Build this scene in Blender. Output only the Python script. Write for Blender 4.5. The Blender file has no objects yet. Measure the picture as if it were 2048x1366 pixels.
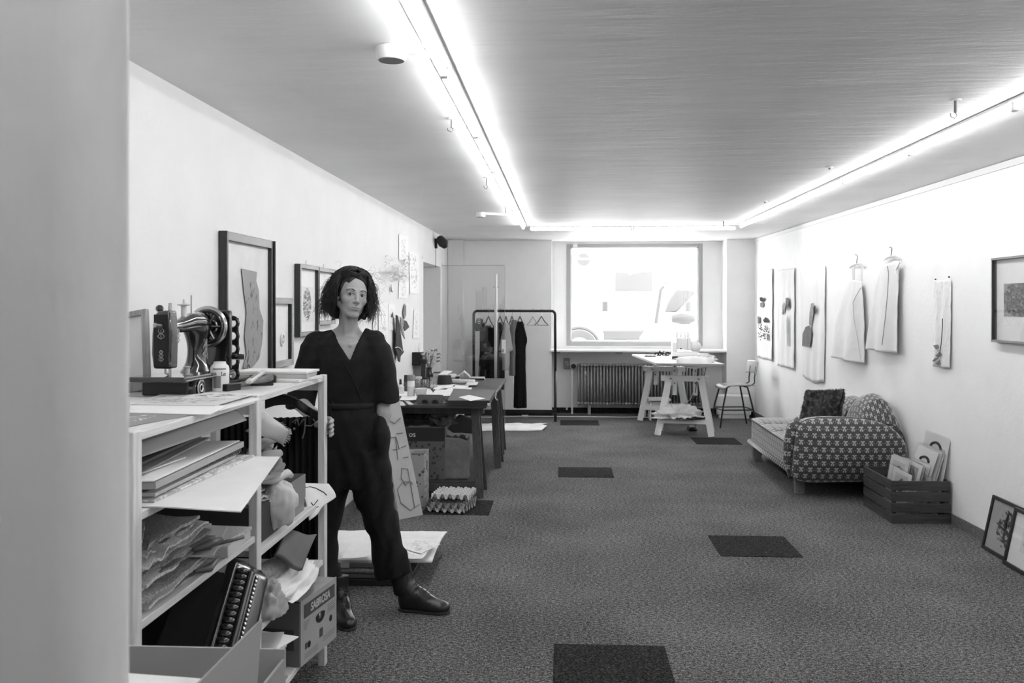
import bpy, bmesh, math, random
import numpy as np
from mathutils import Vector, Matrix, Euler
R = math.radians
PI = math.pi
sc = bpy.context.scene
col = sc.collection
random.seed(7)

# ------------------------------------------------------------------ camera, world, exposure
CAMZ, FPX, YAW, HY = 1.55, 1820.0, R(3.18), 608.0
cam_d = bpy.data.cameras.new('camera')
cam = bpy.data.objects.new('camera', cam_d); col.objects.link(cam)
cam.location = (0, 0, CAMZ); cam.rotation_euler = (R(90), 0, YAW)
cam_d.sensor_width = 36; cam_d.lens = FPX/2048*36
cam_d.shift_y = -(683-HY)/2048
cam_d.clip_start = .05; cam_d.clip_end = 300
cam_d.dof.use_dof = True; cam_d.dof.focus_distance = 4.9; cam_d.dof.aperture_fstop = 8.0
sc.camera = cam
sc.view_settings.view_transform = 'Standard'; sc.view_settings.look = 'None'
sc.view_settings.gamma = 1; sc.view_settings.use_curve_mapping = False
sc.view_settings.exposure = 1.25
world = bpy.data.worlds.new('overcast_sky'); sc.world = world; world.use_nodes = True
bg = world.node_tree.nodes['Background']
bg.inputs[0].default_value = (1, 1, 1, 1); bg.inputs[1].default_value = 6.0
TUBE = 14.5        # emission of the fluorescent tubes

# ------------------------------------------------------------------ photo pixel -> point at a known depth / height / wall
cy_, sy_ = math.cos(YAW), math.sin(YAW)
def ray(px, py):
    u = (px-1024)/FPX; v = (HY-py)/FPX
    return (u*cy_-sy_, u*sy_+cy_, v)
def atY(px, py, Y):
    r = ray(px, py); k = Y/r[1]; return Vector((r[0]*k, Y, CAMZ+r[2]*k))
def atZ(px, py, z=0.0):
    r = ray(px, py); k = (z-CAMZ)/r[2]; return Vector((r[0]*k, r[1]*k, z))
def atX(px, py, X):
    r = ray(px, py); k = X/r[0]; return Vector((X, r[1]*k, CAMZ+r[2]*k))
XL = -1.58
def atR(px, py, off=0.0):
    r = ray(px, py); k = (2.63+.0186*12.65-off)/(r[0]+.0186*r[1]); return Vector((r[0]*k, r[1]*k, CAMZ+r[2]*k))
def xr(Y): return 2.63+(12.65-Y)*.0186

# ------------------------------------------------------------------ materials (the picture is black and white)
_m = {}
def nmat(name):
    m = bpy.data.materials.new(name); m.use_nodes = True
    return m, m.node_tree.nodes, m.node_tree.links, m.node_tree.nodes['Principled BSDF']
def g(v): return (v, v, v, 1)
def coords(n, l, kind='Object', scale=(1, 1, 1), rot=(0, 0, 0), loc=(0, 0, 0)):
    tc = n.new('ShaderNodeTexCoord'); mp = n.new('ShaderNodeMapping')
    mp.inputs['Scale'].default_value = scale; mp.inputs['Rotation'].default_value = rot; mp.inputs['Location'].default_value = loc
    l.new(tc.outputs[kind], mp.inputs['Vector']); return mp.outputs[0]
def noise(n, l, v, scale, detail=4, rough=.55, dist=0):
    t = n.new('ShaderNodeTexNoise'); t.inputs['Scale'].default_value = scale; t.inputs['Detail'].default_value = detail
    t.inputs['Roughness'].default_value = rough; t.inputs['Distortion'].default_value = dist
    l.new(v, t.inputs['Vector']); return t.outputs[0]
def ramp(n, l, fac, stops, interp='LINEAR'):
    r = n.new('ShaderNodeValToRGB'); r.color_ramp.interpolation = interp
    e = r.color_ramp.elements
    e[0].position, e[0].color = stops[0][0], g(stops[0][1])
    e[1].position, e[1].color = stops[-1][0], g(stops[-1][1])
    for p, c in stops[1:-1]:
        x = e.new(p); x.color = g(c)
    l.new(fac, r.inputs[0]); return r.outputs[0]
def math_(n, l, op, a, b=None, c=None):
    m = n.new('ShaderNodeMath'); m.operation = op
    for i, x in enumerate((a, b, c)):
        if x is None: continue
        if isinstance(x, (int, float)): m.inputs[i].default_value = x
        else: l.new(x, m.inputs[i])
    return m.outputs[0]
def bump(n, l, b, h, strength, dist=.01):
    bp = n.new('ShaderNodeBump'); bp.inputs['Strength'].default_value = strength; bp.inputs['Distance'].default_value = dist
    l.new(h, bp.inputs['Height']); l.new(bp.outputs[0], b.inputs['Normal'])
def mat(name, val=.5, rough=.7, var=0, vs=8, bmp=0, bs=60, metal=0, spec=.4, coat=0, stretch=(1, 1, 1), bd=.004, kind='Object', dist=0):
    if name in _m: return _m[name]
    m, n, l, b = nmat(name)
    b.inputs['Base Color'].default_value = g(val); b.inputs['Roughness'].default_value = rough
    b.inputs['Metallic'].default_value = metal; b.inputs['Specular IOR Level'].default_value = spec
    b.inputs['Coat Weight'].default_value = coat
    if var or bmp: v = coords(n, l, kind, stretch)
    if var:
        t = noise(n, l, v, vs, dist=dist)
        l.new(ramp(n, l, t, [(.25, max(0, val*(1-var))), (.75, min(1, val*(1+var)))]), b.inputs['Base Color'])
    if bmp: bump(n, l, b, noise(n, l, v, bs), bmp, bd)
    _m[name] = m; return m
def emis(name, val, s):
    m, n, l, b = nmat(name)
    b.inputs['Base Color'].default_value = g(val); b.inputs['Emission Color'].default_value = g(1); b.inputs['Emission Strength'].default_value = s
    return m
def art(name, paper=.75, ink=.05, axes=(1, 2), scale=5, thr=.5, cen=(.5, .5), rad=(.3, .4), soft=.15, seed=0, stretch=(1, 1), mid=None, rough=.6, dist=1.2, border=0):
    """ink blotches or pencil on paper: print only"""
    if name in _m: return _m[name]
    m, n, l, b = nmat(name)
    tc = n.new('ShaderNodeTexCoord'); sp = n.new('ShaderNodeSeparateXYZ'); l.new(tc.outputs['Generated'], sp.inputs[0])
    a, c = sp.outputs[axes[0]], sp.outputs[axes[1]]
    cb = n.new('ShaderNodeCombineXYZ')
    l.new(math_(n, l, 'MULTIPLY', a, stretch[0]), cb.inputs[0]); l.new(math_(n, l, 'MULTIPLY', c, stretch[1]), cb.inputs[1]); cb.inputs[2].default_value = seed
    t = noise(n, l, cb.outputs[0], scale, 6, .65, dist)
    da = math_(n, l, 'DIVIDE', math_(n, l, 'SUBTRACT', a, cen[0]), rad[0])
    dc = math_(n, l, 'DIVIDE', math_(n, l, 'SUBTRACT', c, cen[1]), rad[1])
    d = math_(n, l, 'SQRT', math_(n, l, 'ADD', math_(n, l, 'MULTIPLY', da, da), math_(n, l, 'MULTIPLY', dc, dc)))
    mr = n.new('ShaderNodeMapRange'); l.new(d, mr.inputs[0]); mr.inputs[1].default_value = 1-soft; mr.inputs[2].default_value = 1+soft
    mr.inputs[3].default_value = 1; mr.inputs[4].default_value = 0
    f = math_(n, l, 'SUBTRACT', math_(n, l, 'ADD', t, math_(n, l, 'MULTIPLY', mr.outputs[0], .5)), .5)
    st = [(max(0, thr-.04), paper), (thr+.03, ink)] if mid is None else [(thr-.09, paper), (thr-.05, mid), (thr+.02, mid*.8), (thr+.06, ink)]
    l.new(ramp(n, l, f, st), b.inputs['Base Color']); b.inputs['Roughness'].default_value = rough
    _m[name] = m; return m
def wood(name, val, dark, axis=0, rough=.55, scale=6, spec=.3, coat=0, k=14):
    if name in _m: return _m[name]
    m, n, l, b = nmat(name)
    s = [k, k, k]; s[axis] = 1
    v = coords(n, l, 'Object', s)
    t = noise(n, l, v, scale, 5, .6, .8)
    l.new(ramp(n, l, t, [(.3, dark), (.62, val)]), b.inputs['Base Color'])
    b.inputs['Roughness'].default_value = rough; b.inputs['Specular IOR Level'].default_value = spec; b.inputs['Coat Weight'].default_value = coat
    bump(n, l, b, t, .15, .002); _m[name] = m; return m
def glassy(name, tint=1.0, rough=0.0, alpha=.1):
    """clear sheet: mostly see-through with a soft reflection"""
    if name in _m: return _m[name]
    m, n, l, b = nmat(name)
    tr = n.new('ShaderNodeBsdfTransparent'); tr.inputs[0].default_value = g(tint)
    gl = n.new('ShaderNodeBsdfGlossy'); gl.inputs[0].default_value = g(1); gl.inputs['Roughness'].default_value = rough
    mx = n.new('ShaderNodeMixShader'); mx.inputs[0].default_value = alpha
    l.new(tr.outputs[0], mx.inputs[1]); l.new(gl.outputs[0], mx.inputs[2]); l.new(mx.outputs[0], n['Material Output'].inputs[0])
    _m[name] = m; return m
def veil(name, val=.8, alpha=.5):
    if name in _m: return _m[name]
    m, n, l, b = nmat(name)
    b.inputs['Base Color'].default_value = g(val); b.inputs['Roughness'].default_value = .9
    v = coords(n, l, 'Object'); t = noise(n, l, v, 12, 4)
    l.new(ramp(n, l, t, [(.3, max(0, alpha-.18)), (.7, min(1, alpha+.18))]), b.inputs['Alpha'])
    _m[name] = m; return m

# ------------------------------------------------------------------ mesh builder
def wm(o):
    M = o.matrix_basis.copy()
    while o.parent: o = o.parent; M = o.matrix_basis @ M
    return M
class MB:
    def __init__(s, M=None): s.V = []; s.F = []; s.mi = []; s.k = 0; s.M = M; s.uv = []
    def add(s, vs, fs, uvs=None):
        o = len(s.V)
        s.V += [(s.M @ Vector(v)) if s.M else Vector(v) for v in vs]
        s.F += [[i+o for i in f] for f in fs]; s.mi += [s.k]*len(fs)
    def box(s, c, d, rot=None, rz=0):
        x, y, z = d[0]/2, d[1]/2, d[2]/2
        vs = [Vector((a*x, b*y, e*z)) for e in (-1, 1) for b in (-1, 1) for a in (-1, 1)]
        Q = rot if rot is not None else (Matrix.Rotation(rz, 3, 'Z') if rz else None)
        c = Vector(c)
        vs = [(Q @ v if Q is not None else v)+c for v in vs]
        s.add(vs, [(0, 2, 3, 1), (4, 5, 7, 6), (0, 1, 5, 4), (2, 6, 7, 3), (0, 4, 6, 2), (1, 3, 7, 5)]); return s
    def b2(s, x0, x1, y0, y1, z0, z1): return s.box(((x0+x1)/2, (y0+y1)/2, (z0+z1)/2), (abs(x1-x0), abs(y1-y0), abs(z1-z0)))
    def beam(s, p, q, w, h, up=(0, 0, 1)):
        """rectangular bar p->q, w across, h along 'up'"""
        p, q = Vector(p), Vector(q); d = (q-p); L = d.length; d.normalize(); u = Vector(up)
        a = d.cross(u).normalized(); b = a.cross(d).normalized()
        vs = [p+a*i*w/2+b*j*h/2+d*t for t in (0, L) for j in (-1, 1) for i in (-1, 1)]
        s.add(vs, [(0, 1, 3, 2), (4, 6, 7, 5), (0, 4, 5, 1), (2, 3, 7, 6), (0, 2, 6, 4), (1, 5, 7, 3)]); return s
    def tube(s, pts, r, n=8, cap=True):
        P = [Vector(p) for p in pts]; m = len(P)
        rr = r if isinstance(r, (list, tuple)) else [r]*m
        T = [(P[min(i+1, m-1)]-P[max(i-1, 0)]).normalized() for i in range(m)]
        up = Vector((0, 0, 1)) if abs(T[0].z) < .9 else Vector((1, 0, 0))
        a = T[0].cross(up).normalized(); vs = []
        for i in range(m):
            a = (a-T[i]*a.dot(T[i])).normalized(); b = T[i].cross(a)
            for j in range(n):
                t = 2*PI*j/n; vs.append(P[i]+(a*math.cos(t)+b*math.sin(t))*rr[i])
        fs = [(i*n+j, i*n+(j+1) % n, (i+1)*n+(j+1) % n, (i+1)*n+j) for i in range(m-1) for j in range(n)]
        if cap: fs += [tuple(range(n))[::-1], tuple(range((m-1)*n, m*n))]
        s.add(vs, fs); return s
    def cyl(s, p, q, r0, r1=None, n=14): return s.tube([p, q], [r0, r0 if r1 is None else r1], n)
    def lathe(s, c, prof, n=20, axis='Z'):
        c = Vector(c); vs = []; m = len(prof)
        for r, z in prof:
            for j in range(n):
                t = 2*PI*j/n; a, b = r*math.cos(t), r*math.sin(t)
                v = (a, b, z) if axis == 'Z' else ((z, a, b) if axis == 'X' else (b, z, a))
                vs.append(c+Vector(v))
        fs = [(i*n+j, i*n+(j+1) % n, (i+1)*n+(j+1) % n, (i+1)*n+j) for i in range(m-1) for j in range(n)]
        if prof[0][0] > 1e-5: fs.append(tuple(range(n))[::-1])
        if prof[-1][0] > 1e-5: fs.append(tuple(range((m-1)*n, m*n)))
        s.add(vs, fs); return s
    def ell(s, c, r, n=14, rot=None):
        r = (r, r, r) if isinstance(r, (int, float)) else r; c = Vector(c); vs = []; m = n//2+1
        for i in range(m):
            p = PI*i/(m-1)
            for j in range(n):
                t = 2*PI*j/n
                v = Vector((r[0]*math.sin(p)*math.cos(t), r[1]*math.sin(p)*math.sin(t), -r[2]*math.cos(p)))
                vs.append(c+(rot @ v if rot is not None else v))
        s.add(vs, [(i*n+j, i*n+(j+1) % n, (i+1)*n+(j+1) % n, (i+1)*n+j) for i in range(m-1) for j in range(n)]); return s
    def torus(s, c, Rr, r, axis='Z', n=28, k=8, arc=1.0, rot=None):
        c = Vector(c); pts = []
        nn = n if arc >= 1 else n+1
        vs = []
        for i in range(nn):
            t = 2*PI*arc*i/n
            for j in range(k):
                p = 2*PI*j/k; a = (Rr+r*math.cos(p)); x, y, z = a*math.cos(t), a*math.sin(t), r*math.sin(p)
                v = Vector((x, y, z) if axis == 'Z' else ((z, x, y) if axis == 'X' else (x, z, y)))
                vs.append(c+(rot @ v if rot is not None else v))
        fs = []
        for i in range(n):
            i2 = (i+1) % nn if arc >= 1 else i+1
            fs += [(i*k+j, i2*k+j, i2*k+(j+1) % k, i*k+(j+1) % k) for j in range(k)]
        s.add(vs, fs); return s
    def prism(s, poly, o, u, v, th):
        """2-D polygon on the plane o,u,v pushed th along u x v (both ways half)"""
        o, u, v = Vector(o), Vector(u), Vector(v); nn = u.cross(v).normalized()*th/2; k = len(poly)
        vs = [o+u*a+v*b-nn for a, b in poly]+[o+u*a+v*b+nn for a, b in poly]
        s.add(vs, [tuple(range(k))[::-1], tuple(range(k, 2*k))]+[(i, (i+1) % k, k+(i+1) % k, k+i) for i in range(k)]); return s
    def poly(s, pts, th, nrm=None):
        P = [Vector(p) for p in pts]
        nn = (Vector(nrm) if nrm else (P[1]-P[0]).cross(P[2]-P[0])).normalized()*th; k = len(P)
        s.add(P+[p+nn for p in P], [tuple(range(k))[::-1], tuple(range(k, 2*k))]+[(i, (i+1) % k, k+(i+1) % k, k+i) for i in range(k)]); return s
    def grid(s, fn, nu, nv, th=0.0, close_u=False):
        P = [[Vector(fn(i/(nu if close_u else nu-1), j/(nv-1))) for j in range(nv)] for i in range(nu)]
        vs = [p for r_ in P for p in r_]
        nn = nu if close_u else nu-1
        q = [(i*nv+j, ((i+1) % nu)*nv+j, ((i+1) % nu)*nv+j+1, i*nv+j+1) for i in range(nn) for j in range(nv-1)]
        if th:
            N = []
            for i in range(nu):
                for j in range(nv):
                    i0, i1 = (max(i-1, 0), min(i+1, nu-1)) if not close_u else ((i-1) % nu, (i+1) % nu)
                    a = P[i1][j]-P[i0][j]; b = P[i][min(j+1, nv-1)]-P[i][max(j-1, 0)]
                    c = a.cross(b); N.append(c.normalized() if c.length > 1e-12 else Vector((0, 0, 1)))
            o = len(vs); vs2 = [p-m*th for p, m in zip(vs, N)]; vs = vs+vs2
            q2 = [tuple(o+i for i in f[::-1]) for f in q]
            e = []
            for i in range(nn):
                i2 = (i+1) % nu
                e += [(i2*nv, i*nv, o+i*nv, o+i2*nv), (i*nv+nv-1, i2*nv+nv-1, o+i2*nv+nv-1, o+i*nv+nv-1)]
            if not close_u:
                for j in range(nv-1): e += [(j, j+1, o+j+1, o+j), ((nu-1)*nv+j+1, (nu-1)*nv+j, o+(nu-1)*nv+j, o+(nu-1)*nv+j+1)]
            q = q+q2+e
        s.add(vs, q); return s
    def mesh(s, name, inv=None, smooth=False, uvm=None):
        me = bpy.data.meshes.new(name)
        V = [tuple(inv @ v) if inv is not None else tuple(v) for v in s.V]
        me.from_pydata(V, [], s.F)
        if s.k: me.polygons.foreach_set('material_index', s.mi)
        if smooth:
            me.polygons.foreach_set('use_smooth', [True]*len(me.polygons))
            if smooth != 'all': me.set_sharp_from_angle(angle=R(40 if smooth is True else smooth))
        if uvm:   # box-projected uv in metres * uvm
            uv = me.uv_layers.new(name='UVMap')
            for p in me.polygons:
                nx, ny, nz = [abs(c) for c in p.normal]
                for li in p.loop_indices:
                    v = V[me.loops[li].vertex_index]
                    w = (v[1], v[2]) if nx >= ny and nx >= nz else ((v[0], v[2]) if ny >= nz else (v[0], v[1]))
                    uv.data[li].uv = (w[0]*uvm, w[1]*uvm)
        me.validate(); return me
    def obj(s, name, m, parent=None, world=False, smooth=False, bev=0, label=None, sub=0, kind=None, uvm=None, segs=2):
        inv = wm(parent).inverted() if (parent is not None and world) else None
        me = s.mesh(name, inv, smooth or bool(bev), uvm)
        for x in (m if isinstance(m, (list, tuple)) else [m]): me.materials.append(x)
        o = bpy.data.objects.new(name, me); col.objects.link(o)
        if parent is not None: o.parent = parent
        if bev:
            b = o.modifiers.new('bevel', 'BEVEL'); b.width = bev; b.segments = segs; b.limit_method = 'ANGLE'; b.angle_limit = R(35); b.harden_normals = False
        if sub:
            b = o.modifiers.new('sub', 'SUBSURF'); b.levels = b.render_levels = sub
        if label: o['label'] = label
        if kind: o['kind'] = kind
        return o
def tag(o, label, cat, group=None, kind=None):
    o['label'] = label; o['category'] = cat
    if group: o['group'] = group
    if kind: o['kind'] = kind
    return o
def thing(name, label, cat, loc=(0, 0, 0), rz=0, group=None, rot=None):
    o = bpy.data.objects.new(name, None); col.objects.link(o); o.empty_display_size = .05
    o.location = loc; o.rotation_euler = rot if rot else (0, 0, rz)
    return tag(o, label, cat, group)
def one(mb, name, m, label, cat, group=None, loc=None, rz=0, rot=None, **k):
    """a thing that is one mesh. loc None: vertices are in world space, origin moved to the base"""
    if loc is None:
        xs = [v.x for v in mb.V]; ys = [v.y for v in mb.V]; zs = [v.z for v in mb.V]
        c = Vector(((min(xs)+max(xs))/2, (min(ys)+max(ys))/2, min(zs)))
        mb.V = [v-c for v in mb.V]; loc = c
    o = mb.obj(name, m, None, **k); o.location = loc; o.rotation_euler = rot if rot else (0, 0, rz)
    return tag(o, label, cat, group)
def struct(mb, name, m, parent=None, **k):
    o = mb.obj(name, m, parent, **k)
    if parent is None: o['kind'] = 'structure'
    return o
def dup(root, loc=None, rz=None, label=None, group=None, rot=None):
    def cp(o, par):
        c = o.copy(); col.objects.link(c); c.parent = par
        for ch in o.children: cp(ch, c)
        return c
    kids = list(root.children)
    r = root.copy(); col.objects.link(r)
    for ch in kids: cp(ch, r)
    if loc is not None: r.location = loc
    if rot is not None: r.rotation_euler = rot
    elif rz is not None: r.rotation_euler = (0, 0, rz)
    if label: r['label'] = label
    if group: r['group'] = group
    return r
def text(s, size, M, m, parent, name='lettering', ext=.0004, spacing=1.0, shear=0, bold=0):
    """flat lettering, M places the text plane (x right, y up) in the parent's frame"""
    cu = bpy.data.curves.new('t', 'FONT'); cu.body = s; cu.size = size; cu.extrude = ext; cu.align_x = 'CENTER'; cu.align_y = 'CENTER'
    cu.space_character = spacing; cu.shear = shear; cu.offset = bold; cu.resolution_u = 4
    t = bpy.data.objects.new('t', cu); col.objects.link(t)
    dg = bpy.context.evaluated_depsgraph_get(); me = bpy.data.meshes.new_from_object(t.evaluated_get(dg))
    bpy.data.objects.remove(t); me.transform(M); me.materials.clear(); me.materials.append(m); me.name = name
    o = bpy.data.objects.new(name, me); col.objects.link(o); o.parent = parent; return o
def frameM(o, x, y):
    x = Vector(x).normalized(); y = Vector(y).normalized(); z = x.cross(y)
    return Matrix(((x[0], y[0], z[0], o[0]), (x[1], y[1], z[1], o[1]), (x[2], y[2], z[2], o[2]), (0, 0, 0, 1)))
def fbm(x, y=0.0, z=0.0):
    from mathutils import noise as N
    return N.fractal(Vector((x, y, z)), 1.0, 2.0, 3)

# common materials
WHITE = mat('white_paint', .8, .6, var=.03, vs=3, bmp=.25, bs=90)
PINE = wood('pine', .74, .56, axis=1, scale=5)
PINEZ = wood('pine_upright', .74, .56, axis=2, scale=5)
PAPER = mat('white_paper', .8, .7, var=.04, vs=10)
PAPER2 = mat('cream_paper', .6, .75, var=.1, vs=12)
GREYP = mat('grey_card', .3, .8, var=.12, vs=10)
CARD = mat('cardboard', .34, .85, var=.08, vs=20)
CARDD = mat('dark_cardboard', .17, .85, var=.1, vs=15)
BLACK = mat('matt_black', .02, .6, var=.2, vs=20)
GLOSS = mat('gloss_black', .012, .18, spec=.6, coat=.5)
BLKF = mat('black_cloth', .012, .95, var=.4, vs=30, spec=.1)
STEEL = mat('steel', .55, .25, metal=1)
CHROME = mat('chrome', .8, .12, metal=1)
WPLAS = mat('white_plastic', .8, .35)
CLOTHW = mat('white_cloth', .8, .95, var=.05, vs=14, bmp=.3, bs=300, bd=.001)
CLOTHG = mat('grey_cloth', .35, .95, var=.1, vs=14, bmp=.3, bs=300, bd=.001)
CLOTHL = mat('pale_cloth', .6, .95, var=.08, vs=10, bmp=.3, bs=300, bd=.001)
INK = mat('ink', .03, .8)
# ================================================================== room shell
CEIL = 2.44; YB = 12.65; YN = 13.0; NX0, NX1 = -.15, 2.25
# carpet
m, n, l, b = nmat('grey_loop_carpet')
v = coords(n, l, 'Object'); t1 = noise(n, l, v, 150, 2, .6); t2 = noise(n, l, coords(n, l, 'Object', (1, 1.5, 1)), 52, 3, .75); t3 = noise(n, l, v, 1.3, 2)
t = math_(n, l, 'ADD', math_(n, l, 'MULTIPLY', t1, .5), math_(n, l, 'MULTIPLY', t2, .5))
t = math_(n, l, 'ADD', t, math_(n, l, 'MULTIPLY', math_(n, l, 'SUBTRACT', t3, .5), .10))
l.new(ramp(n, l, t, [(.40, .018), (.5, .10), (.60, .30)]), b.inputs['Base Color']); b.inputs['Roughness'].default_value = 1; b.inputs['Specular IOR Level'].default_value = .15
bump(n, l, b, t, .6, .006); CARPET = m
m, n, l, b = nmat('dark_carpet')
v = coords(n, l, 'Object'); t = noise(n, l, v, 110, 3, .75)
l.new(ramp(n, l, t, [(.38, .008), (.5, .02), (.62, .07)]), b.inputs['Base Color']); b.inputs['Roughness'].default_value = 1; b.inputs['Specular IOR Level'].default_value = .1
bump(n, l, b, t, .6, .006); DCARPET = m
m, n, l, b = nmat('speckled_skirting')
v = coords(n, l, 'Object'); t = noise(n, l, v, 300, 2, .7)
l.new(ramp(n, l, t, [(.42, .03), (.6, .28)]), b.inputs['Base Color']); b.inputs['Roughness'].default_value = 1; SKIRT = m
floor = struct(MB().b2(-2.2, 3.0, -1.7, 13.05, -.1, 0), 'floor', CARPET)
for (x, y) in [(-.04, 3.65), (.97, 5.65), (-.04, 8.15), (1.48, 10.15), (-.03, 11.65), (-1.04, 6.65)]:
    MB().b2(x, x+.5, y, y+.5, .0, .003).obj('carpet_tile', DCARPET, floor)
lt = MB(); rl_ = random.Random(31)
for i in range(90):
    x, y = rl_.uniform(-.9, 2.5), rl_.uniform(3.6, 11); r_ = rl_.uniform(.002, .005); a_ = rl_.random()*3
    lt.add([(x+r_*math.cos(a_), y+r_*math.sin(a_), .004), (x+r_*.6*math.cos(a_+2), y+r_*.6*math.sin(a_+2), .005), (x+r_*math.cos(a_+4), y+r_*math.sin(a_+4), .004)], [(0, 1, 2)])
one(lt, 'lint', PAPER, 'scattered white lint and thread scraps on the grey carpet', 'lint', kind='stuff')
# walls
m, n, l, b = nmat('rough_plaster')
v = coords(n, l, 'Object'); t1 = noise(n, l, v, 3, 4); t2 = noise(n, l, v, 55, 4, .6)
l.new(ramp(n, l, t1, [(.3, .77), (.7, .81)]), b.inputs['Base Color']); b.inputs['Roughness'].default_value = .85
bump(n, l, b, math_(n, l, 'ADD', t1, math_(n, l, 'MULTIPLY', t2, .25)), .22, .02); WALLM = m
m, n, l, b = nmat('grey_plaster')
v = coords(n, l, 'Object'); t2 = noise(n, l, coords(n, l, 'Object', (1, 1, .4)), 9, 4, .6)
b.inputs['Base Color'].default_value = g(.74); b.inputs['Roughness'].default_value = .9
bump(n, l, b, t2, .22, .03); PIERM = m
m, n, l, b = nmat('ceiling_plaster')
v = coords(n, l, 'Object'); t1 = noise(n, l, coords(n, l, 'Object', (1.0, 4.5, 1)), 1.3, 4, .6); t2 = noise(n, l, v, 40, 5, .6); t3 = noise(n, l, v, 2, 3)
l.new(ramp(n, l, t3, [(.3, .76), (.7, .82)]), b.inputs['Base Color']); b.inputs['Roughness'].default_value = .5; b.inputs['Specular IOR Level'].default_value = .4
bump(n, l, b, math_(n, l, 'ADD', t1, math_(n, l, 'MULTIPLY', t2, .07)), .17, .05); CEILM = m
BRIGHTW = mat('brightened_wall_paint', .9, .85, var=.03, vs=3, bmp=.2, bs=50)  # whitened past the other walls to stand in for missing light
DY0, DY1, DZ = 10.27, 11.72, 2.03
wl = MB().b2(XL-.5, XL, .8, DY0, 0, CEIL).b2(XL-.5, XL, DY1, 13.05, 0, CEIL).b2(XL-.5, XL, DY0, DY1, DZ, CEIL)
struct(wl, 'wall_left', WALLM)
dr = struct(MB().b2(XL-.46, XL-.42, DY0+.005, DY1-.005, .005, DZ-.005), 'door_1', BRIGHTW)
MB().tube([(XL-.41, DY0+.15, 1.02), (XL-.37, DY0+.15, 1.02), (XL-.37, DY0+.27, 1.02)], .009).obj('door_handle', STEEL, dr)
struct(MB().b2(XL-.5, 3.1, -1.8, -1.6, 0, CEIL), 'wall_behind', WALLM)
struct(MB().b2(XL-.6, XL-.5, -1.6, .8, 0, CEIL), 'wall_left_front', WALLM)
# pier beside the camera: rounded plaster corner
pr = MB(); pts = [(-2.1, .80), (-.46, .80)]
for i in range(7):
    a = -PI/2+i*R(115)/6; pts.append((-.4575+.042*math.cos(a), .842+.042*math.sin(a)))
pts += [(-.58, .95), (-2.1, .95)]
pr.poly([(x, y, 0) for x, y in pts], CEIL, (0, 0, 1)); struct(pr, 'wall_front', PIERM, smooth=50)
wr = MB(); wr.poly([(xr(-1.7), -1.7, 0), (xr(-1.7)+.15, -1.7, 0), (xr(13.05)+.15, 13.05, 0), (xr(13.05), 13.05, 0)], CEIL, (0, 0, 1))
WALLR = WALLM.copy(); WALLR.name = 'lightened_plaster'  # light lacking on this wall is put into a paler plaster copy
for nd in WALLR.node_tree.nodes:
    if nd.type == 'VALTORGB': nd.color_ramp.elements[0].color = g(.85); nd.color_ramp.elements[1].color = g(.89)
struct(wr, 'wall_right', WALLR)
wb = MB().b2(XL, NX0, YB, 13.4, 0, CEIL).b2(NX1, 2.63, YB, 13.4, 0, CEIL)
struct(wb, 'wall_back', BRIGHTW)
WX0, WX1, WZ0, WZ1 = atY(1133, 600, YN).x, atY(1405, 600, YN).x, .955, 2.405
wn = MB().b2(NX0, WX0, YN, YN+.2, 0, CEIL).b2(WX1, NX1, YN, YN+.2, 0, CEIL).b2(WX0, WX1, YN, YN+.2, 0, WZ0).b2(WX0, WX1, YN, YN+.2, WZ1, CEIL)
struct(wn, 'wall_niche', WHITE)
struct(MB().b2(-2.2, 3.1, -1.8, 13.4, CEIL, CEIL+.12), 'ceiling', CEILM)
# boxed-in corner column at the back left
struct(MB().b2(XL+.002, atY(926, 600, 12.45).x, 12.45, YB, 0, CEIL), 'trim_1', WHITE, bev=.01)
rl = MB(); rl.poly([(xr(-1.5)-.012, -1.5, CEIL-.045), (xr(-1.5)-.001, -1.5, CEIL-.045), (xr(12.64)-.001, 12.64, CEIL-.045), (xr(12.64)-.012, 12.64, CEIL-.045)], .040, (0, 0, 1))
struct(rl, 'trim_2', WHITE)
struct(MB().b2(XL, NX0, YB-.012, YB-.001, CEIL-.012, CEIL-.001), 'trim_3', WHITE)
struct(MB().b2(XL+.001, XL+.011, .96, DY0, 0, .075), 'baseboard_left', SKIRT)
bb = MB(); bb.poly([(xr(-1.5)-.011, -1.5, 0), (xr(-1.5)-.001, -1.5, 0), (xr(12.64)-.001, 12.64, 0), (xr(12.64)-.011, 12.64, 0)], .072, (0, 0, 1))
struct(bb, 'baseboard_right', SKIRT)
struct(MB().b2(XL+.01, NX0, YB-.012, YB-.001, 0, .075).b2(NX0, NX1, YN-.012, YN-.001, 0, .075).b2(NX0-.001, NX0+.011, YB, YN, 0, .075)
       .b2(NX1, 2.62, YB-.012, YB-.001, 0, .075), 'baseboard_back', DCARPET)
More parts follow.
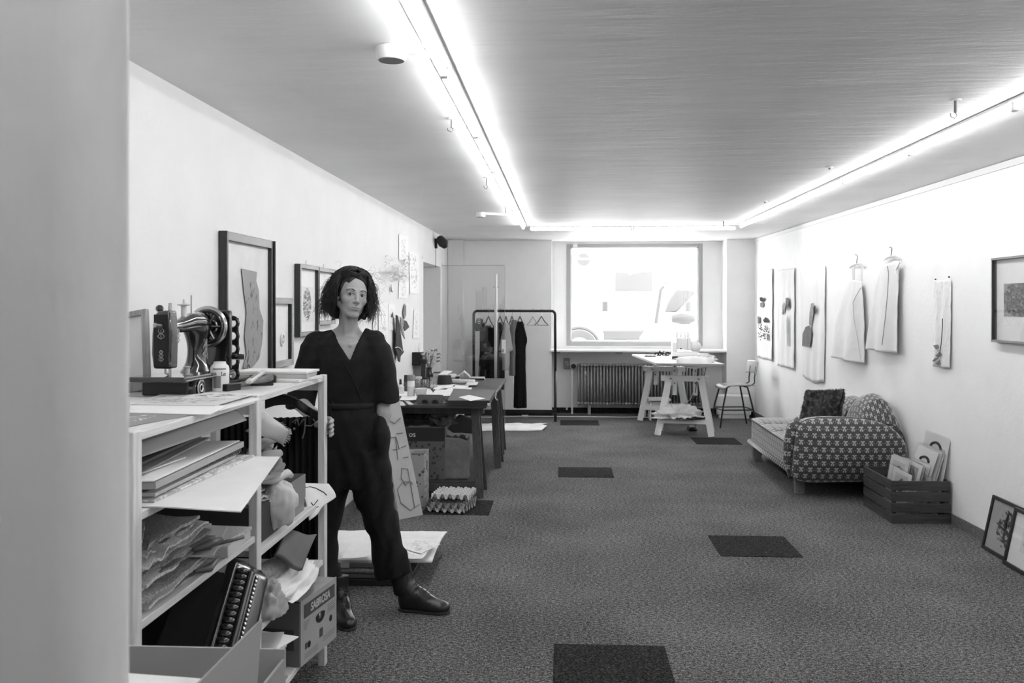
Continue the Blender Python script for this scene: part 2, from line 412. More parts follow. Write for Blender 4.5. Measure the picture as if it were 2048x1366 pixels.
# window
WF = mat('grey_window_paint', .36, .5)
wf = MB(); t = .055
wf.b2(WX0, WX0+t, YN-.012, YN+.05, WZ0, WZ1).b2(WX1-t, WX1, YN-.012, YN+.05, WZ0, WZ1).b2(WX0+t, WX1-t, YN-.012, YN+.05, WZ1-t*.8, WZ1).b2(WX0+t, WX1-t, YN-.012, YN+.05, WZ0, WZ0+t)
win = struct(wf, 'window_1', WF, bev=.004)
wg = MB(); t2 = .075
wg.b2(WX0+t, WX0+t2, YN+.0, YN+.04, WZ0+t, WZ1-t*.8).b2(WX1-t2, WX1-t, YN+.0, YN+.04, WZ0+t, WZ1-t*.8).b2(WX0+t, WX1-t, YN, YN+.04, WZ1-t2+.01, WZ1-t*.8).b2(WX0+t, WX1-t, YN, YN+.04, WZ0+t, WZ0+t2)
wg.obj('glazing_bead', WHITE, win)
MB().b2(WX0+t2, WX1-t2, YN+.018, YN+.024, WZ0+t2, WZ1-t2+.01).obj('window_pane', glassy('window_glass', .97, 0, .05), win)
MB().b2(atY(1146, 480, YN-.03).x, atY(1155, 480, YN-.03).x, YN-.03, YN-.013, WZ1-.05, WZ1+.005).obj('window_catch', WPLAS, win)
struct(MB().b2(NX0-.03, NX1-.002, YB-.06, YN-.001, .885, .915), 'window_sill', WHITE, bev=.006)
sb = MB()
for px in (1113, 1238, 1345): sb.b2(atY(px, 700, YB).x-.05, atY(px, 700, YB).x+.05, YB-.02, YN-.01, .868, .884)
struct(sb, 'trim_4', mat('grey_metal', .25, .5))
# sticker on the window glass: grey disc with a pale bar
o = atY(1167, 519, YN+.016)
s1 = thing('round_sticker', 'faint round sticker split by a clear bar on the window pane', 'sticker', (o.x, YN+.016, o.z))
SKM = mat('sticker_pale', .82, .6)
for s, z0 in ((1, .022), (-1, .002)):
    t0 = math.asin(z0/.092); MB().poly([(.092*math.cos(a), -.001, z0*s if False else s*.092*math.sin(a)) for a in [t0+(PI-2*t0)*i/20 for i in range(21)]], .001, (0, -1, 0)).obj('half_disc', SKM, s1)

# ================================================================== fluorescent batten lights
TUBEM = emis('lit_tube', .9, TUBE)
BATT = mat('batten_white', .75, .4)
def batten(name, p, q, label, side):
    """p,q = ends on the ceiling, side = sideways offset of the tube"""
    p, q = Vector(p), Vector(q); d = (q-p); L = d.length; rz = math.atan2(d.y, d.x)
    t = thing(name, label, 'light', p, rz, 'fluorescent ceiling battens')
    MB().b2(.004, L-.004, -.032, .032, -.014, 0).obj('housing', BATT, t, bev=.004)
    for x in (.012, L-.012): MB().b2(x-.010, x+.010, -.012+side, .012+side, -.050, -.012).obj('socket', BATT, t, bev=.003)
    MB().tube([(.024, side, -.032), (L-.024, side, -.032)], .0145, 12).obj('tube', TUBEM, t)
    return t
x0 = -.44; ys = [-1.5+.0, -.27, .96]
edges = [2.15, 3.36, 4.59, 5.80, 7.02, 8.20, 9.30]
names = ['largest, at the top edge', 'second from the front', 'third from the front', 'fourth from the front', 'fifth from the front', 'last before the corner']
for i in range(6):
    batten('fluorescent_light', (x0, edges[i], CEIL), (x0, edges[i+1], CEIL), 'lit fluorescent tube batten of the left row, '+names[i], 0)
batten('fluorescent_light', (x0, 9.3, CEIL), (x0, 10.25, CEIL), 'short lit tube batten closing the left ceiling row at the far corner', 0)
for y in (-.3, .93): batten('fluorescent_light', (x0, y, CEIL), (x0, y+1.2, CEIL), 'lit fluorescent tube batten of the left row, %s' % ('added unseen behind the camera' if y < 0 else 'added unseen above the camera'), 0)  # the rear batten is unseen, added to light the pier front
x1 = 1.97
edR = [-.95, .30, 1.55, 2.80, 4.08, 5.28, 6.50, 7.72, 8.95, 10.2]  # first two battens are unseen, added to brighten the pier
nm = ['added unseen behind the camera', 'added unseen above the camera', 'outside the frame', 'just outside the frame', 'nearest, cut by the right photo edge', 'second from the front', 'third from the front', 'fourth from the front', 'last before the far corner']
for i in range(9):
    batten('fluorescent_light', (x1, edR[i], CEIL), (x1, edR[i+1], CEIL), 'lit fluorescent tube batten of the right row, '+nm[i], 0)
batten('fluorescent_light', (-.38, 10.45, CEIL), (.79, 10.45, CEIL), 'lit fluorescent tube batten across the room before the window, left one', 0)
batten('fluorescent_light', (.80, 10.45, CEIL), (1.97, 10.45, CEIL), 'lit fluorescent tube batten across the room before the window, right one', 0)

# smoke detectors / junctions on arms
def detector(px, py, r, armpx, label):
    c = atZ(px, py, CEIL-.03); e = atZ(armpx[0], armpx[1], CEIL-.01)
    t = thing('ceiling_outlet', label, 'ceiling outlet', (c.x, c.y, CEIL))
    MB().lathe((0, 0, 0), [(0, -.045), (r*.86, -.045), (r*.95, -.036), (r, -.01), (r, -.001), (0, -.001)], 28).obj('housing', BATT, t, smooth=True)
    MB().lathe((0, 0, 0), [(0, -.0475), (r*.8, -.0475), (r*.8, -.0445), (0, -.0445)], 28).obj('face', mat('grille_grey', .3, .8, bmp=.6, bs=500), t)
    MB().beam((r*.9, 0, -.012), (x0-.02-c.x, e.y-c.y, -.012), .03, .022).obj('cable_duct', BATT, t)
detector(783, 112, .055, (838, 106), 'round white ceiling outlet with grey face beside the nearest lit tube')
detector(961, 431, .05, (1015, 430), 'small white ceiling outlet with a cable duct near the far left corner')
# ceiling hooks
def hook(px, py, py2, label, hk=True):
    c = atZ(px, py, CEIL); L = abs(py2-py)/FPX*c.y
    t = thing('ceiling_hook', label, 'hook', (c.x, c.y, CEIL), 0, 'hooks left in the ceiling')
    MB().lathe((0, 0, 0), [(0, -.006), (.024, -.006), (.024, -.0005), (0, -.0005)], 12).obj('plate', BATT, t)
    MB().tube([(0, 0, -.005), (0, 0, -L*.7)], .007, 8).obj('stem', mat('stem_grey', .2, .5), t)
    if hk: MB().tube([(0, 0, -L*.7), (.006, 0, -L*.85), (-.004, 0, -L), (-.02, 0, -L*.9), (-.022, 0, -L*.72)], .0016, 6).obj('wire', BLACK, t)
hook(1911, 199, 236, 'wire hook hanging from a white plate in the ceiling, nearest the right tubes')
hook(904, 237, 264, 'small hook in the ceiling left of the second lit tube')
hook(974, 354, 378, 'small hook in the ceiling left of the fourth lit tube')
hook(1012, 413, 432, 'tiny hook in the ceiling at the far end of the left tubes')
hook(1659, 334, 341, 'tiny screw hook in the ceiling left of the right tubes', False)
hook(1530, 402, 408, 'tiny screw hook in the ceiling before the far right corner', False)
hook(1447, 441, 458, 'thin hook hanging in the ceiling before the window', False)
th = MB(); a = atZ(845, 370, CEIL); e_ = atX(832, 431, XL+.004); th.tube([a, a.lerp(e_, .35)+Vector((0, 0, -.05)), a.lerp(e_, .7)+Vector((0, 0, -.04)), e_], .0012, 4)
one(th, 'white_thread', CLOTHW, 'white thread hanging slack from the ceiling to the left wall', 'thread')
# black spotlight high on the left wall
p = atX(889, 487, XL+.12); t = thing('wall_spotlight', 'small black spotlight fixed high on the left wall by the corner', 'spotlight', (XL, p.y, p.z))
MB().b2(.001, .03, -.03, .03, -.06, .06).obj('bracket', BLACK, t, bev=.004)
MB().tube([(.03, 0, .02), (.07, 0, .02)], .012).obj('arm', BLACK, t)
MB().tube([(.06, -.03, .06), (.11, -.07, .0), (.14, -.1, -.05)], [.05, .062, .03], 12).obj('lamp_head', BLACK, t)
MB().tube([(.012, 0, -.05), (.012, 0, -.22), (.008, 0, -.3)], .003, 5).obj('cable', BLACK, t)
# thermostat, radiator
p = atY(1133.5, 727, YB+.2)
t = thing('thermostat_box', 'small grey control box on the wall left of the radiator', 'switch box', (atY(1133.5, 727, YN).x, YN, atY(1133.5, 727, YN).z))
MB().b2(-.045, .045, -.035, -.001, -.075, .075).obj('housing', mat('box_grey', .28, .5), t, bev=.006)
MB().lathe((.012, 0, -.012), [(0, -.05), (.016, -.05), (.018, -.034), (0, -.034)], 16, 'Y').obj('dial', mat('dial_grey', .5, .4), t)
MB().b2(-.025, .02, -.038, -.034, .02, .035).obj('plate', mat('dial_grey', .5, .4), t)
MB().b2(-.012, .012, -.018, -.001, -.66, -.076).b2(-.012, .012, -.018, -.001, .076, .15).obj('cable_duct', WHITE, t)
RADM = mat('radiator_paint', .33, .4, var=.05)
RX0 = atY(1157, 0, 12.86).x; pitch = .0443
rad = thing('radiator', 'long grey cast iron column radiator under the window sill', 'radiator', (RX0, 12.86, 0))
s_ = MB()
s_.tube([(0, -.07, .17), (0, -.07, .665)], .0125, 8).tube([(0, .0, .17), (0, .0, .665)], .0125, 8).tube([(0, .07, .17), (0, .07, .665)], .0125, 8)
s_.lathe((0, 0, .69), [(0, -.105), (.014, -.1), (.019, -.08), (.019, .08), (.014, .1), (0, .105)], 8, 'Y').lathe((0, 0, .155), [(0, -.105), (.014, -.1), (.019, -.08), (.019, .08), (.014, .1), (0, .105)], 8, 'Y')
sec = s_.obj('radiator_section', RADM, rad, smooth='all')
for i in range(1, 40):
    c = sec.copy(); col.objects.link(c); c.parent = rad; c.location = (i*pitch, 0, 0)
MB().tube([(-.015, 0, .69), (39*pitch+.015, 0, .69)], .016, 8).tube([(-.015, 0, .155), (39*pitch+.015, 0, .155)], .016, 8).obj('header_pipe', RADM, rad)
MB().tube([(-.09, 0, .66), (-.09, 0, 0.0)], .013, 8).tube([(-.09, 0, .66), (-.02, 0, .69)], .012, 8).obj('feed_pipe', BATT, rad)
MB().lathe((-.07, -.03, .675), [(0, -.05), (.03, -.045), (.034, -.02), (.034, .01), (.02, .02), (0, .02)], 14, 'Y').obj('valve_knob', BLACK, rad, smooth=True)
MB().b2(.085, .105, -.115, -.1, .56, .61).b2(1.58, 1.6, -.115, -.1, .56, .61).obj('bracket', BATT, rad)
for x in (.15, 1.6): MB().b2(x-.02, x+.02, -.06, .06, 0, .14).obj('foot', RADM, rad)

# ================================================================== street outside the window
PAVE_BRIGHT = mat('daylight_white_paving', .8, .9)  # paving whitened so the street reads as blown-out daylight
struct(MB().b2(-14, 16, 13.42, 40, .25, .45), 'street', PAVE_BRIGHT)
CARW = mat('white_car_paint', .8, .3, coat=.3); CARD2 = mat('tyre_rubber', .055, .8); CARG = mat('grey_bumper', .055, .6); CARGL = mat('car_window', .085, .1, spec=.1)
bld = thing('street_building', 'pale building across the street seen through the window', 'building', (1.5, 34, .45))
MB().b2(-14, 14, 0, 4, 0, 12).obj('facade', mat('pale_render', .85, .9), bld)
for i in range(7):
    for k in range(3): MB().b2(-12+i*3.6, -10.6+i*3.6, -.03, .02, 1.2+k*3, 2.9+k*3).obj('window', mat('far_window', .2, .3), bld)
def spun(mb, c, r, w, ax='Y'): mb.lathe(c, [(0, -w/2), (r*.8, -w/2), (r, -w/2+.03), (r, w/2-.03), (r*.8, w/2), (0, w/2)], 28, ax)
# van: rear three-quarter, near left rear corner facing us
VY = 18.6; pa = atY(1208, 690, VY)
van = thing('delivery_van', 'white van parked across the street behind the window', 'van', (pa.x, VY, .45))
body = MB(); prof = [(0, .55), (0, 1.75), (.12, 2.12), (.25, 2.2), (4.2, 2.2), (4.5, 1.9), (4.8, 1.3), (5.2, 1.1), (5.25, .5), (0, .5)]
body.prism([(y, z) for y, z in prof], (.85, 0, 0), (.35, .94, 0), (0, 0, 1), 1.75); body.obj('body', CARW, van, bev=.06)
MB().b2(.2, .95, -.33, -.29, 1.35, 1.75).obj('rear_window', CARGL, van, bev=.03)
MB().b2(-.05, .06, -.34, -.27, .95, 1.15).obj('tail_light', mat('tail_lamp', .045, .3), van, bev=.01)
MB().b2(1.6, 1.71, -.34, -.27, .95, 1.15).obj('tail_light', _m['tail_lamp'], van, bev=.01)
MB().b2(-.1, 1.75, -.42, -.26, .38, .58).obj('bumper', CARG, van, bev=.03)
MB().b2(.62, 1.02, -.30, -.285, .68, .8).obj('number_plate', mat('plate_white', .5, .5), van)
for x in (.1, 1.6):
    w = MB(); spun(w, (x+.25, .5, .34), .34, .22, 'X'); w.obj('wheel', CARD2, van, smooth=True)
# small car, nose at the lower left
CYY = 16.2; pc = atY(1206, 640, CYY)
car = thing('parked_car', 'pale parked car nose seen at the lower left of the window', 'car', (pc.x, CYY, .45))
b_ = MB(); b_.prism([(0, .25), (.02, .62), (-.35, .82), (-1.0, .95), (-1.6, 1.38), (-3.2, 1.4), (-3.9, .95), (-4.0, .3)], (0, .8, 0), (1, 0, 0), (0, 0, 1), 1.6)
b_.obj('body', CARW, car, bev=.09, segs=3)
for x in (-.42, -3.1):
    w = MB(); spun(w, (x, .02, .32), .32, .2, 'Y'); w.obj('wheel', CARD2, car, smooth=True)
    MB().torus((x, -.005, .32), .36, .03, 'Y', 24, 6, .5).obj('wheel_arch', CARG, car)
    w = MB(); spun(w, (x, -.09, .32), .19, .05, 'Y'); w.obj('hub_cap', mat('hub', .5, .3), car, smooth=True)
MB().box((-.12, .3, .62), (.2, .35, .12)).obj('headlight', mat('lamp_glass', .45, .1), car, bev=.03)
MB().b2(-.03, .03, .3, 1.3, .32, .42).obj('grille', CARG, car)
# scooter at the right
SY_ = 15.0; ps = atY(1366, 640, SY_)
sco = thing('motor_scooter', 'pale motor scooter parked outside at the right of the window', 'scooter', (ps.x, SY_, .45))
zz = ps.z-.45
MB().lathe((0, 0, zz+.02), [(0, -.2), (.06, -.18), (.085, -.05), (.085, .1), (.05, .19), (0, .2)], 14, 'X').obj('saddle', mat('saddle_grey', .045, .5), sco, smooth=True)
MB().prism([(-.3, zz+.12), (-.1, zz+.12), (.22, zz+.42), (.2, zz+.5), (-.1, zz+.52), (-.22, zz+.35)], (0, .1, 0), (1, 0, 0), (0, 0, 1), .1).obj('leg_shield', mat('scooter_shell', .07, .3), sco, bev=.03)
MB().prism([(-.6, .25), (.3, .25), (.35, zz-.12), (.2, zz-.06), (-.5, zz-.06), (-.7, zz-.3)], (0, .1, 0), (1, 0, 0), (0, 0, 1), .22).obj('body', CARW, sco, bev=.04)
for x in (-.62, .5):
    w = MB(); spun(w, (x, .1, .24), .24, .1, 'Y'); w.obj('wheel', CARD2, sco, smooth=True)
MB().tube([(-.5, .1, .3), (-.35, .1, zz+.5), (-.3, .1, zz+.55)], .03).tube([(-.3, -.2, zz+.6), (-.3, .4, zz+.6)], .015).obj('handlebar', CARG, sco)
# ================================================================== long work table on trestles, left
TBL = mat('table_top_dark', .055, .38, var=.25, vs=4, spec=.5)
TLEG = wood('dark_stained_leg', .09, .05, axis=2, rough=.6)
TZ = .755; TY0, TY1, TX1 = 7.12, 9.72, -.60
tb = thing('work_table', 'long dark-topped work table on trestles along the left wall', 'table', (-1.05, 8.4, 0))
MB().b2(XL+.03, TX1, TY0, TY1, TZ-.026, TZ).obj('tabletop', TBL, tb, world=True, bev=.003)
def trestle_dark(Y, parent, xa, xb, low=True):
    t = parent
    for x, s in ((xa, 1), (xb, -1)):
        for dy in (-.17, .17):
            MB().beam((x+.02*s, Y+dy*.25, TZ-.03), (x-.03*s, Y+dy, 0), .065, .028, (0, 1, 0)).obj('leg', TLEG, t, world=True, bev=.002)
    MB().b2(xa-.05, xb+.05, Y-.03, Y+.03, TZ-.10, TZ-.028).obj('crossbeam', TLEG, t, world=True, bev=.002)
    if low:
        MB().b2(xa, xb, Y-.165, Y-.14, .055, .115).obj('lower_rail', TLEG, t, world=True, bev=.002)
        MB().b2(xa, xb, Y+.12, Y+.145, .055, .115).obj('lower_rail', TLEG, t, world=True, bev=.002)
        MB().b2(xa-.03, xb+.03, Y-.14, Y+.13, .115, .13).obj('lower_shelf', TLEG, t, world=True, bev=.002)
trestle_dark(7.40, tb, -1.34, -.69); trestle_dark(8.75, tb, -1.34, -.64, False)
trestle_dark(9.5, tb, -1.34, -.66, False)

# ---- things on the work table
def on(px, py, z=TZ): return atZ(px, py, z)
def lay(name, corners, m, label, cat, z=TZ, th=.002, group=None, curl=0):
    P = [atZ(x, y, z) for x, y in corners]
    mb = MB()
    if len(P) == 4 and curl:
        def f(u, v):
            p = P[0].lerp(P[1], u).lerp(P[3].lerp(P[2], u), v)
            return p+Vector((0, 0, curl*(.5+.5*fbm(p.x*9, p.y*9, z))*(4*(u-.5)**2*.6+.4)))
        mb.grid(f, 10, 10, -.0012)
    else: mb.poly(P, th, (0, 0, 1))
    return one(mb, name, m, label, cat, group)
# black portfolio with card
p0 = [(895, 811), (979, 811), (991, 789), (907, 787)]
bp = [atZ(x, y, TZ) for x, y in p0]
pf = MB().poly(bp, .035, (0, 0, 1)); port = one(pf, 'portfolio_case', mat('portfolio_black', .025, .5), 'large flat black portfolio case on the near right corner of the work table', 'portfolio')
cp = [p+Vector((0, 0, .0355)) for p in bp]; MB().poly(cp, .005, (0, 0, 1)).obj('cover', mat('portfolio_grey', .11, .55), port, world=True)
k = atZ(978, 808, TZ+.01); MB().box((k.x, k.y-.03, k.z), (.02, .004, .02)).obj('label', PAPER, port, world=True)
lay('white_card', [(917, 794.5), (941, 802), (971, 797), (938, 790)], PAPER, 'white card lying on the black portfolio case', 'card', TZ+.042, .001)
# scissors
sc_ = thing('scissors', 'black-handled scissors leaning on the left edge of the portfolio case', 'scissors', atZ(897, 806, TZ+.004), R(75))
MB().torus((.05, .02, .01), .022, .005, 'Z', 16, 6).torus((.05, -.024, .01), .022, .005, 'Z', 16, 6).obj('handle', BLACK, sc_)
MB().beam((.03, .004, .006), (-.12, -.004, .004), .012, .002).beam((.03, -.004, .009), (-.12, .006, .007), .012, .002).obj('blade', STEEL, sc_)
# grey holder with two round holes
a = atZ(860, 808, TZ); hx = thing('glasses_holder', 'grey folded card holder with two dark round holes on the table edge', 'holder', (a.x, a.y, TZ))
HG = mat('holder_grey', .13, .6)
hb = MB(); w = .105
def scallop(x):
    for cx in (-.042, .042):
        if abs(x-cx) < .03: return math.sqrt(max(0, .03**2-(x-cx)**2))*1.05
    return 0
xs = [-w+2*w*i/60 for i in range(61)]
top = [(x, .075 if abs(x) < w-.014 else .06) for x in xs]
poly = [(x, scallop(x)+.002) for x in xs]+[(x, z) for x, z in top[::-1]]
for i in range(60):
    x0_, x1_ = xs[i], xs[i+1]
    hb.b2(x0_, x1_, -.012, -.009, (scallop(x0_)+scallop(x1_))/2+.004, min(.075, .075-max(0, abs(x0_)-(w-.02))*1.2))
hb.obj('front_panel', HG, hx)
MB().b2(-w+.004, w-.004, .02, .023, .0, .07).obj('back_panel', HG, hx); MB().b2(-w+.004, w-.004, -.01, .023, .068, .071).b2(-w+.004, w-.004, -.01, .023, .0, .003).obj('side_panel', HG, hx, kind='stuff')
for cx in (-.042, .042): MB().lathe((cx, .0, .022), [(0, -.006), (.026, -.006), (.026, .012), (0, .012)], 18, 'Y').obj('lens_cup', BLACK, hx)
# mug
a = on(842, 796); mg = thing('mug', 'wide white cup behind the grey holder on the work table', 'cup', (a.x, a.y, TZ))
MB().lathe((0, 0, 0), [(0, 0), (.03, 0), (.040, .014), (.054, .082), (.051, .082), (.037, .016), (0, .010)], 28).obj('bowl', WPLAS, mg, smooth=True)
MB().torus((-.052, 0, .028), .017, .0045, 'Y', 18, 6).obj('handle', WPLAS, mg, smooth='all')
# spray can
a = on(822, 796); sp_ = thing('spray_can', 'tall white spray can with grey cap on the left of the work table', 'can', (a.x, a.y, TZ))
MB().lathe((0, 0, 0), [(0, 0), (.030, 0), (.031, .004), (.031, .142), (.027, .148), (0, .148)], 24).obj('body', WPLAS, sp_, smooth=True)
MB().lathe((0, 0, 0), [(0, .147), (.030, .147), (.030, .19), (.027, .196), (0, .196)], 24).obj('cap', mat('cap_grey', .22, .4), sp_, smooth=True)
MB().lathe((0, 0, 0), [(.0313, .008), (.0313, .10)], 24).obj('label', art('can_print', .72, .35, (0, 2), 30, .54, (.5, .5), (1, 1)), sp_)
# dropper bottle, small dark bottle
def bottle(px, py, r, h, hc, m, mc, label, rn=.5):
    a = on(px, py); t = thing('bottle', label, 'bottle', (a.x, a.y, TZ))
    MB().lathe((0, 0, 0), [(0, 0), (r, 0), (r, h*.75), (r*rn, h), (0, h)], 16).obj('body', m, t, smooth=True)
    MB().lathe((0, 0, 0), [(0, h), (r*rn*1.15, h), (r*rn*1.0, h+hc), (0, h+hc)], 14).obj('cap', mc, t, smooth=True)
bottle(801, 788, .033, .085, .045, mat('bottle_white', .7, .3), BLACK, 'white squeeze bottle with black tip at the left end of the work table', .3)
bottle(812, 783, .022, .09, .06, mat('bottle_brown', .09, .2), BLACK, 'small dark bottle with black cap behind the white squeeze bottle', .8)
# jars
JG = glassy('jar_glass', .92, .02, .12)
def jar(px, py, r, h, fill, lid, label, fm):
    a = on(px, py); t = thing('glass_jar', label, 'jar', (a.x, a.y, TZ))
    MB().lathe((0, 0, 0), [(0, .001), (r, .001), (r, h*.86), (r*.85, h), (r*.82, h), (r*.97, h*.85), (r*.97, .004), (0, .004)], 20).obj('glass', JG, t, smooth=True)
    f = MB(); rnd = random.Random(px)
    for i in range(26): 
        q = rnd.random()*2*PI; rr = r*.68*math.sqrt(rnd.random()); f.ell((rr*math.cos(q), rr*math.sin(q), .012+rnd.random()*fill), (r*.22, r*.22, r*.16), 6)
    f.obj('contents', fm, t, kind='stuff')
    if lid is not None: MB().lathe((0, 0, 0), [(0, h-.002), (r*.95, h-.002), (r*.95, h+.016), (0, h+.016)], 20).obj('lid', lid, t)
SPK = mat('speckled_buttons', .3, .5, var=.9, vs=60)
jar(837, 777, .034, .095, .075, mat('lid_white', .7, .4), 'glass jar of buttons with a pale lid, left one of three', SPK)
jar(851, 777, .034, .09, .075, BLACK, 'glass jar with a black lid, middle one of three', mat('dark_buttons', .1, .5, var=.9, vs=60))
jar(867, 778, .038, .112, .03, None, 'open glass jar with white scraps, right one of three', PAPER)
# boxes at the back left of the table
def bx(px, py, w, d, h, m, name, label, cat='box', z=TZ, rz=0, bev=.003, lid=None):
    a = atZ(px, py, z); t = MB().b2(-w/2, w/2, 0, d, 0, h)
    o = one(t, name, m, label, cat, loc=(a.x, a.y, z), rz=rz, bev=bev); return o
bx(829, 758, .13, .12, .15, mat('grey_wood_box', .28, .6, var=.1, vs=10), 'wooden_box', 'grey upright wooden box under the black case on the table')
bx(832, 730.6, .14, .10, .135, mat('case_black', .014, .5), 'black_case', 'black square case standing on the grey wooden box', 'case', TZ+.151, bev=.008)
tin = bx(846, 768, .05, .05, .2, mat('tin_dark', .04, .4), 'storage_tin', 'narrow dark tin right of the grey wooden box', 'tin')
# dried flower bunch in a dark vase
a = on(858, 762); vz = thing('dried_flowers', 'bunch of dried flowers in a dark vase at the back of the work table', 'flowers', (a.x, a.y, TZ))
MB().lathe((0, 0, 0), [(0, 0), (.03, 0), (.045, .04), (.04, .09), (.028, .12), (.032, .14), (.026, .14), (0, .1)], 20).obj('vase', mat('vase_dark', .03, .25), vz, smooth=True)
rnd = random.Random(3); st = MB(); fl = MB(); lf = MB()
for i in range(34):
    q = rnd.random()*2*PI; s = .03+.07*rnd.random(); h = .19+.14*rnd.random()
    e = (s*math.cos(q), s*math.sin(q), h); st.tube([(0, 0, .1), (e[0]*.5, e[1]*.5, h*.7), e], .0012, 4)
    if i % 2: fl.ell(e, (.012+.008*rnd.random(), .012, .009), 7)
    else: lf.tube([e, (e[0]*1.25+.01, e[1]*1.2, h+.01), (e[0]*1.5, e[1]*1.3, h-.012)], [.009, .006, .001], 5)
st.obj('stem', mat('stem_brown', .12, .8), vz, kind='stuff'); fl.obj('blossom', mat('petal_pale', .6, .8), vz, kind='stuff'); lf.obj('leaf', mat('leaf_dark', .14, .7), vz, kind='stuff')
cc_ = bx(846, 768, .075, .04, .045, BLACK, 'camera_case', 'small black case resting on the narrow dark tin', 'case', TZ+.2015, R(-10)); cc_.location = tin.location+Vector((0, .003, .2005))
# books, papers, pouch, cartons
def book(px, py, w, d, h, z, rz, label, cover, grp='books and pads at the back of the work table'):
    a = atZ(px, py, z); t = thing('book', label, 'book', (a.x, a.y, z), rz, grp)
    MB().b2(-w/2+.002, w/2-.003, .003, d-.003, .002, h-.002).obj('pages', PAPER2, t); 
    MB().b2(-w/2, w/2, 0, d, 0, .002).b2(-w/2, w/2, 0, d, h-.002, h).b2(-w/2, -w/2+.002, 0, d, .002, h-.002).obj('cover', cover, t)
    return t
book(873, 757, .17, .2, .018, TZ, .1, 'thick dark book at the bottom of the pile behind the jars', mat('cover_mid', .2, .5))
book(872, 752, .15, .18, .014, TZ+.019, -.1, 'pale book in the middle of the pile behind the jars', PAPER)
book(870, 748.8, .13, .18, .014, TZ+.034, .05, 'black book at the top of the pile behind the jars', BLACK)
lay('paper_sheet', [(876, 750), (893, 750), (905, 743), (888, 742)], PAPER, 'white sheets sloping over the black pouch', 'paper', TZ+.05, .006)
a = on(888, 769); pc_ = MB(); pc_.grid(lambda u, v: (a.x+.085*math.cos(2*PI*u)*(1-.25*v), a.y+.05+.045*math.sin(2*PI*u)*(1-.6*v)+.0, TZ+.001+.085*v+.006*fbm(u*6, v*5)), 24, 8, 0, True)
pc_.poly([(a.x+.085*math.cos(2*PI*i/12)*.75, a.y+.05+.045*math.sin(2*PI*i/12)*.4, TZ+.084) for i in range(12)], .003, (0, 0, 1))
one(pc_, 'leather_pouch', mat('pouch_black', .015, .35, bmp=.5, bs=20), 'black creased leather pouch in the middle of the work table', 'pouch', smooth='all')
bx(908, 762, .105, .1, .05, mat('carton_grey', .36, .6), 'small_carton', 'grey small carton behind the long white box', 'box')
bx(905, 755, .08, .03, .035, PAPER, 'small_carton', 'white card box on top of the grey small carton', 'box', TZ+.051, .15)
bx(915, 757, .045, .02, .02, BLACK, 'tape_case', 'tiny black case on the grey carton', 'case', TZ+.051)
bx(923, 767, .26, .08, .036, mat('white_box', .7, .5), 'long_box', 'long white box with rounded edges right of the pouch', 'box', bev=.01)
pt_ = MB(); q = on(928, 757); pt_.tube([(q.x-.06, q.y+.06, TZ+.02), (q.x, q.y+.04, TZ+.07), (q.x+.05, q.y, TZ+.035), (q.x+.07, q.y-.02, TZ+.012)], [.012, .014, .01, .006], 8)
one(pt_, 'paper_roll', PAPER, 'bent white paper roll behind the long white box', 'roll')
q = on(956, 760); one(MB().tube([(q.x-.08, q.y+.02, TZ+.018), (q.x+.07, q.y, TZ+.018)], [.017, .018], 12), 'foil_roll', mat('foil', .6, .25, metal=1, bmp=1, bs=90), 'silver foil roll lying near the far end of the work table', 'roll')
# scraps and sheets
sh = [([(795, 792), (826, 793), (828, 782), (797, 781)], 'white paper pad under the spray can'), ([(826, 795), (868, 790), (860, 778), (832, 778)], 'white sheet under the cup'),
      ([(862, 793), (905, 793), (912, 781), (872, 779)], 'white sheet between the cup and the portfolio case'), ([(888, 784), (941, 785), (944, 777), (900, 774)], 'crumpled white sheet behind the portfolio case'),
      ([(866, 780), (902, 776), (912, 769), (872, 772)], 'torn white paper strip right of the open jar'), ([(905, 778), (934, 779), (938, 772), (912, 771)], 'crumpled tissue in the middle of the dark tabletop'),
      ([(930, 771), (954, 771), (957, 765), (936, 764)], 'pale scrap of paper near the long white box'), ([(925, 789), (984, 791), (985, 786), (925, 785)], 'long white strip of cloth behind the portfolio case'),
      ([(799, 802), (832, 801), (834, 794), (805, 792)], 'curled white sheet at the table front beside the woman')]
for i, (c, lb) in enumerate(sh): lay('paper_sheet', c, PAPER if i != 6 else PAPER2, lb, 'paper', TZ+.001+.0015*i, curl=.012 if i not in (0, 7) else .004, group='loose sheets on the work table')
for i, (a_, b_) in enumerate((((801, 803), (810, 817)), ((812, 801), (834, 819)))):
    p = atZ(a_[0], a_[1], TZ+.006); q = atZ(b_[0], b_[1], TZ+.012)
    d = (q-p).normalized(); q = p+d*.34
    one(MB().beam(p, q, .035, .006), 'wooden_ruler', mat('pale_wood', .62, .5), ('shorter pale wooden ruler sticking over the table front beside the woman', 'second pale wooden ruler sticking over the table front, right one')[i], 'ruler', 'rulers over the table edge')
# white ribbon tied at the table corner
q = on(988, 789); one(MB().tube([(q.x-.18, q.y+.05, TZ+.008), (q.x-.03, q.y+.02, TZ+.012), (q.x+.02, q.y, TZ+.006), (q.x+.012, q.y-.01, TZ-.03), (q.x+.03, q.y, TZ-.05)], .006, 6), 'cloth_ribbon', CLOTHW, 'white ribbon hanging over the right edge of the work table', 'ribbon')

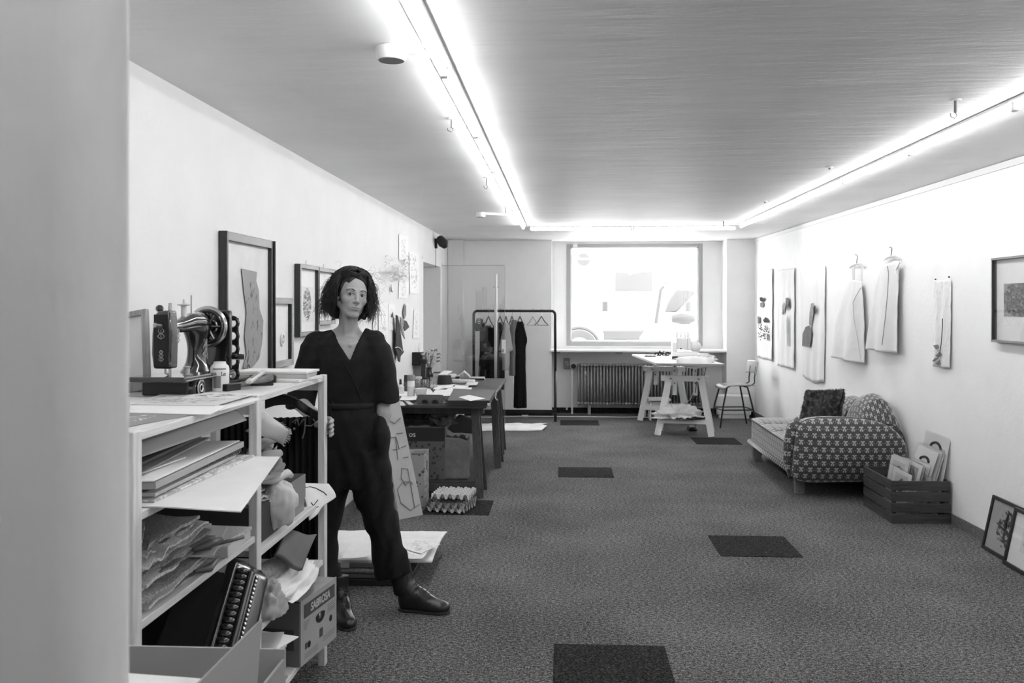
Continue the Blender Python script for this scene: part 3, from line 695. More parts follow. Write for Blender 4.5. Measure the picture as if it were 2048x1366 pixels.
# ---- under the work table
def veg_mat(name, base, ink):
    m, n, l, b = nmat(name)
    v = coords(n, l, 'Object', (1, 1, 1)); vo = n.new('ShaderNodeTexVoronoi'); vo.inputs['Scale'].default_value = 27; l.new(v, vo.inputs['Vector'])
    t = noise(n, l, v, 70, 2)
    d = math_(n, l, 'ADD', vo.outputs['Distance'], math_(n, l, 'MULTIPLY', t, .35))
    l.new(ramp(n, l, d, [(.44, ink), (.48, ink), (.50, base)]), b.inputs['Base Color']); b.inputs['Roughness'].default_value = .85; return m
p = atZ(849, 1031, 0); q = atZ(861, 1016, 0)
vb = thing('vegetable_carton', 'tall carton printed with small vegetables beside the egg trays', 'box', (atY(849, 1000, 6.88).x, 6.88, 0), R(2))
VGM = veg_mat('vegetable_print', .42, .09); h = .40; wd, dp = .15, .30
MB().b2(-wd, 0, 0, dp, .002, h).obj('box_body', VGM, vb, bev=.003)
MB().b2(-wd+.004, -.1, .0, .09, h+.001, h+.004).obj('flap', CARD, vb); MB().b2(-.098, -.004, .0, .14, h+.001, h+.012).obj('flap', mat('flap_grey', .22, .8), vb)
MB().prism([(.13, .27), (.17, .25), (.18, .31), (.15, .34), (.135, .33)], (.0005, 0, 0), (0, 1, 0), (0, 0, 1), .002).obj('handle_hole', BLACK, vb)
p = atZ(873, 985, .131)
vb2 = thing('fruit_carton', 'large dark carton with the letters OS under the work table', 'box', (p.x, 7.30, .131))
VGD = veg_mat('dark_vegetable_print', .13, .05)
MB().b2(-.335, 0, 0, .13, 0, .425).obj('box_body', VGD, vb2, bev=.003)
MB().b2(-.335, -.0, -.0015, -.0005, .31, .42).obj('dark_band', mat('band_dark', .03, .7), vb2)
text('os', .062, frameM((-.265, -.003, .365), (1, 0, 0), (0, 0, 1)), PAPER, vb2)
MB().b2(-.30, -.13, .0, .11, .427, .43).obj('flap', CARD, vb2)
# brown paper bag
pb = thing('paper_bag', 'crumpled brown paper bag standing on the trestle shelf', 'bag', ((atY(905, 900, 7.38).x), 7.38, .131))
def bagf(u, v):
    t = 2*PI*u; sx = .135; sy = .075; e = .35
    c, s = math.cos(t), math.sin(t); x = sx*math.copysign(abs(c)**e, c); y = sy*math.copysign(abs(s)**e, s)
    k = 1-.04*v+.05*fbm(u*5+3, v*3); return (x*k+.012*v, y*(k-.1*v), v*(.33+.015*math.sin(3*t+1))+.001)
MB().grid(bagf, 60, 16, .002, True).obj('paper', mat('kraft_paper', .19, .75, var=.25, vs=7, bmp=.8, bs=9, bd=.02), pb, smooth='all')
MB().b2(-.12, .12, -.06, .06, .002, .02).obj('base', CARD, pb)
gh = MB(); rnd = random.Random(5)
for i in range(16): gh.ell((rnd.uniform(-.09, .09), rnd.uniform(-.03, .03), .29+rnd.random()*.045), (.03, .025, .025), 7)
gh.obj('contents', mat('dark_scraps', .06, .8, bmp=1, bs=40), pb, kind='stuff')
def heap(name, c, r, m, label, cat, seed, fold=.25, fr=2.2, n=40, flat=.0, world=True, group=None):
    """a crumpled cloth: dome displaced along its normal with ridged folds"""
    mb = MB(); c = Vector(c)
    def f(u, v):
        t = 2*PI*u; p = v*PI/2
        d = Vector((math.cos(t)*math.cos(p), math.sin(t)*math.cos(p), math.sin(p)))
        q = d*fr+Vector((seed, seed*1.7, 0)); rg = 1-abs(fbm(q.x, q.y, q.z))*2.2; rg2 = fbm(q.x*2.3+9, q.y*2.3, q.z*2.3)
        k = 1+fold*(rg-.5)+fold*.5*rg2
        return c+Vector((d.x*r[0]*k, d.y*r[1]*k, max(0, d.z*r[2]*k*(1 if v > 0 else 0))))
    mb.grid(f, n, n//2, 0, True)
    return one(mb, name, m, label, cat, group, smooth='all')
heap('leather_jacket', (atY(886, 855, 7.5).x, 7.5, .56), (.11, .12, .17), mat('soft_leather', .10, .28, bmp=.5, bs=14, bd=.01), 'crumpled shiny grey leather piece on the dark carton under the table', 'leather', 2.2, .5, 2.4)
heap('dark_fabric', (atY(843, 855, 7.5).x, 7.5, .56), (.17, .12, .11), mat('dark_fabric_m', .03, .8), 'heap of dark fabric left of the grey leather piece under the table', 'fabric', 5.1, .5, 2)
p = MB(); Yf = 8.2
p.poly([atY(895, 858, Yf), atY(918, 829, Yf), atY(946, 838, Yf), atY(950, 868, Yf), atY(925, 866, Yf), atY(905, 866, Yf)], .05, (0, 1, 0))
one(p, 'grey_bag', mat('bag_grey', .07, .7, var=.2), 'dark grey flat bag standing behind the trestle legs under the table', 'bag', bev=.01)
p = MB(); p.poly([atY(815, 826, 7.6), atY(835, 824, 7.6), atY(838, 838, 7.6), atY(828, 862, 7.6), atY(815, 870, 7.6)], .03, (0, 1, 0)); one(p, 'black_folder', BLACK, 'black folder standing behind the left trestle leg under the table', 'folder')
bx(903, 1000, .3, .3, .3, CARDD, 'storage_carton', 'plain dark carton far back under the work table', 'box', 0, 0) if False else None
# egg trays
EM = mat('egg_tray_pulp', .55, .9, bmp=.4, bs=200, bd=.001)
def tray():
    t = MB(); N = 5; Sx = .29
    t.grid(lambda u, v: (Sx*(u-.5), Sx*(v-.5), .019*math.tanh(2.0*math.cos(2*PI*N*u)*math.cos(2*PI*N*v))), 81, 81, .0022)
    return t
et0 = None
p = atZ(908, 1010, 0); lbs = ['lowest of three stacked grey egg trays on the floor by the trestle', 'middle of three stacked grey egg trays on the floor by the trestle', 'uppermost of three stacked pale egg trays on the floor by the trestle']
EMD = mat('egg_tray_dark', .32, .9, bmp=.4, bs=200, bd=.001)
for i in range(3):
    me = tray()
    o = one(me, 'egg_tray', (EM, EMD, EM)[i], lbs[i], 'egg tray', 'egg trays stacked on the floor', loc=(p.x+.01*i, 6.83, .028+.048*i-.02*(i == 1)), rz=R(-14+4*i), smooth='all')
    o.rotation_euler = (PI*(i == 2), 0, R(-14+4*i))
# leaning cardboard sheet folded, with drawn letters
C0 = atZ(798, 1040, .0); C1 = atZ(845, 1030, .0); yb = 6.78
A0 = atY(757, 780, yb); A1 = A0+(C1-C0)*.78
cb = thing('cardboard_panel', 'long cardboard panel with big faint hand-drawn letters leaning by the work table', 'cardboard', C0)
MB().poly([C0, C1, A1, A0], .006, None).obj('front_face', mat('panel_card', .40, .8, var=.06, vs=6), cb, world=True)
D0 = C0+Vector((-.075, .12, 0)); MB().poly([D0, C0, A0, A0+Vector((-.07, .1, 0))], .006, None).obj('side_face', mat('panel_card_side', .3, .8), cb, world=True)
mk = mat('marker_grey', .2, .8)
nrm = (C1-C0).cross(A0-C0).normalized()
if nrm.y > 0: nrm = -nrm
def pan(a, b):   # a across 0..1, b up 0..1
    return C0.lerp(C1, a).lerp(A0.lerp(A1, a), b)+nrm*.011
def stroke(pts, r=.0032): MB().tube([pan(a, b) for a, b in pts], r, 5).obj('pen_stroke', mk, cb, world=True)
stroke([(.92, .08), (.5, .05), (.15, .12), (.1, .22), (.4, .27), (.75, .26), (.8, .24)]); stroke([(.7, .06), (.72, .36)])
stroke([(.72, .27), (.5, .24), (.35, .3), (.45, .37), (.7, .36)])
stroke([(.35, .44), (.42, .62)]); stroke([(.15, .62), (.45, .61), (.5, .52), (.2, .52)]); stroke([(.6, .45), (.85, .45)]); stroke([(.6, .53), (.85, .54)]); stroke([(.5, .64), (.8, .64)])
stroke([(.85, .76), (.5, .72), (.15, .76), (.3, .83), (.35, .9), (.1, .94)])

# ---- floor stack behind the woman's legs
FS = (-1.28, 4.92)
def slab(x0, x1, y0, y1, z0, z1, m, name, label, cat, rz=0, grp='flat things piled on the floor', bev=.004):
    cx, cy = (x0+x1)/2, (y0+y1)/2
    return one(MB().b2(-(x1-x0)/2, (x1-x0)/2, -(y1-y0)/2, (y1-y0)/2, 0, z1-z0), name, m, label, cat, grp, loc=(cx, cy, z0), rz=rz, bev=bev)
slab(-1.33, -.84, 4.95, 5.45, 0, .035, BLACK, 'portfolio_case', 'black portfolio case at the bottom of the floor pile', 'portfolio')
slab(-1.30, -.90, 4.97, 5.42, .036, .06, mat('slab_grey', .12, .5), 'picture_frame', 'dark framed panel second from the bottom of the floor pile', 'frame', .02)
slab(-1.31, -.89, 4.96, 5.42, .061, .098, mat('bubble_wrap', .3, .25, var=.3, vs=60, bmp=1, bs=120, coat=.3), 'wrapped_parcel', 'parcel in bubble wrap in the middle of the floor pile', 'parcel', .01, bev=.016)
slab(-1.33, -.90, 4.95, 5.42, .099, .128, mat('slab_mid', .14, .6), 'wrapped_parcel', 'grey parcel with a strip of tape on the floor pile', 'parcel', 0)
one(MB().b2(-1.22, -1.17, 4.944, 4.949, .1, .127), 'tape_strip', PAPER2, 'strip of pale tape on the grey parcel', 'tape')
QW = CLOTHW
qb = MB()
def wrapf(u, v):
    x = -1.46+.74*u; y = 4.99+.66*v; return (x, y, .131+.022*(1-(2*v-1)**4)+.006*fbm(x*7, y*7)-.05*max(0, u-.9)*8*0)
qb.grid(wrapf, 30, 24, .012); one(qb, 'quilted_cloth', QW, 'white padded cloth spread over the floor pile', 'cloth', 'flat things piled on the floor', smooth='all')
for i, (c, lb) in enumerate([([(800, 1118), (845, 1120), (856, 1106), (790, 1085)], 'white printed sheet on the floor pile right of the trouser leg'), ([(800, 1096), (843, 1110), (881, 1090), (820, 1076)], 'white sheet with faint sketches jutting right from the floor pile'),
                           ([(682, 1113), (702, 1110), (742, 1090), (722, 1078)], 'rolled paper edge on the floor pile between the legs'), ([(683, 1120), (742, 1113), (744, 1092), (704, 1088)], 'white sheet on the floor pile between the legs')]):
    lay('paper_sheet', c, art('faint_sketch%d' % i, .8, .5, (0, 1), 7, .56, (.5, .5), (.4, .4), seed=i) if i < 2 else PAPER, lb, 'paper', .172+.004*i, curl=.012, group='papers on the floor pile')
one(MB().tube([atZ(823, 1122, .02), atZ(835, 1132, .004), atZ(842, 1136, .004)], .003, 5), 'black_strap_end', BLACK, 'short black strap end lying right of the floor pile', 'strap')

# ================================================================== glass pane with pole, towel, cable, clothes rack
GY = 11.3
gl_ = thing('glass_partition', 'large clear glass pane standing before the clothes rack', 'glass', (-1.1, GY, 0))
gx0, gx1 = atY(884, 0, GY).x, atY(1009.5, 0, GY).x; gz = atY(1000, 531, GY).z
MB().b2(gx0, gx1, GY, GY+.008, .002, gz).obj('pane', glassy('pane_glass', .93, .0, .06), gl_, world=True)
MB().b2(gx0, gx1, GY, GY+.008, gz, gz+.004).obj('top_edge', mat('glass_edge', .25, .2), gl_, world=True)
MB().b2(gx1, gx1+.003, GY, GY+.008, .002, gz).obj('side_edge', mat('glass_edge_light', .45, .2), gl_, world=True)
c = atY(958, 641, GY); MB().lathe((c.x, GY-.002, c.z), [(0, -.001), (.035, -.001), (.035, .001), (0, .001)], 24, 'Y').obj('round_sticker', mat('badge_grey', .14, .5), gl_, world=True)
for i, w in enumerate((.026, .036, .04, .03)): c2 = atY(958, 636.5+i*3.4, GY); MB().b2(c2.x-w/2, c2.x+w/2, GY-.0045, GY-.0035, c2.z-.003, c2.z+.003).obj('print_line', PAPER, gl_, world=True)
p = atY(1007.5, 693, GY); MB().b2(p.x-.026, p.x+.026, GY-.003, GY-.001, p.z-.085, p.z+.085).obj('paper_label', PAPER, gl_, world=True)
q = atY(1006, 700, GY); MB().b2(q.x-.012, q.x+.012, GY-.0045, GY-.0035, q.z-.03, q.z+.01).obj('label_print', mat('label_grey', .25, .6), gl_, world=True)
pl = thing('metal_pole', 'slim shiny metal pole standing in front of the glass pane', 'pole', (atY(991.5, 845, 11.15).x, 11.15, 0))
pz = atY(991, 548, 11.15).z
MB().b2(-.017, .017, -.017, .017, .03, pz).obj('shaft', mat('brushed_alu', .6, .3, metal=1), pl, bev=.004)
MB().lathe((0, 0, pz-.16), [(0, -.028), (.008, -.028), (.008, .028), (0, .028)], 10, 'X').obj('screw', STEEL, pl)
MB().lathe((0, 0, .28), [(0, -.026), (.008, -.026), (.008, .026), (0, .026)], 10, 'X').obj('screw', STEEL, pl)
MB().cyl((0, 0, .0), (0, 0, .04), .012).obj('foot', BLACK, pl)
tw = MB()
ta, tb_ = atZ(926, 850, 0), atZ(1092, 838, 0)
def towf(u, v):
    x = ta.x+(tb_.x-ta.x)*u; y = 11.0+.62*v+.12*u; ed = .03*math.sin(v*9+u*5)
    return (x+ed*(1 if u in (0, 1) else 0), y+.04*fbm(x*3, 1), .008+.03*(1-(2*v-1)**4)*(.5+.5*fbm(x*6, y*6)+.35))
tw.grid(towf, 40, 16, .008); one(tw, 'towel', mat('towel_white', .75, .95, var=.15, vs=5, bmp=.5, bs=120), 'white towel lying on the floor under the glass pane', 'towel', smooth='all')
cbl = MB(); pts = [atZ(912, 826, .01), atZ(935, 833, .01), atZ(980, 834, .01), atZ(1048, 830, .01), atZ(1090, 832, .01), atZ(1180, 832.5, .01), atZ(1245, 834, .01), atZ(1272, 831, .01), atZ(1312, 835, .01)]
pts = [Vector((p.x, min(p.y, 12.5), .007)) for p in pts]; cbl.tube(pts, .007, 6); one(cbl, 'power_cord', WPLAS, 'white power cord running along the floor below the radiator', 'cord')
q = atZ(1052, 829, .0); one(MB().box((q.x, min(q.y, 12.45), .015), (.09, .045, .03)), 'cord_switch', WPLAS, 'white switch block on the power cord under the clothes rack', 'switch', bev=.008)

RY = 12.15
cr = thing('clothes_rack', 'black tubular clothes rack at the back left of the room', 'clothes rack', (atY(1030, 800, RY).x, RY, 0))
xl, xR_ = atY(947.5, 700, RY).x, atY(1110.5, 700, RY).x; zt = atY(1030, 622, RY).z; rr = .05
arc = lambda cx, cz, a0, a1: [(cx+rr*math.cos(a), RY, cz+rr*math.sin(a)) for a in [a0+(a1-a0)*i/6 for i in range(7)]]
BM = mat('black_tube_metal', .018, .3)
MB().tube([(xl, RY, .42)]+arc(xl+rr, zt-rr, PI, PI/2)+arc(xR_-rr, zt-rr, PI/2, 0)+[(xR_, RY, .42)], .0185, 10).obj('hanging_rail', BM, cr, world=True, smooth='all')
for x in (xl, xR_):
    for dy in (-.24, .24): MB().tube([(x, RY, .66), (x+(.004 if dy < 0 else -.004), RY+dy, .012)], .018, 10).obj('leg', BM, cr, world=True, smooth='all')
MB().b2(xl, xR_, RY+.18, RY+.20, .075, .115).obj('base_bar', BM, cr, world=True)
MB().b2(xl, xR_, RY-.18, RY-.16, .12, .16).obj('base_bar', BM, cr, world=True) if False else None
def hanger(px, label, m, w=.21, tilt=0.0, top=None, solid=.006):
    x = atY(px, 640, RY).x; t = thing('clothes_hanger', label, 'hanger', (x, RY, zt), tilt, 'hangers on the clothes rack')
    h = -.10
    MB().tube([(-.018, 0, .012), (-.012, 0, .026), (0, 0, .0325), (.014, 0, .025), (.018, 0, .008), (.006, 0, -.03), (0, 0, h+.03)], .0022, 5).obj('hook', STEEL, t)
    MB().tube([(0, 0, h+.03), (-w*.5, 0, h-.045), (-w, 0, h-.09)], [.008, solid+.003, solid], 7).tube([(0, 0, h+.03), (w*.5, 0, h-.045), (w, 0, h-.09)], [.008, solid+.003, solid], 7).obj('arms', m, t)
    MB().tube([(-w, 0, h-.09), (w, 0, h-.09)], .0045, 6).obj('bar', m, t)
    return t
def drape(px0, px1, y0, y1, m, name, label, top=(.5, .5), yoff=0, fold=.02, nf=4, flare=None, seed=0, grp='clothes on the rack', thin=.05, hem=0):
    """hanging garment: closed oval tube narrower at the neck, folds growing towards the hem"""
    a, b_ = atY(px0, y0, RY), atY(px1, y1, RY); zt_, zb = a.z, b_.z
    def half(v):   # widths relative
        return top[0]+(1-top[0])*min(1, v/ .22) if flare is None else flare(v)
    def f(u, v):
        t = 2*PI*u; hw = (b_.x-a.x)/2*half(v); cx = (a.x+b_.x)/2
        w = fold*(.25+v)*math.sin(nf*t+seed+v*1.5)+fold*.5*fbm(u*8+seed, v*3)
        return (cx+hw*math.cos(t)+w*.5*math.cos(t), RY+yoff+(thin*(.7+.5*v))*math.sin(t)+w, zt_+(zb-zt_)*v+hem*math.cos(t)*v)
    mb = MB(); mb.grid(f, 56, 22, .0025, True)
    return one(mb, name, m, label, 'garment', grp, smooth='all')
WHG = mat('wooden_hanger', .12, .4); 
hanger(977, 'dark hanger under the leftmost black garment', WHG, .06); hanger(1000, 'hanger under the black jacket', WHG, .06)
hanger(1012, 'hanger holding the pale top', WHG, .04); hanger(1024, 'hanger holding the grey cardigan', WHG, .05); hanger(1040, 'hanger holding the long black dress', WHG, .06)
hanger(1066, 'empty pale hanger turned sideways on the rack', mat('pale_hanger', .45, .5), .085); hanger(1083, 'empty wooden hanger at the right end of the rack', mat('mid_wood', .16, .5), .095)
fb = lambda v: .45+.55*min(1, v/.12)
drape(958, 990, 652, 757, BLKF, 'black_coat', 'black coat hanging leftmost on the clothes rack', flare=lambda v: (.45+.4*min(1, v/.1)) if v < .5 else .85+.3*(v-.5), seed=1)
heap('black_bag', (atY(961, 650, RY).x, RY-.05, 1.19), (.07, .07, .14), mat('bag_black', .015, .4), 'small black ruffled bag hanging at the left end of the clothes rack', 'bag', 1.1, .4)
drape(984, 1008, 645, 757, mat('navy_cloth', .02, .9, var=.3), 'black_jacket', 'dark jacket hanging second from left on the clothes rack', flare=fb, seed=2, yoff=.03)
drape(1002, 1024, 645, 740, mat('beige_cloth', .42, .95, bmp=.3, bs=200), 'pale_blouse', 'pale loose top on the clothes rack right of the black jacket', flare=lambda v: (.3+1.0*min(1, v/.55)) if v < .58 else .55, seed=3, yoff=-.05, nf=3)
drape(1019, 1037, 640, 751, mat('grey_knit', .2, .95, bmp=.5, bs=200), 'grey_cardigan', 'grey long cardigan between the pale top and the black dress', flare=fb, seed=4, yoff=0)
drape(1029, 1052, 643, 815, BLKF, 'black_dress', 'long black dress hanging rightmost on the clothes rack', flare=lambda v: (.45+.75*min(1, v/.2)) if v < .28 else (1.0 if v < .3 else .88+.14*v), seed=5, yoff=-.03)
# ================================================================== white trestle table before the window
WT = mat('white_lacquer', .78, .45, var=.02); WTE = mat('tabletop_edge', .35, .6)
TZ2 = .872
c1, c2, c3 = atZ(1312, 726, TZ2), atZ(1450, 728, TZ2), atZ(1264, 708.5, TZ2)
c4 = c2+(c3-c1)
wt = thing('trestle_table', 'white table on two adjustable white trestles before the window', 'table', ((c1.x+c2.x)/2, 11.4, 0))
MB().poly([c1-Vector((0, 0, .024)), c2-Vector((0, 0, .024)), c4-Vector((0, 0, .024)), c3-Vector((0, 0, .024))], .024, (0, 0, 1)).obj('tabletop', WT, wt, world=True, bev=.001)
MB().poly([c1+Vector((0, -.003, -.023)), c2+Vector((0, -.003, -.023)), c2+Vector((0, -.003, -.001)), c1+Vector((0, -.003, -.001))], .003, (0, -1, 0)).obj('edge_band', WTE, wt, world=True)
ux = (c2-c1).normalized(); uy = Vector((-ux.y, ux.x, 0))
def trestle_white(o, zt_, zb_beam, width, hold):
    """o = centre on floor; frame: two A legs, beam, two risers, top bar, lower shelf"""
    P = lambda a, b, z: o+ux*a+uy*b+Vector((0, 0, z))
    h = width/2
    for s in (-1, 1):
        for e in (-1, 1):
            MB().beam(P(s*(h-.05), e*.045, zb_beam+.02), P(s*(h+.08), e*.20, 0), .075, .024, uy).obj('leg', WT, wt, world=True, bev=.002)
        MB().beam(P(s*(h-.11), 0, .46), P(s*(h-.11), 0, zt_), .05, .024, uy).obj('riser', WT, wt, world=True, bev=.002)
        for q in range(5): 
            if zt_-.06-.05*q > zb_beam+.05 or q > 3:
                z = zt_-.045-.05*q
                MB().cyl(P(s*(h-.11), -.0125, z), P(s*(h-.11), -.0165, z), .008, n=10).obj('peg_hole', mat('hole_dark', .1, .8), wt, world=True)
        MB().cyl(P(s*(h-.07), -.055, zb_beam), P(s*(h-.07), -.066, zb_beam), .012, n=10).obj('bolt', CHROME, wt, world=True)
    for e in (-1, 1): MB().beam(P(-h-.05, e*.028, zb_beam), P(h+.05, e*.028, zb_beam), .024, .065).obj('crossbeam', WT, wt, world=True, bev=.002)
    MB().beam(P(-h-.03, 0, zt_-.012), P(h+.03, 0, zt_-.012), .07, .024).obj('top_bar', WT, wt, world=True, bev=.002)
    MB().beam(P(-h-.02, 0, .19), P(h+.02, 0, .19), .3, .018).obj('lower_shelf', WT, wt, world=True, bev=.002)
    for e in (-1, 1): MB().beam(P(-h-.05, e*.17, .165), P(h+.05, e*.17, .165), .02, .05).obj('lower_rail', WT, wt, world=True, bev=.002)
f1, f2 = atZ(1321, 872, 0), atZ(1430, 874, 0)
trestle_white(Vector(((f1.x+f2.x)/2, f1.y+.21, 0)), TZ2-.025, .66, (f2.x-f1.x)-.16, 0)
f1, f2 = atZ(1285, 842, 0), atZ(1378, 842, 0)
trestle_white(Vector(((f1.x+f2.x)/2, f1.y+.19, 0)), TZ2-.025, .68, (f2.x-f1.x)-.16, 0)
def T2(px, py): return atZ(px, py, TZ2)
# sewing machines
a = T2(1372, 715); sg = thing('overlock_machine', 'white overlock sewing machine on the white trestle table', 'sewing machine', (a.x, a.y, TZ2))
MB().b2(-.17, .17, .0, .16, 0, .075).obj('base', WPLAS, sg, bev=.012)
MB().b2(-.17, -.11, .0, .15, .07, .19).obj('left_tower', WPLAS, sg, bev=.01)
MB().b2(-.115, .02, .02, .14, .10, .245).obj('front_cover', WPLAS, sg, bev=.008)
MB().b2(.02, .07, .03, .13, .09, .25).obj('thread_guide_block', WPLAS, sg, bev=.006)
MB().ell((.13, .08, .135), (.075, .05, .07), 18).obj('motor_housing', WPLAS, sg, smooth='all')
MB().tube([(-.02, .17, .05), (-.02, .17, .42)], .0035, 6).obj('thread_pole', CHROME, sg)
MB().tube([(-.11, .17, .42), (.07, .17, .42)], .0035, 6).obj('thread_guide_bar', CHROME, sg)
for x in (-.09, -.04, .01, .05): MB().lathe((x, .19, .24), [(.012, 0), (.02, .005), (.008, .085), (0, .085)], 10).obj('thread_cone', PAPER, sg, smooth=True)
MB().b2(-.075, -.055, -.006, .001, .105, .12).obj('needle_plate', BLACK, sg); MB().b2(.10, .16, -.004, .02, .015, .05).obj('hand_wheel', mat('wheel_grey', .12, .4), sg, bev=.01)
MB().b2(-.03, .05, -.004, -.001, .095, .1).obj('slot', GREYP, sg)
q = T2(1384, 717); one(MB().tube([(q.x-.2, q.y, TZ2+.035), (q.x+.2, q.y-.03, TZ2+.035)], .034, 16), 'fabric_roll', CLOTHW, 'thick white roll of fabric in front of the overlock machine', 'roll', smooth=True)
# lace cloth draped over the front edge
cl = MB()
ca, cb_ = T2(1348, 716), T2(1412, 716)
def lacef(u, v):
    t = -.9+1.8*u; r = .02+.30*v
    x = ca.x+.10+r*math.sin(t)*1.0+.04*u; y = c1.y+.26-r*math.cos(t)*1.06
    z = TZ2+.03+.028*abs(math.sin(9*u))*v+.03*(1-v)+.012*fbm(x*12, y*12)
    over = c1.y-.004-y
    if over > 0: y = c1.y-.014-.012*math.sin(22*u); z = TZ2+.012-over*1.0
    return (x, y, z)
cl.grid(lacef, 48, 22, .003); one(cl, 'lace_cloth', CLOTHW, 'white lace-edged cloth spilling over the front edge of the trestle table', 'cloth', smooth='all')
heap('white_cloth', (T2(1410, 722).x, T2(1410, 722).y+.1, TZ2), (.14, .13, .07), CLOTHW, 'folded white cloth heap right of the lace cloth', 'cloth', 3.3, .4)
# scissors and pouch, dish, scraps
for i, (px, py, rz, lb) in enumerate(((1318, 712, 1.9, 'open black-handled scissors standing on the trestle table'), (1330, 712, 1.2, 'second pair of scissors on the trestle table, pale blades up'))):
    a = T2(px, py); t = thing('scissors', lb, 'scissors', (a.x, a.y, TZ2+.012), rz, 'scissors on the trestle table')
    MB().torus((.03, .02, .01), .022, .008, 'X', 16, 6).torus((.03, -.025, .014), .022, .008, 'X', 16, 6).obj('handle', BLACK, t)
    MB().beam((.03, 0, .02), (-.06, .01, .06), .016, .003).beam((.03, 0, .02), (-.07, -.02, .045), .016, .003).obj('blade', STEEL if i else BLACK, t)
a = T2(1350, 719); one(MB().box((a.x, a.y, TZ2+.02), (.075, .03, .04), rz=.5), 'glasses_case', BLACK, 'small black case leaning on the lace cloth', 'case', bev=.008)
a = T2(1300, 713.5); ds = thing('dish', 'flat dark dish with white scraps on the left of the trestle table', 'dish', (a.x, a.y, TZ2))
MB().lathe((0, 0, 0), [(0, .001), (.07, .001), (.085, .012), (.08, .012), (.066, .004), (0, .004)], 24).obj('plate', mat('dish_grey', .15, .4), ds, smooth=True)
f = MB(); rnd = random.Random(8)
for i in range(22): f.ell((rnd.uniform(-.055, .055), rnd.uniform(-.05, .05), .012+rnd.random()*.012), (.018, .014, .01), 6)
f.obj('scraps', PAPER, ds, kind='stuff')
for i, (x, y) in enumerate(((1335, 715), (1344, 717), (1287, 711))): lay('paper_scrap', [(x-7, y+1), (x+5, y+1.5), (x+8, y-1), (x-4, y-1.2)], PAPER2, ('pale scrap of paper beside the scissors on the trestle table', 'second pale scrap in front of the scissors on the trestle table', 'white scrap at the far left of the trestle table')[i], 'paper', TZ2+.001, .003, group='scraps on the trestle table')
# under the trestle table
st = thing('step_stool', 'low white stool behind the near trestle', 'stool', (atY(1317, 800, 12.3).x, 12.3, 0))
x0s, x1s = atY(1296, 0, 12.25).x-atY(1317, 0, 12.3).x, atY(1341, 0, 12.25).x-atY(1317, 0, 12.3).x
MB().b2(x0s, x1s, -.12, .2, .26, .285).obj('seat', WT, st, bev=.004); MB().b2(x0s+.02, x0s+.04, -.1, .18, 0, .26).obj('side_panel', WT, st); MB().b2(x1s-.04, x1s-.02, -.1, .18, 0, .26).obj('side_panel', WT, st)
MB().b2(x0s+.04, x1s-.04, -.08, -.065, .12, .25).obj('front_panel', PAPER2, st)
ca = atY(1362, 838, 10.88)
wf_ = heap('white_fabric', (ca.x-.03, 10.87, .20), (.27, .14, .14), CLOTHW, 'heap of white fabric lying on the lower shelf of the near trestle', 'fabric', 7.4, .45, 1.8)
ar = MB(); rnd = random.Random(4)
for i in range(14):
    p = Vector((ca.x-.15+rnd.random()*.36, 10.71+rnd.random()*.06, .205)); pts = [p]
    for k_ in range(4): p = p+Vector((rnd.uniform(-.05, .07), rnd.uniform(-.02, .02), rnd.uniform(-.008, .012))); p.z = max(p.z, .203); pts.append(p)
    ar.tube(pts, .006, 5)
one(ar, 'tangled_cables', BLACK, 'tangle of black cables on the lower shelf of the near trestle', 'cables', kind='stuff')
q = atZ(1384, 861, 0); fp = thing('foot_pedal', 'black sewing machine foot pedal on the floor under the trestle table', 'foot pedal', (q.x, q.y, 0))
MB().prism([(-.08, 0), (.08, 0), (.08, .05), (-.08, .025)], (0, 0, .001), (0, 1, 0), (0, 0, 1), .1).obj('housing', BLACK, fp, bev=.006); MB().box((0, 0, .052), (.07, .11, .006), rot=Matrix.Rotation(R(9), 3, 'X')).obj('tread', GLOSS, fp)
for i, (pp, lb) in enumerate((([(1396, 735, 10.9), (1390, 790, 10.95), (1378, 830, 11.0), (1392, 850, 10.8)], 'black cable hanging from the trestle table to the foot pedal'), ([(1392, 735, 11.2), (1391, 775, 11.2), (1380, 800, 11.25), (1350, 815, 11.3)], 'pale cable hanging behind the near trestle'), ([(1412, 735, 11.0), (1406, 760, 11.0), (1398, 790, 11.1), (1370, 812, 11.2), (1355, 820, 11.3)], 'second black cable hanging slanted behind the near trestle'))):
    one(MB().tube([atY(*p_) for p_ in pp], .004, 5), 'cable', BLACK if i != 1 else WPLAS, lb, 'cable', 'cables under the trestle table')
# ================================================================== chair
cx = atZ(1475, 849, 0); ch = thing('wooden_chair', 'wooden shell chair on thin dark metal legs behind the sofa', 'chair', (2.185, 11.72, 0), R(-90+8))
WD = wood('chair_wood', .32, .22, axis=1, rough=.3, spec=.5, coat=.4); SZ = .53
def seatf(u, v):
    x = (u-.5)*.40*(1-.10*v); y = -.20+.40*v; z = SZ-.035*max(0, (.18-v)/.18)**2*1.2-.01*math.sin(PI*u)+.006*v
    return (x, y, z)
MB().grid(seatf, 16, 20, .012).obj('seat', WD, ch, smooth='all')
def backf(u, v):
    a_ = (u-.5)*1.1; x = .20*math.sin(a_)/math.sin(.55)*.95; y = .235-.05*(1-math.cos(a_))*4+.0; z = .665+.16*v
    r_ = 1 - .06*(abs(2*v-1)**6); return (x*r_, y+.03*v, z+.01*math.sin(PI*u))
MB().grid(backf, 20, 12, .010).obj('backrest', WD, ch, smooth='all')
CM = mat('chair_metal', .035, .35, metal=.3)
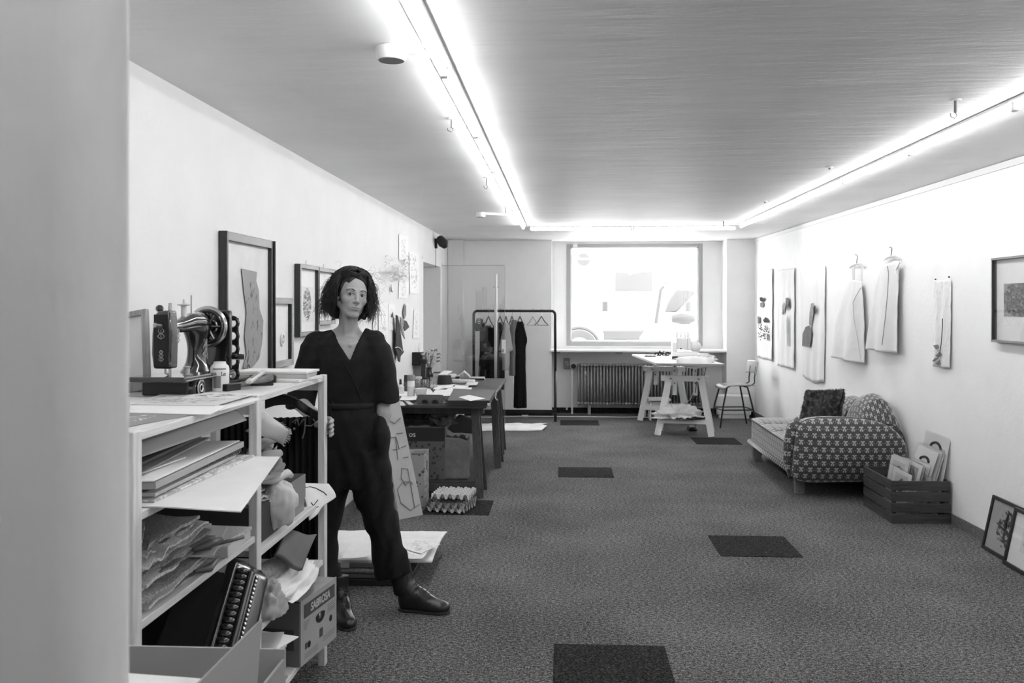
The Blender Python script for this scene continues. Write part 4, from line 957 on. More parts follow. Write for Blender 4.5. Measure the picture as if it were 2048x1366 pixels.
for s in (-1, 1):
    MB().tube([(s*.13, -.1, SZ-.012), (s*.145, -.145, SZ-.03), (s*.17, -.2, .28), (s*.195, -.25, 0)], .0105, 8).obj('leg', CM, ch)
    MB().tube([(s*.13, .06, SZ-.012), (s*.145, .12, SZ-.03), (s*.17, .17, .28), (s*.195, .225, 0)], .0105, 8).obj('leg', CM, ch)
    MB().tube([(s*.10, .03, SZ-.016), (s*.10, .17, SZ-.012), (s*.10, .225, SZ+.02), (s*.10, .225, .62), (s*.10, .245, .76)], .008, 8).obj('back_support', CM, ch)
MB().tube([(-.178, .185, .22), (.178, .185, .22)], .008, 8).obj('stretcher', CM, ch); MB().tube([(-.178, -.215, .22), (.178, -.215, .22)], .008, 8).obj('stretcher', CM, ch)
for s in (-1, 1): MB().tube([(s*.178, -.213, .22), (s*.178, .183, .22)], .008, 8).obj('stretcher', CM, ch)
# white panel heater
a0, a1 = atY(1434, 833, 12.45), atY(1503, 833, 12.45)
ht = thing('panel_heater', 'white panel heater on the floor behind the chair', 'heater', ((a0.x+a1.x)/2, 12.48, 0)); hw = (a1.x-a0.x)/2
MB().b2(-hw, hw, -.04, .06, .04, .325).obj('housing', WPLAS, ht, bev=.03, segs=4); MB().b2(-hw+.03, hw-.03, -.03, .05, .0, .05).obj('base', WPLAS, ht, bev=.004)

# ================================================================== sofa
m, n, l, b = nmat('sofa_motif_fabric')
uvn = n.new('ShaderNodeUVMap'); sp = n.new('ShaderNodeSeparateXYZ'); l.new(uvn.outputs[0], sp.inputs[0])
PX_, PZ_ = .066, .054
vv = math_(n, l, 'DIVIDE', sp.outputs[1], PZ_); row = math_(n, l, 'FLOOR', vv); fy = math_(n, l, 'SUBTRACT', math_(n, l, 'FRACT', vv), .5)
uu = math_(n, l, 'ADD', math_(n, l, 'DIVIDE', sp.outputs[0], PX_), math_(n, l, 'MULTIPLY', row, .5)); fx = math_(n, l, 'SUBTRACT', math_(n, l, 'FRACT', uu), .5)
ax = math_(n, l, 'ABSOLUTE', fx)
def blob(cx, cy, rx, ry):   # symmetric pair blob (|fx|)
    dx = math_(n, l, 'DIVIDE', math_(n, l, 'SUBTRACT', ax, cx), rx); dy = math_(n, l, 'DIVIDE', math_(n, l, 'SUBTRACT', fy, cy), ry)
    return math_(n, l, 'LESS_THAN', math_(n, l, 'ADD', math_(n, l, 'MULTIPLY', dx, dx), math_(n, l, 'MULTIPLY', dy, dy)), 1.0)
mk_ = math_(n, l, 'MAXIMUM', blob(.14, .26, .12, .11), math_(n, l, 'MAXIMUM', blob(.0, .05, .10, .20), math_(n, l, 'MAXIMUM', blob(.12, -.18, .10, .16), blob(.36, -.02, .05, .05))))
mk_ = math_(n, l, 'MULTIPLY', mk_, math_(n, l, 'SUBTRACT', 1, blob(.0, -.12, .035, .14)))
wv = noise(n, l, coords(n, l, 'Object'), 500, 2)
mixc = ramp(n, l, math_(n, l, 'ADD', math_(n, l, 'MULTIPLY', mk_, .8), math_(n, l, 'MULTIPLY', wv, .2)), [(.0, .035), (.2, .065), (.8, .36), (1, .5)])
l.new(mixc, b.inputs['Base Color']); b.inputs['Roughness'].default_value = .6; b.inputs['Sheen Weight'].default_value = 1.0; b.inputs['Sheen Roughness'].default_value = .35
bump(n, l, b, math_(n, l, 'ADD', wv, mk_), .3, .001); SOFA = m
PIPE = mat('piping_cord', .05, .7); SLEG = wood('sofa_leg_wood', .22, .12, axis=2, rough=.45)
sf = thing('chaise_sofa', 'curved vintage chaise sofa in patterned fabric against the right wall', 'sofa', (2.3, 8.3, 0))
SX0, SX1, SYN, SYF = 1.87, 2.67, 7.38, 9.22
def uvgrid(name, fn, nu, nv, uvfn, m, parent, close=False, th=.0, world=True):
    """parametric surface with its own uv in metres"""
    mb = MB(); mb.grid(fn, nu, nv, th, close); inv = wm(parent).inverted()
    me = mb.mesh(name, inv, 'all'); uv = me.uv_layers.new(name='UVMap'); tot = nu*nv
    for p in me.polygons:
        ids = [me.loops[li].vertex_index % tot for li in p.loop_indices]; iu = [i//nv for i in ids]
        wrap = close and (max(iu)-min(iu) > nu/2)
        for li, i, a_ in zip(p.loop_indices, ids, iu):
            a2 = nu if (wrap and a_ == 0) else a_
            uv.data[li].uv = uvfn(a2/(nu if close else nu-1), (i % nv)/(nv-1))
    me.materials.append(m); o = bpy.data.objects.new(name, me); col.objects.link(o); o.parent = parent; return o
# seat: long box with three soft channels; runs from the near arm to the open far end
sz0, sz1 = .17, .375
def seat_top(x, y):
    u = (x-SX0)/(SX1-SX0); v = (y-SYN)/(SYF-SYN)
    ch_ = abs(math.sin(PI*(v*4.0+.0)))**.5
    edge = min(1, min(u, 1-u)/.08+.0, (1-v)/.05+.0)
    return sz1+.008+.035*ch_*min(1, edge**.5 if edge > 0 else 0)+.02*v
def seatS(u, v): x = SX0+(SX1-SX0)*u; y = SYN+(SYF-SYN)*v; return (x, y, seat_top(x, y))
uvgrid('seat_cushion', seatS, 34, 90, lambda u, v: (v*(SYF-SYN), u*(SX1-SX0)), SOFA, sf)
def rimS(u, v):   # front, far end and back walls of the seat box
    path = [(SX0, SYN), (SX0, SYF-.05), (SX0+.05, SYF), (SX1, SYF), (SX1, SYN)]
    L = [0]
    for i in range(4): L.append(L[-1]+math.dist(path[i], path[i+1]))
    s = u*L[-1]
    for i in range(4):
        if s <= L[i+1]+1e-9:
            k_ = (s-L[i])/(L[i+1]-L[i]); x = path[i][0]+(path[i+1][0]-path[i][0])*k_; y = path[i][1]+(path[i+1][1]-path[i][1])*k_; break
    vz_ = (y-SYN)/(SYF-SYN); top_ = sz1+.01+.02*vz_; return (x, y, sz0+(top_-sz0)*v)
uvgrid('seat_apron', rimS, 80, 8, lambda u, v: (u*4.3, v*.22), SOFA, sf)
MB().b2(SX0+.01, SX1-.01, SYN, SYF-.01, sz0-.01, sz0).obj('base_panel', mat('black_lining', .01, .9), sf, world=True)
def tube_roll(pts, r, name, uvs=1):
    P = [Vector(p) for p in pts]
    MBt = MB().tube(P, r, 12); return MBt.obj(name, SOFA, sf, world=True, smooth='all', uvm=1)
tube_roll([(SX0-.008, SYN-.02, sz0+.012), (SX0-.008, SYF-.03, sz0+.012), (SX0+.04, SYF+.008, sz0+.012), (SX1, SYF+.008, sz0+.012)], .024, 'lower_roll')
def pipe(pts, name='piping'): MB().tube(pts, .0045, 5).obj(name, PIPE, sf, world=True)
pipe([(SX0-.004, SYN, sz1+.012), (SX0-.004, SYF-.05, sz1+.03), (SX0+.05, SYF+.004, sz1+.031), (SX1, SYF+.004, sz1+.031)])
# near arm: thick bolster across the near end, bulging towards the camera; profile in x-z, depth in y
AX0, AX1, AZ0, AZ1 = 1.845, 2.70, .145, .66
def arm_prof(t):
    """closed outline of the arm's near face, t 0..1 starting bottom left going up"""
    pts = [(AX0+.02, AZ0+.0), (AX0-.015, .30), (AX0, .44), (AX0+.02, .56), (AX0+.09, .625), (AX0+.24, .648), (AX0+.45, .645), (AX0+.64, .62), (AX0+.76, .565), (AX0+.85, .46), (AX0+.868, .34), (AX0+.85, .22), (AX0+.78, AZ0+.01), (AX0+.4, AZ0-.008)]
    k_ = len(pts); s = t*k_; i = int(s) % k_; f = s-int(s); p = [pts[(i+j-1) % k_] for j in range(4)]
    return tuple(.5*((2*p[1][d])+(-p[0][d]+p[2][d])*f+(2*p[0][d]-5*p[1][d]+4*p[2][d]-p[3][d])*f*f+(-p[0][d]+3*p[1][d]-3*p[2][d]+p[3][d])*f**3) for d in (0, 1))
acx, acz = AX0+.42, .40
def armS(u, v):
    x, z = arm_prof(u)
    # v: 0 = centre of the near face, .5 = rim, 1 = far side rim
    if v < .6:
        k_ = math.sin(v/.6*PI/2); y = SYN-.005-.10*math.cos(v/.6*PI/2)**.8 if v < .6 else SYN
        lean = .06*((z-AZ0)/.5) if False else 0
        return (acx+(x-acx)*k_, y-.03*math.sin(PI*min(1, max(0, (acz+(z-acz)*k_-AZ0)/.5)))+0, acz+(z-acz)*k_)
    k_ = (v-.6)/.4; return (x-(x-acx)*.03*k_*k_, SYN+.145*k_, z-(z-acz)*.05*k_*k_)
def arm_uv(u, v):
    x, z = arm_prof(u)
    if v < .6: k_ = math.sin(v/.6*PI/2); return (acx+(x-acx)*k_, acz+(z-acz)*k_)
    k_ = (v-.6)/.4; return (x, z+.145*k_)
uvgrid('armrest', armS, 84, 26, arm_uv, SOFA, sf, close=True)
ip = MB(); N_ = 40
ip.poly([(arm_prof(i/N_)[0], SYN+.14, arm_prof(i/N_)[1]-(arm_prof(i/N_)[1]-acz)*.04) for i in range(N_)], .004, (0, 1, 0)); ip.obj('armrest_inner', SOFA, sf, world=True, uvm=1)
pipe([(arm_prof(i/60)[0], SYN-.012, arm_prof(i/60)[1]) for i in range(61)])
# scrolled front of the arm
tube_roll([(AX0-.005, SYN+.05, sz0-.005), (AX0-.03, SYN+.05, .30), (AX0-.022, SYN+.05, .44), (AX0+.01, SYN+.055, .55), (AX0+.07, SYN+.06, .61)], [.03, .045, .05, .06, .05], 'armrest_scroll')
# back rest along the wall: high rounded hump near the arm, dip, small hump, then gone behind the cushion
def back_h(y):
    t = (y-7.36)/(9.0-7.36)
    pts = [(0, .60), (.04, .70), (.10, .785), (.18, .815), (.27, .79), (.335, .735), (.36, .715), (.40, .735), (.48, .745), (.58, .72), (.72, .63), (.85, .52), (1.0, .40)]
    for (a_, za), (c_, zc) in zip(pts, pts[1:]):
        if t <= c_: 
            k_ = (t-a_)/(c_-a_); k_ = k_*k_*(3-2*k_)*.4+k_*.6; return za+(zc-za)*k_
    return .4
BXC = 2.555
def backS(u, v):
    y = 7.36+1.60*u; h = back_h(y); t = v*PI*1.0
    z0_ = .30; bul = 1-.25*max(0, 1-abs(u-.35)/.02)
    wdt = .165*bul*(1 if u < .6 else 1-.5*(u-.6)/.4)
    # arch cross-section from seat front face over the top to the wall side
    x = BXC-wdt*math.cos(t)*(1 if t < PI/2 else .95); zz_ = z0_+(h-z0_)*math.sin(t)**.55
    if u < .08:
        y = y+(0)*0
    return (min(x, xr(y)-.014), y, zz_)
uvgrid('backrest', backS, 90, 26, lambda u, v: (u*1.55, v*.95), SOFA, sf)
ec = MB(); ec.poly([backS(0, i/20) for i in range(21)], .006, (0, -1, 0)); ec.obj('backrest_end', SOFA, sf, world=True, uvm=1)
pipe([Vector(backS(0, i/20))+Vector((0, -.006, 0)) for i in range(21)])
def leg(x, y, curve=True):
    MB().prism([(-.05, .17), (.05, .17), (.045, .1), (.03, .05), (.05, 0), (-.03, 0), (-.055, .06)] if curve else [(-.045, .17), (.045, .17), (.04, 0), (-.035, 0)], (x, y, 0), (1, 0, 0), (0, 0, 1), .055).obj('leg', SLEG, sf, world=True, bev=.006)
leg(1.93, 7.55, False); leg(1.92, 9.08); leg(2.62, 7.55, False); leg(2.62, 9.08)
# fur cushion
fm, n, l, b = nmat('mottled_fur')
v = coords(n, l, 'Object'); t1 = noise(n, l, v, 14, 5, .7, 1.5); l.new(ramp(n, l, t1, [(.38, .03), (.55, .13), (.7, .36)]), b.inputs['Base Color']); b.inputs['Roughness'].default_value = .9; bump(n, l, b, noise(n, l, v, 60, 5, .7, 2), 1, .02)
fc = MB(); Rc = Euler((R(68), R(-6), R(-58))).to_matrix(); cc = Vector((2.24, 8.02, .615))
def cush(u, v, s=1):
    a_, b2_ = (u-.5)*2, (v-.5)*2; sz_ = .205
    k_ = (1-a_**4)*(1-b2_**4); th_ = .075*max(0, k_)**.45; pin = 1-.10*(1-abs(a_))*(abs(b2_)**3)-.0
    p = Vector((a_*sz_*(1-.10*(1-b2_*b2_*0)*(1-abs(b2_)**2)*abs(a_)**6), b2_*sz_*(1-.10*(1-abs(a_)**2)*abs(b2_)**6), s*(th_+.006)+.012*fbm(a_*4, b2_*4, s)))
    return cc+Rc @ p
fc.grid(lambda u, v: cush(u, v, 1), 30, 30); fc.grid(lambda u, v: cush(u, 1-v, -1), 30, 30)
fu = MB(); rnd = random.Random(12)
for i in range(5200):
    a_, b2_ = rnd.random(), rnd.random(); s = 1 if i % 5 else -1; p = cush(a_, b2_, s); nn_ = (Rc @ Vector((0, 0, s)))
    d = (nn_+Vector((rnd.gauss(0, .7), rnd.gauss(0, .7), rnd.gauss(0, .7)))+(p-cc)*2).normalized()*.016; w_ = d.cross(Vector((rnd.gauss(0, 1), rnd.gauss(0, 1), rnd.gauss(0, 1)))).normalized()*.0022
    fu.add([p-w_, p+w_, p+d], [(0, 1, 2)])
cu = one(fc, 'fur_cushion', fm, 'dark mottled fur cushion propped against the sofa backrest', 'cushion', smooth='all')
fu.V = [v_-cu.location for v_ in fu.V]; fu.obj('fur', fm, cu, kind='stuff')

# ================================================================== crate with prints
CRM = wood('crate_wood_x', .075, .035, axis=0, rough=.6, k=10); CRY = wood('crate_wood_y', .075, .035, axis=1, rough=.6, k=10)
k0 = atZ(1783, 1047, 0); k1 = atZ(1900, 1048, 0); k2 = atZ(1730, 1010.5, 0)
cw = k1.x-k0.x; cd = .60; cr_ = thing('wooden_crate', 'dark slatted wooden crate of prints beside the sofa', 'crate', (k0.x, k0.y, 0), 0)
CH = .30; sh_ = .066; gp = (CH-4*sh_)/3
for i in range(4):
    z = i*(sh_+gp)
    MB().b2(0, cw, 0, .012, z, z+sh_).obj('slat', CRM, cr_, bev=.0015); MB().b2(0, cw, cd-.012, cd, z, z+sh_).obj('slat', CRM, cr_, bev=.0015)
    MB().b2(-.0, .012, .013, cd-.013, z, z+sh_).obj('slat', CRY, cr_, bev=.0015); MB().b2(cw-.012, cw, .013, cd-.013, z, z+sh_).obj('slat', CRY, cr_, bev=.0015)
for x in (.024, cw-.024):
    for y in (.024, cd-.024): MB().b2(x-.012, x+.012, y-.011, y+.011, 0, CH-.004).obj('corner_post', CRM, cr_)
for i in range(5): MB().b2(.014+i*(cw-.03)/5, .014+(i+.9)*(cw-.03)/5, .013, cd-.013, .004, .014).obj('base_slat', CRY, cr_)
ARTP = [art('umbrella_print', .72, .03, (0, 2), 4, .52, (.5, .62), (.36, .22), seed=2.2, mid=None),
        art('figure_print', .62, .03, (0, 2), 6, .50, (.55, .55), (.3, .35), seed=4), art('grey_print', .35, .1, (0, 2), 5, .5, (.5, .5), (.45, .45), seed=6, mid=.2)]
def print_card(bl, br, w_, h_, tilt_x, label, m=PAPER, pic=None, arc_=False, sleeve=True):
    """leaning card: bl = world point of the lower left corner, rotated about z by br, leaning back by tilt"""
    t = thing('art_print', label, 'print', bl, 0, 'prints standing in the crate'); t.rotation_euler = (-tilt_x, 0, br)
    MB().b2(0, w_, 0, .003, 0, h_).obj('card', m, t)
    if pic is not None: MB().b2(w_*.16, w_*.84, -.0012, -.0002, h_-.20, h_-.028).obj('picture', pic, t)
    if arc_:
        pts = [(w_*.5+w_*.22*math.cos(a_), -.0022, h_-(.15 if w_ > .28 else .10)+w_*.17*math.sin(a_)) for a_ in [PI*i/14 for i in range(15)]]
        MB().tube(pts, [.002]+[.0095]*13+[.002], 5).obj('umbrella_shape', INK, t)
        for q in range(5): MB().tube([(w_*(.36+.07*q), -.002, h_-.12), (w_*(.36+.07*q), -.002, h_-.095)], .0012, 4).obj('ink_line', mat('ink_grey', .2, .8), t)
    if sleeve: MB().b2(-.004, w_+.004, -.0052, -.0044, -.0, h_+.012).obj('plastic_sleeve', glassy('plastic_film', .97, .12, .10), t)
    return t
def pcard(tl, tr, Yl, Yr, h_, label, dn=(-.16, -.10, -.98), m=PAPER, pic=None, arc_=False, sleeve=True):
    TL, TR = atY(tl[0], tl[1], Yl), atY(tr[0], tr[1], Yr); w_ = (TR-TL).length; x = (TR-TL).normalized(); D_ = Vector(dn).normalized(); D_ = (D_-x*D_.dot(x)).normalized()
    z_ = -D_; y = z_.cross(x); bl = TL+D_*h_
    if bl.z < .018: h_ *= (TL.z-.018)/(TL.z-bl.z); bl = TL+D_*h_
    t = print_card(bl, 0, w_, h_, 0, label, m, pic, arc_, sleeve); t.rotation_euler = Matrix((x, y, z_)).transposed().to_euler(); return t
pcard((1853, 862), (1900, 880), 6.86, 6.60, .62, 'tallest print in a clear sleeve leaning on the wall behind the crate', (-.12, -.0, -.99), arc_=True)
pcard((1846, 886), (1890, 904), 6.84, 6.63, .5, 'backing card in a clear sleeve behind the umbrella print', (-.22, -.02, -.96), m=PAPER2)
pcard((1842, 887), (1885, 905), 6.84, 6.64, .48, 'white card directly behind the umbrella print', (-.22, -.02, -.96))
pcard((1838, 888), (1877, 906), 6.82, 6.64, .48, 'medium print with a dark umbrella shape, second tallest in the crate', (-.22, -.02, -.96), arc_=True)
pcard((1828, 915), (1866, 929), 6.84, 6.68, .4, 'white card just in front of the umbrella print', (-.2, -.02, -.96))
pcard((1824, 917), (1860, 931), 6.82, 6.66, .4, 'print with a grey square in the middle of the crate', (-.2, -.02, -.96), pic=ARTP[2])
pcard((1814, 915), (1850, 933), 6.86, 6.66, .4, 'white-edged card left of the grey square print', (-.17, -.02, -.96), m=PAPER2)
pcard((1809, 915), (1845, 932), 6.84, 6.64, .4, 'white-edged print with a grey picture behind the hat print', (-.17, -.02, -.96), pic=ARTP[2])
pcard((1787, 907), (1822, 922), 6.92, 6.74, .42, 'white backing card behind the hat print', (-.10, -.06, -.98), m=PAPER)
pcard((1783, 909), (1818, 924), 6.90, 6.72, .42, 'print of a dark hat on grey at the left of the crate', (-.10, -.06, -.98), pic=ARTP[1])
pcard((1857, 944), (1882, 952), 6.76, 6.66, .3, 'low white card at the right of the crate', (-.15, -.02, -.96))
pcard((1780, 928), (1800, 938), 6.88, 6.78, .36, 'thin white card at the far left of the crate', (-.06, -.06, -.98))
pcard((1788, 933), (1824, 951), 6.80, 6.62, .34, 'print of two dark figures at the front left of the crate', (-.08, -.06, -.98), pic=ARTP[1])
pcard((1840, 947), (1862, 957), 6.72, 6.62, .3, 'low cream card at the front right of the crate', (-.1, -.02, -.96), m=PAPER2)

# ================================================================== framed pictures on the right wall and floor
def wall_frame(name, label, y0, y1, z0, z1, side, fw, fd, fmat, artm, mount=PAPER, lean=0, glass=True, mtw=.0, inner=None, cat='picture', pic_rect=None):
    """frame hung on the left (side -1) or right (+1) wall; built flat in x-z then turned"""
    w_, h_ = abs(y1-y0), z1-z0
    if side > 0: yc = (y0+y1)/2; t = thing(name, label, cat, (xr(yc)-.002, yc, z0), R(-90)); t.rotation_euler = (-lean, 0, R(-90)-.0186*0)
    else: yc = (y0+y1)/2; t = thing(name, label, cat, (XL+.002, yc, z0)); t.rotation_euler = (-lean, 0, R(90))
    # local: x along the wall, -y into the room, z up
    x0_, x1_ = -w_/2, w_/2
    for a_, b_, c_, d_ in ((x0_, x0_+fw, 0, h_), (x1_-fw, x1_, 0, h_), (x0_+fw, x1_-fw, h_-fw, h_), (x0_+fw, x1_-fw, 0, fw)):
        MB().b2(a_, b_, -fd, -.001, c_, d_).obj('frame_bar', fmat, t, bev=.002)
    MB().b2(x0_+fw, x1_-fw, -fd*.35, -fd*.25, fw, h_-fw).obj('mount', mount, t)
    if artm is not None:
        r_ = pic_rect or (.2, .8, .2, .8); W_, H_ = w_-2*fw, h_-2*fw
        MB().b2(x0_+fw+W_*r_[0], x0_+fw+W_*r_[1], -fd*.35-.003, -fd*.35-.001, fw+H_*r_[2], fw+H_*r_[3]).obj('artwork', artm, t)
    if glass: MB().b2(x0_+fw-.001, x1_-fw+.001, -fd*.8, -fd*.8+.0015, fw-.001, h_-fw+.001).obj('glass', glassy('picture_glass', .98, 0, .05), t)
    return t
DKF = wood('dark_frame_wood', .035, .018, axis=2, rough=.35, spec=.5)
MFR = mat('frame_metal_grey', .16, .35); FACE = mat('frame_black_inner', .03, .4)
y1_ = atR(1995, 600).y; tz = atR(1995, 516, .02).z; bz = atR(1995, 684, .02).z
t = wall_frame('picture_frame', 'deep grey frame with a dark etching high on the right wall', y1_-.62, y1_, bz, tz, 1, .014, .045, MFR, art('etching', .3, .04, (0, 2), 9, .5, (.5, .5), (.6, .6), seed=9, mid=.14), pic_rect=(.17, .8, .3, .7))
MB().b2(-.31+.0142, -.31+.0155, -.044, -.002, .014, tz-bz-.014).obj('inner_side', FACE, t)
DFR = mat('black_frame', .02, .4)
g0 = atZ(1979, 1098, 0); 
t = wall_frame('picture_frame', 'black-framed ink drawing of a figure leaning on the right wall, leftmost on the floor', g0.y-.42, g0.y+.02, 0, .345, 1, .022, .02, DFR, art('ink_figure', .38, .03, (0, 2), 5, .5, (.5, .5), (.28, .42), seed=3.1, mid=None), mount=mat('grey_mount', .33, .6), lean=R(-12) if False else R(12), pic_rect=(.0, 1, 0, 1))
t.location.x -= .085
MB().tube([(-.10, -.012, .19), (-.03, -.012, .175), (.03, -.012, .165), (.10, -.012, .135)], [.004, .007, .009, .004], 6).tube([(.01, -.012, .28), (0, -.012, .22), (.01, -.012, .16)], [.004, .012, .01], 6).obj('ink_shape', INK, t)
t = wall_frame('picture_frame', 'black-framed drawing with white mount leaning second from the left on the floor', g0.y-.75, g0.y-.33, 0, .345, 1, .022, .02, DFR, art('pencil', .7, .4, (0, 2), 8, .55, (.5, .5), (.4, .4)), lean=R(12), pic_rect=(.3, .7, .3, .7))
t.location.x -= .125

# ================================================================== textiles on the right wall
def wall_cloth(pxl, pxr, yt, yb, m, name, label, cat='textile', straps=None, folds=3, seed=0, amp=.012, grp='textiles pinned to the right wall', shape=None, off=.012, veilm=None, th=.002, hem=0):
    A, B = atR(pxl, yt, off), atR(pxr, yt, off); Bm = atR((pxl+pxr)/2, yb, off)
    ya, yb_ = A.y, B.y; zt_ = (A.z+B.z)/2; zb_ = Bm.z
    def f(u, v):
        s = shape(v) if shape else (0, 1)
        uu_ = s[0]+(s[1]-s[0])*u; y = ya+(yb_-ya)*uu_
        x = xr(y)-off-amp*(.35+v)*(.5+.5*math.sin(2*PI*folds*u+seed+v*1.2))-.008*fbm(u*5+seed, v*4)
        return (x, y, zt_+(zb_-zt_)*v+hem*math.sin(PI*u*1.0)*v+.006*fbm(u*4, seed))
    mb = MB(); mb.grid(f, 44, 36, th)
    return one(mb, name, m, label, cat, grp, smooth='all')
SV = mat('sheer_cloth', .82, .95, var=.02, vs=6)
s1 = wall_cloth(1516, 1546, 540, 718, SV, 'sheer_textile', 'sheer white textile with dark prints, leftmost on the right wall', seed=1, folds=2)
s2 = wall_cloth(1556, 1590, 538, 735, SV, 'sheer_textile', 'sheer white textile with a grey leaf print, second from left on the right wall', seed=2, folds=3)
s3 = wall_cloth(1602, 1651, 535, 757, SV, 'sheer_textile', 'longest sheer white textile with a grey kidney-shaped print on the right wall', seed=3, folds=3, shape=lambda v: (.0+.1*v*v, 1-.05*v*v), hem=-.04)
def wprint(parent, pts, m, off=.038, name='print'):
    mb = MB(); P = [atR(x, y, off) for x, y in pts]; mb.poly(P, .0015, (1, 0, 0)); mb.obj(name, m, parent, world=True)
PG = mat('print_grey', .17, .9, var=.35, vs=60, stretch=(1, 1, .2)); PD = mat('print_dark', .04, .9, var=.5, vs=40)
wprint(s1, [(1519, 595), (1523, 594), (1525, 600), (1529, 594), (1530, 600), (1526, 604), (1520, 602)], PD); wprint(s1, [(1520, 606), (1526, 604), (1528, 610), (1525, 616), (1520, 613)], PG)
wprint(s1, [(1526, 640), (1531, 634), (1536, 640), (1537, 645), (1528, 645)], PD); wprint(s1, [(1515, 632), (1519, 634), (1519, 646), (1515, 648)], PG)
wprint(s1, [(1534, 668), (1537, 668), (1537, 681), (1535, 681)], PD); rnd = random.Random(3)
sk = MB()
for i in range(60):
    x, y = rnd.uniform(1516, 1537), rnd.uniform(648, 680); r_ = rnd.uniform(.4, 1.3); P = [atR(x+r_*math.cos(a_), y+r_*1.3*math.sin(a_), .039) for a_ in (0, 1.3, 2.5, 3.8, 5)]; sk.poly(P, .001, (1, 0, 0))
sk.obj('speckle_print', PD, s1, world=True, kind='stuff')
wprint(s2, [(1571, 596), (1577, 595), (1578, 610), (1576, 622), (1572, 612)], PG); wprint(s2, [(1564, 612), (1568, 604), (1571, 608), (1569, 622), (1565, 628)], mat('print_pale', .4, .9, var=.3, vs=30)); wprint(s2, [(1573, 640), (1575, 630), (1576, 690), (1574, 692), (1573, 660)], _m['print_pale'])
wprint(s2, [(1564, 626), (1567, 616), (1568, 626), (1566, 630)], PG)
wprint(s3, [(1604, 692), (1605, 668), (1611, 654), (1618, 651), (1623, 660), (1622, 680), (1619, 693), (1610, 692)], PG, .040); wprint(s3, [(1618, 648), (1619, 625), (1622, 607), (1626, 606), (1627, 625), (1624, 645), (1621, 655)], mat('print_mid', .3, .9, var=.3, vs=30), .040)
wprint(s3, [(1628, 611), (1631, 613), (1631, 625), (1629, 630), (1627, 618)], PD, .040)
DRM = mat('dress_linen', .77, .95, bmp=.3, bs=250, bd=.001)
def dress(px, hook_y, pts_l, pts_r, name, label, straps, seed, hangl):
    """hanger + flat dress; pts = (y px, x px) outlines left and right"""
    c = atR(px, hook_y, .03)
    t = thing('clothes_hanger', hangl, 'hanger', (c.x, c.y, c.z), 0, 'hangers on the right wall')
    L = lambda x, y, o=.03: atR(x, y, o)
    h = hook_y
    MB().tube([L(px-3, h+1), L(px-1, h-4+4), L(px+2, h+3), L(px+1, h+12), L(px, h+17), L(px, h+20)], .003, 5).obj('hook', BLACK, t, world=True)
    MB().tube([L(px-14, h+27), L(px-7, h+22), L(px, h+19.5), L(px+8, h+19.5), L(px+16, h+26)], [.006, .009, .01, .009, .006], 7).obj('arms', mat('hanger_pale', .5, .4), t, world=True)
    def itp(P, y):
        for (a_, xa), (b_, xb) in zip(P, P[1:]):
            if y <= b_: return xa+(xb-xa)*(y-a_)/(b_-a_)
        return P[-1][1]
    y0_, y1_ = pts_l[0][0], max(pts_l[-1][0], pts_r[-1][0])
    def f(u, v):
        yl = pts_l[0][0]+(pts_l[-1][0]-pts_l[0][0])*v; yr = pts_r[0][0]+(pts_r[-1][0]-pts_r[0][0])*v
        a_, b_ = L(itp(pts_l, yl), yl, .035), L(itp(pts_r, yr), yr, .035); p = a_.lerp(b_, u)
        p.x -= .05*v*(.5+.5*math.sin(2*PI*1.6*u+seed))+.03*math.sin(PI*u)+.006*fbm(u*5, v*5, seed); return p
    g_ = MB(); g_.grid(f, 40, 40, .003); d = one(g_, name, DRM, label, 'dress', smooth='all')
    for s in straps:
        MB().tube([L(x, y, .05) for x, y in s], .006, 5).obj('strap', DRM, d, world=True)
    return d
d1 = dress(1713, 509, [(557, 1700), (600, 1685), (650, 1675), (714, 1672)], [(562, 1722), (600, 1727), (660, 1729), (727, 1729)], 'apron_dress', 'pale apron dress with long straps on the right wall, lower left of the two', [[(1705, 535), (1706, 560)], [(1709, 532), (1708, 562)], [(1724, 533), (1724, 563)]], 1.0, 'hanger holding the apron dress on the right wall')
wr_ = MB().tube([atR(1722, 575, .075), atR(1712, 592, .08), (atR(1706, 605, .085)), atR(1708, 640, .085), atR(1716, 680, .085), atR(1722, 722, .085)], .0035, 5).obj('wrap_edge', mat('seam_grey', .5, .9), d1, world=True)  # wrap edge drawn as a mid-grey line
d2 = dress(1782, 494, [(533, 1763), (560, 1756), (600, 1751), (699, 1741)], [(524, 1800), (560, 1798), (620, 1798), (706, 1800)], 'sleeveless_dress', 'pale sleeveless dress with a dark front seam on the right wall', [[(1770, 520), (1774, 540), (1777, 556)], [(1800, 524), (1792, 540), (1796, 560)]], 2.3, 'hanger holding the sleeveless dress on the right wall')
MB().tube([atR(1775, 532, .10), atR(1777, 548, .10), atR(1775, 590, .105), atR(1770, 640, .11), atR(1764, 690, .11)], .003, 5).obj('front_seam', mat('seam_dark', .2, .9), d2, world=True)
tx = wall_cloth(1868, 1902, 560, 735, mat('organza', .8, .9, var=.05, vs=30, bmp=.6, bs=25, bd=.01), 'stitched_textile', 'narrow crinkled white textile with a stitched dark flower, rightmost on the wall', seed=5, folds=2, amp=.012)
MB().tube([atR(1885, 637, .037), atR(1885, 652, .037), atR(1884, 665, .037), atR(1882, 690, .037), atR(1879, 712, .037)], .003, 5).obj('stitched_line', INK, tx, world=True)
for pts in ([(1866, 691), (1876, 689), (1878, 695), (1872, 699)], [(1870, 712), (1880, 702), (1883, 709), (1876, 716)], [(1864, 722), (1871, 715), (1877, 716), (1868, 723)], [(1870, 727), (1880, 719), (1881, 729), (1876, 731)]):
    wprint(tx, pts, PG, .038)
for x, y in ((1871, 559), (1898, 554)): MB().ell(atR(x, y, .01), .007, 8).obj('pin', INK, tx, world=True)
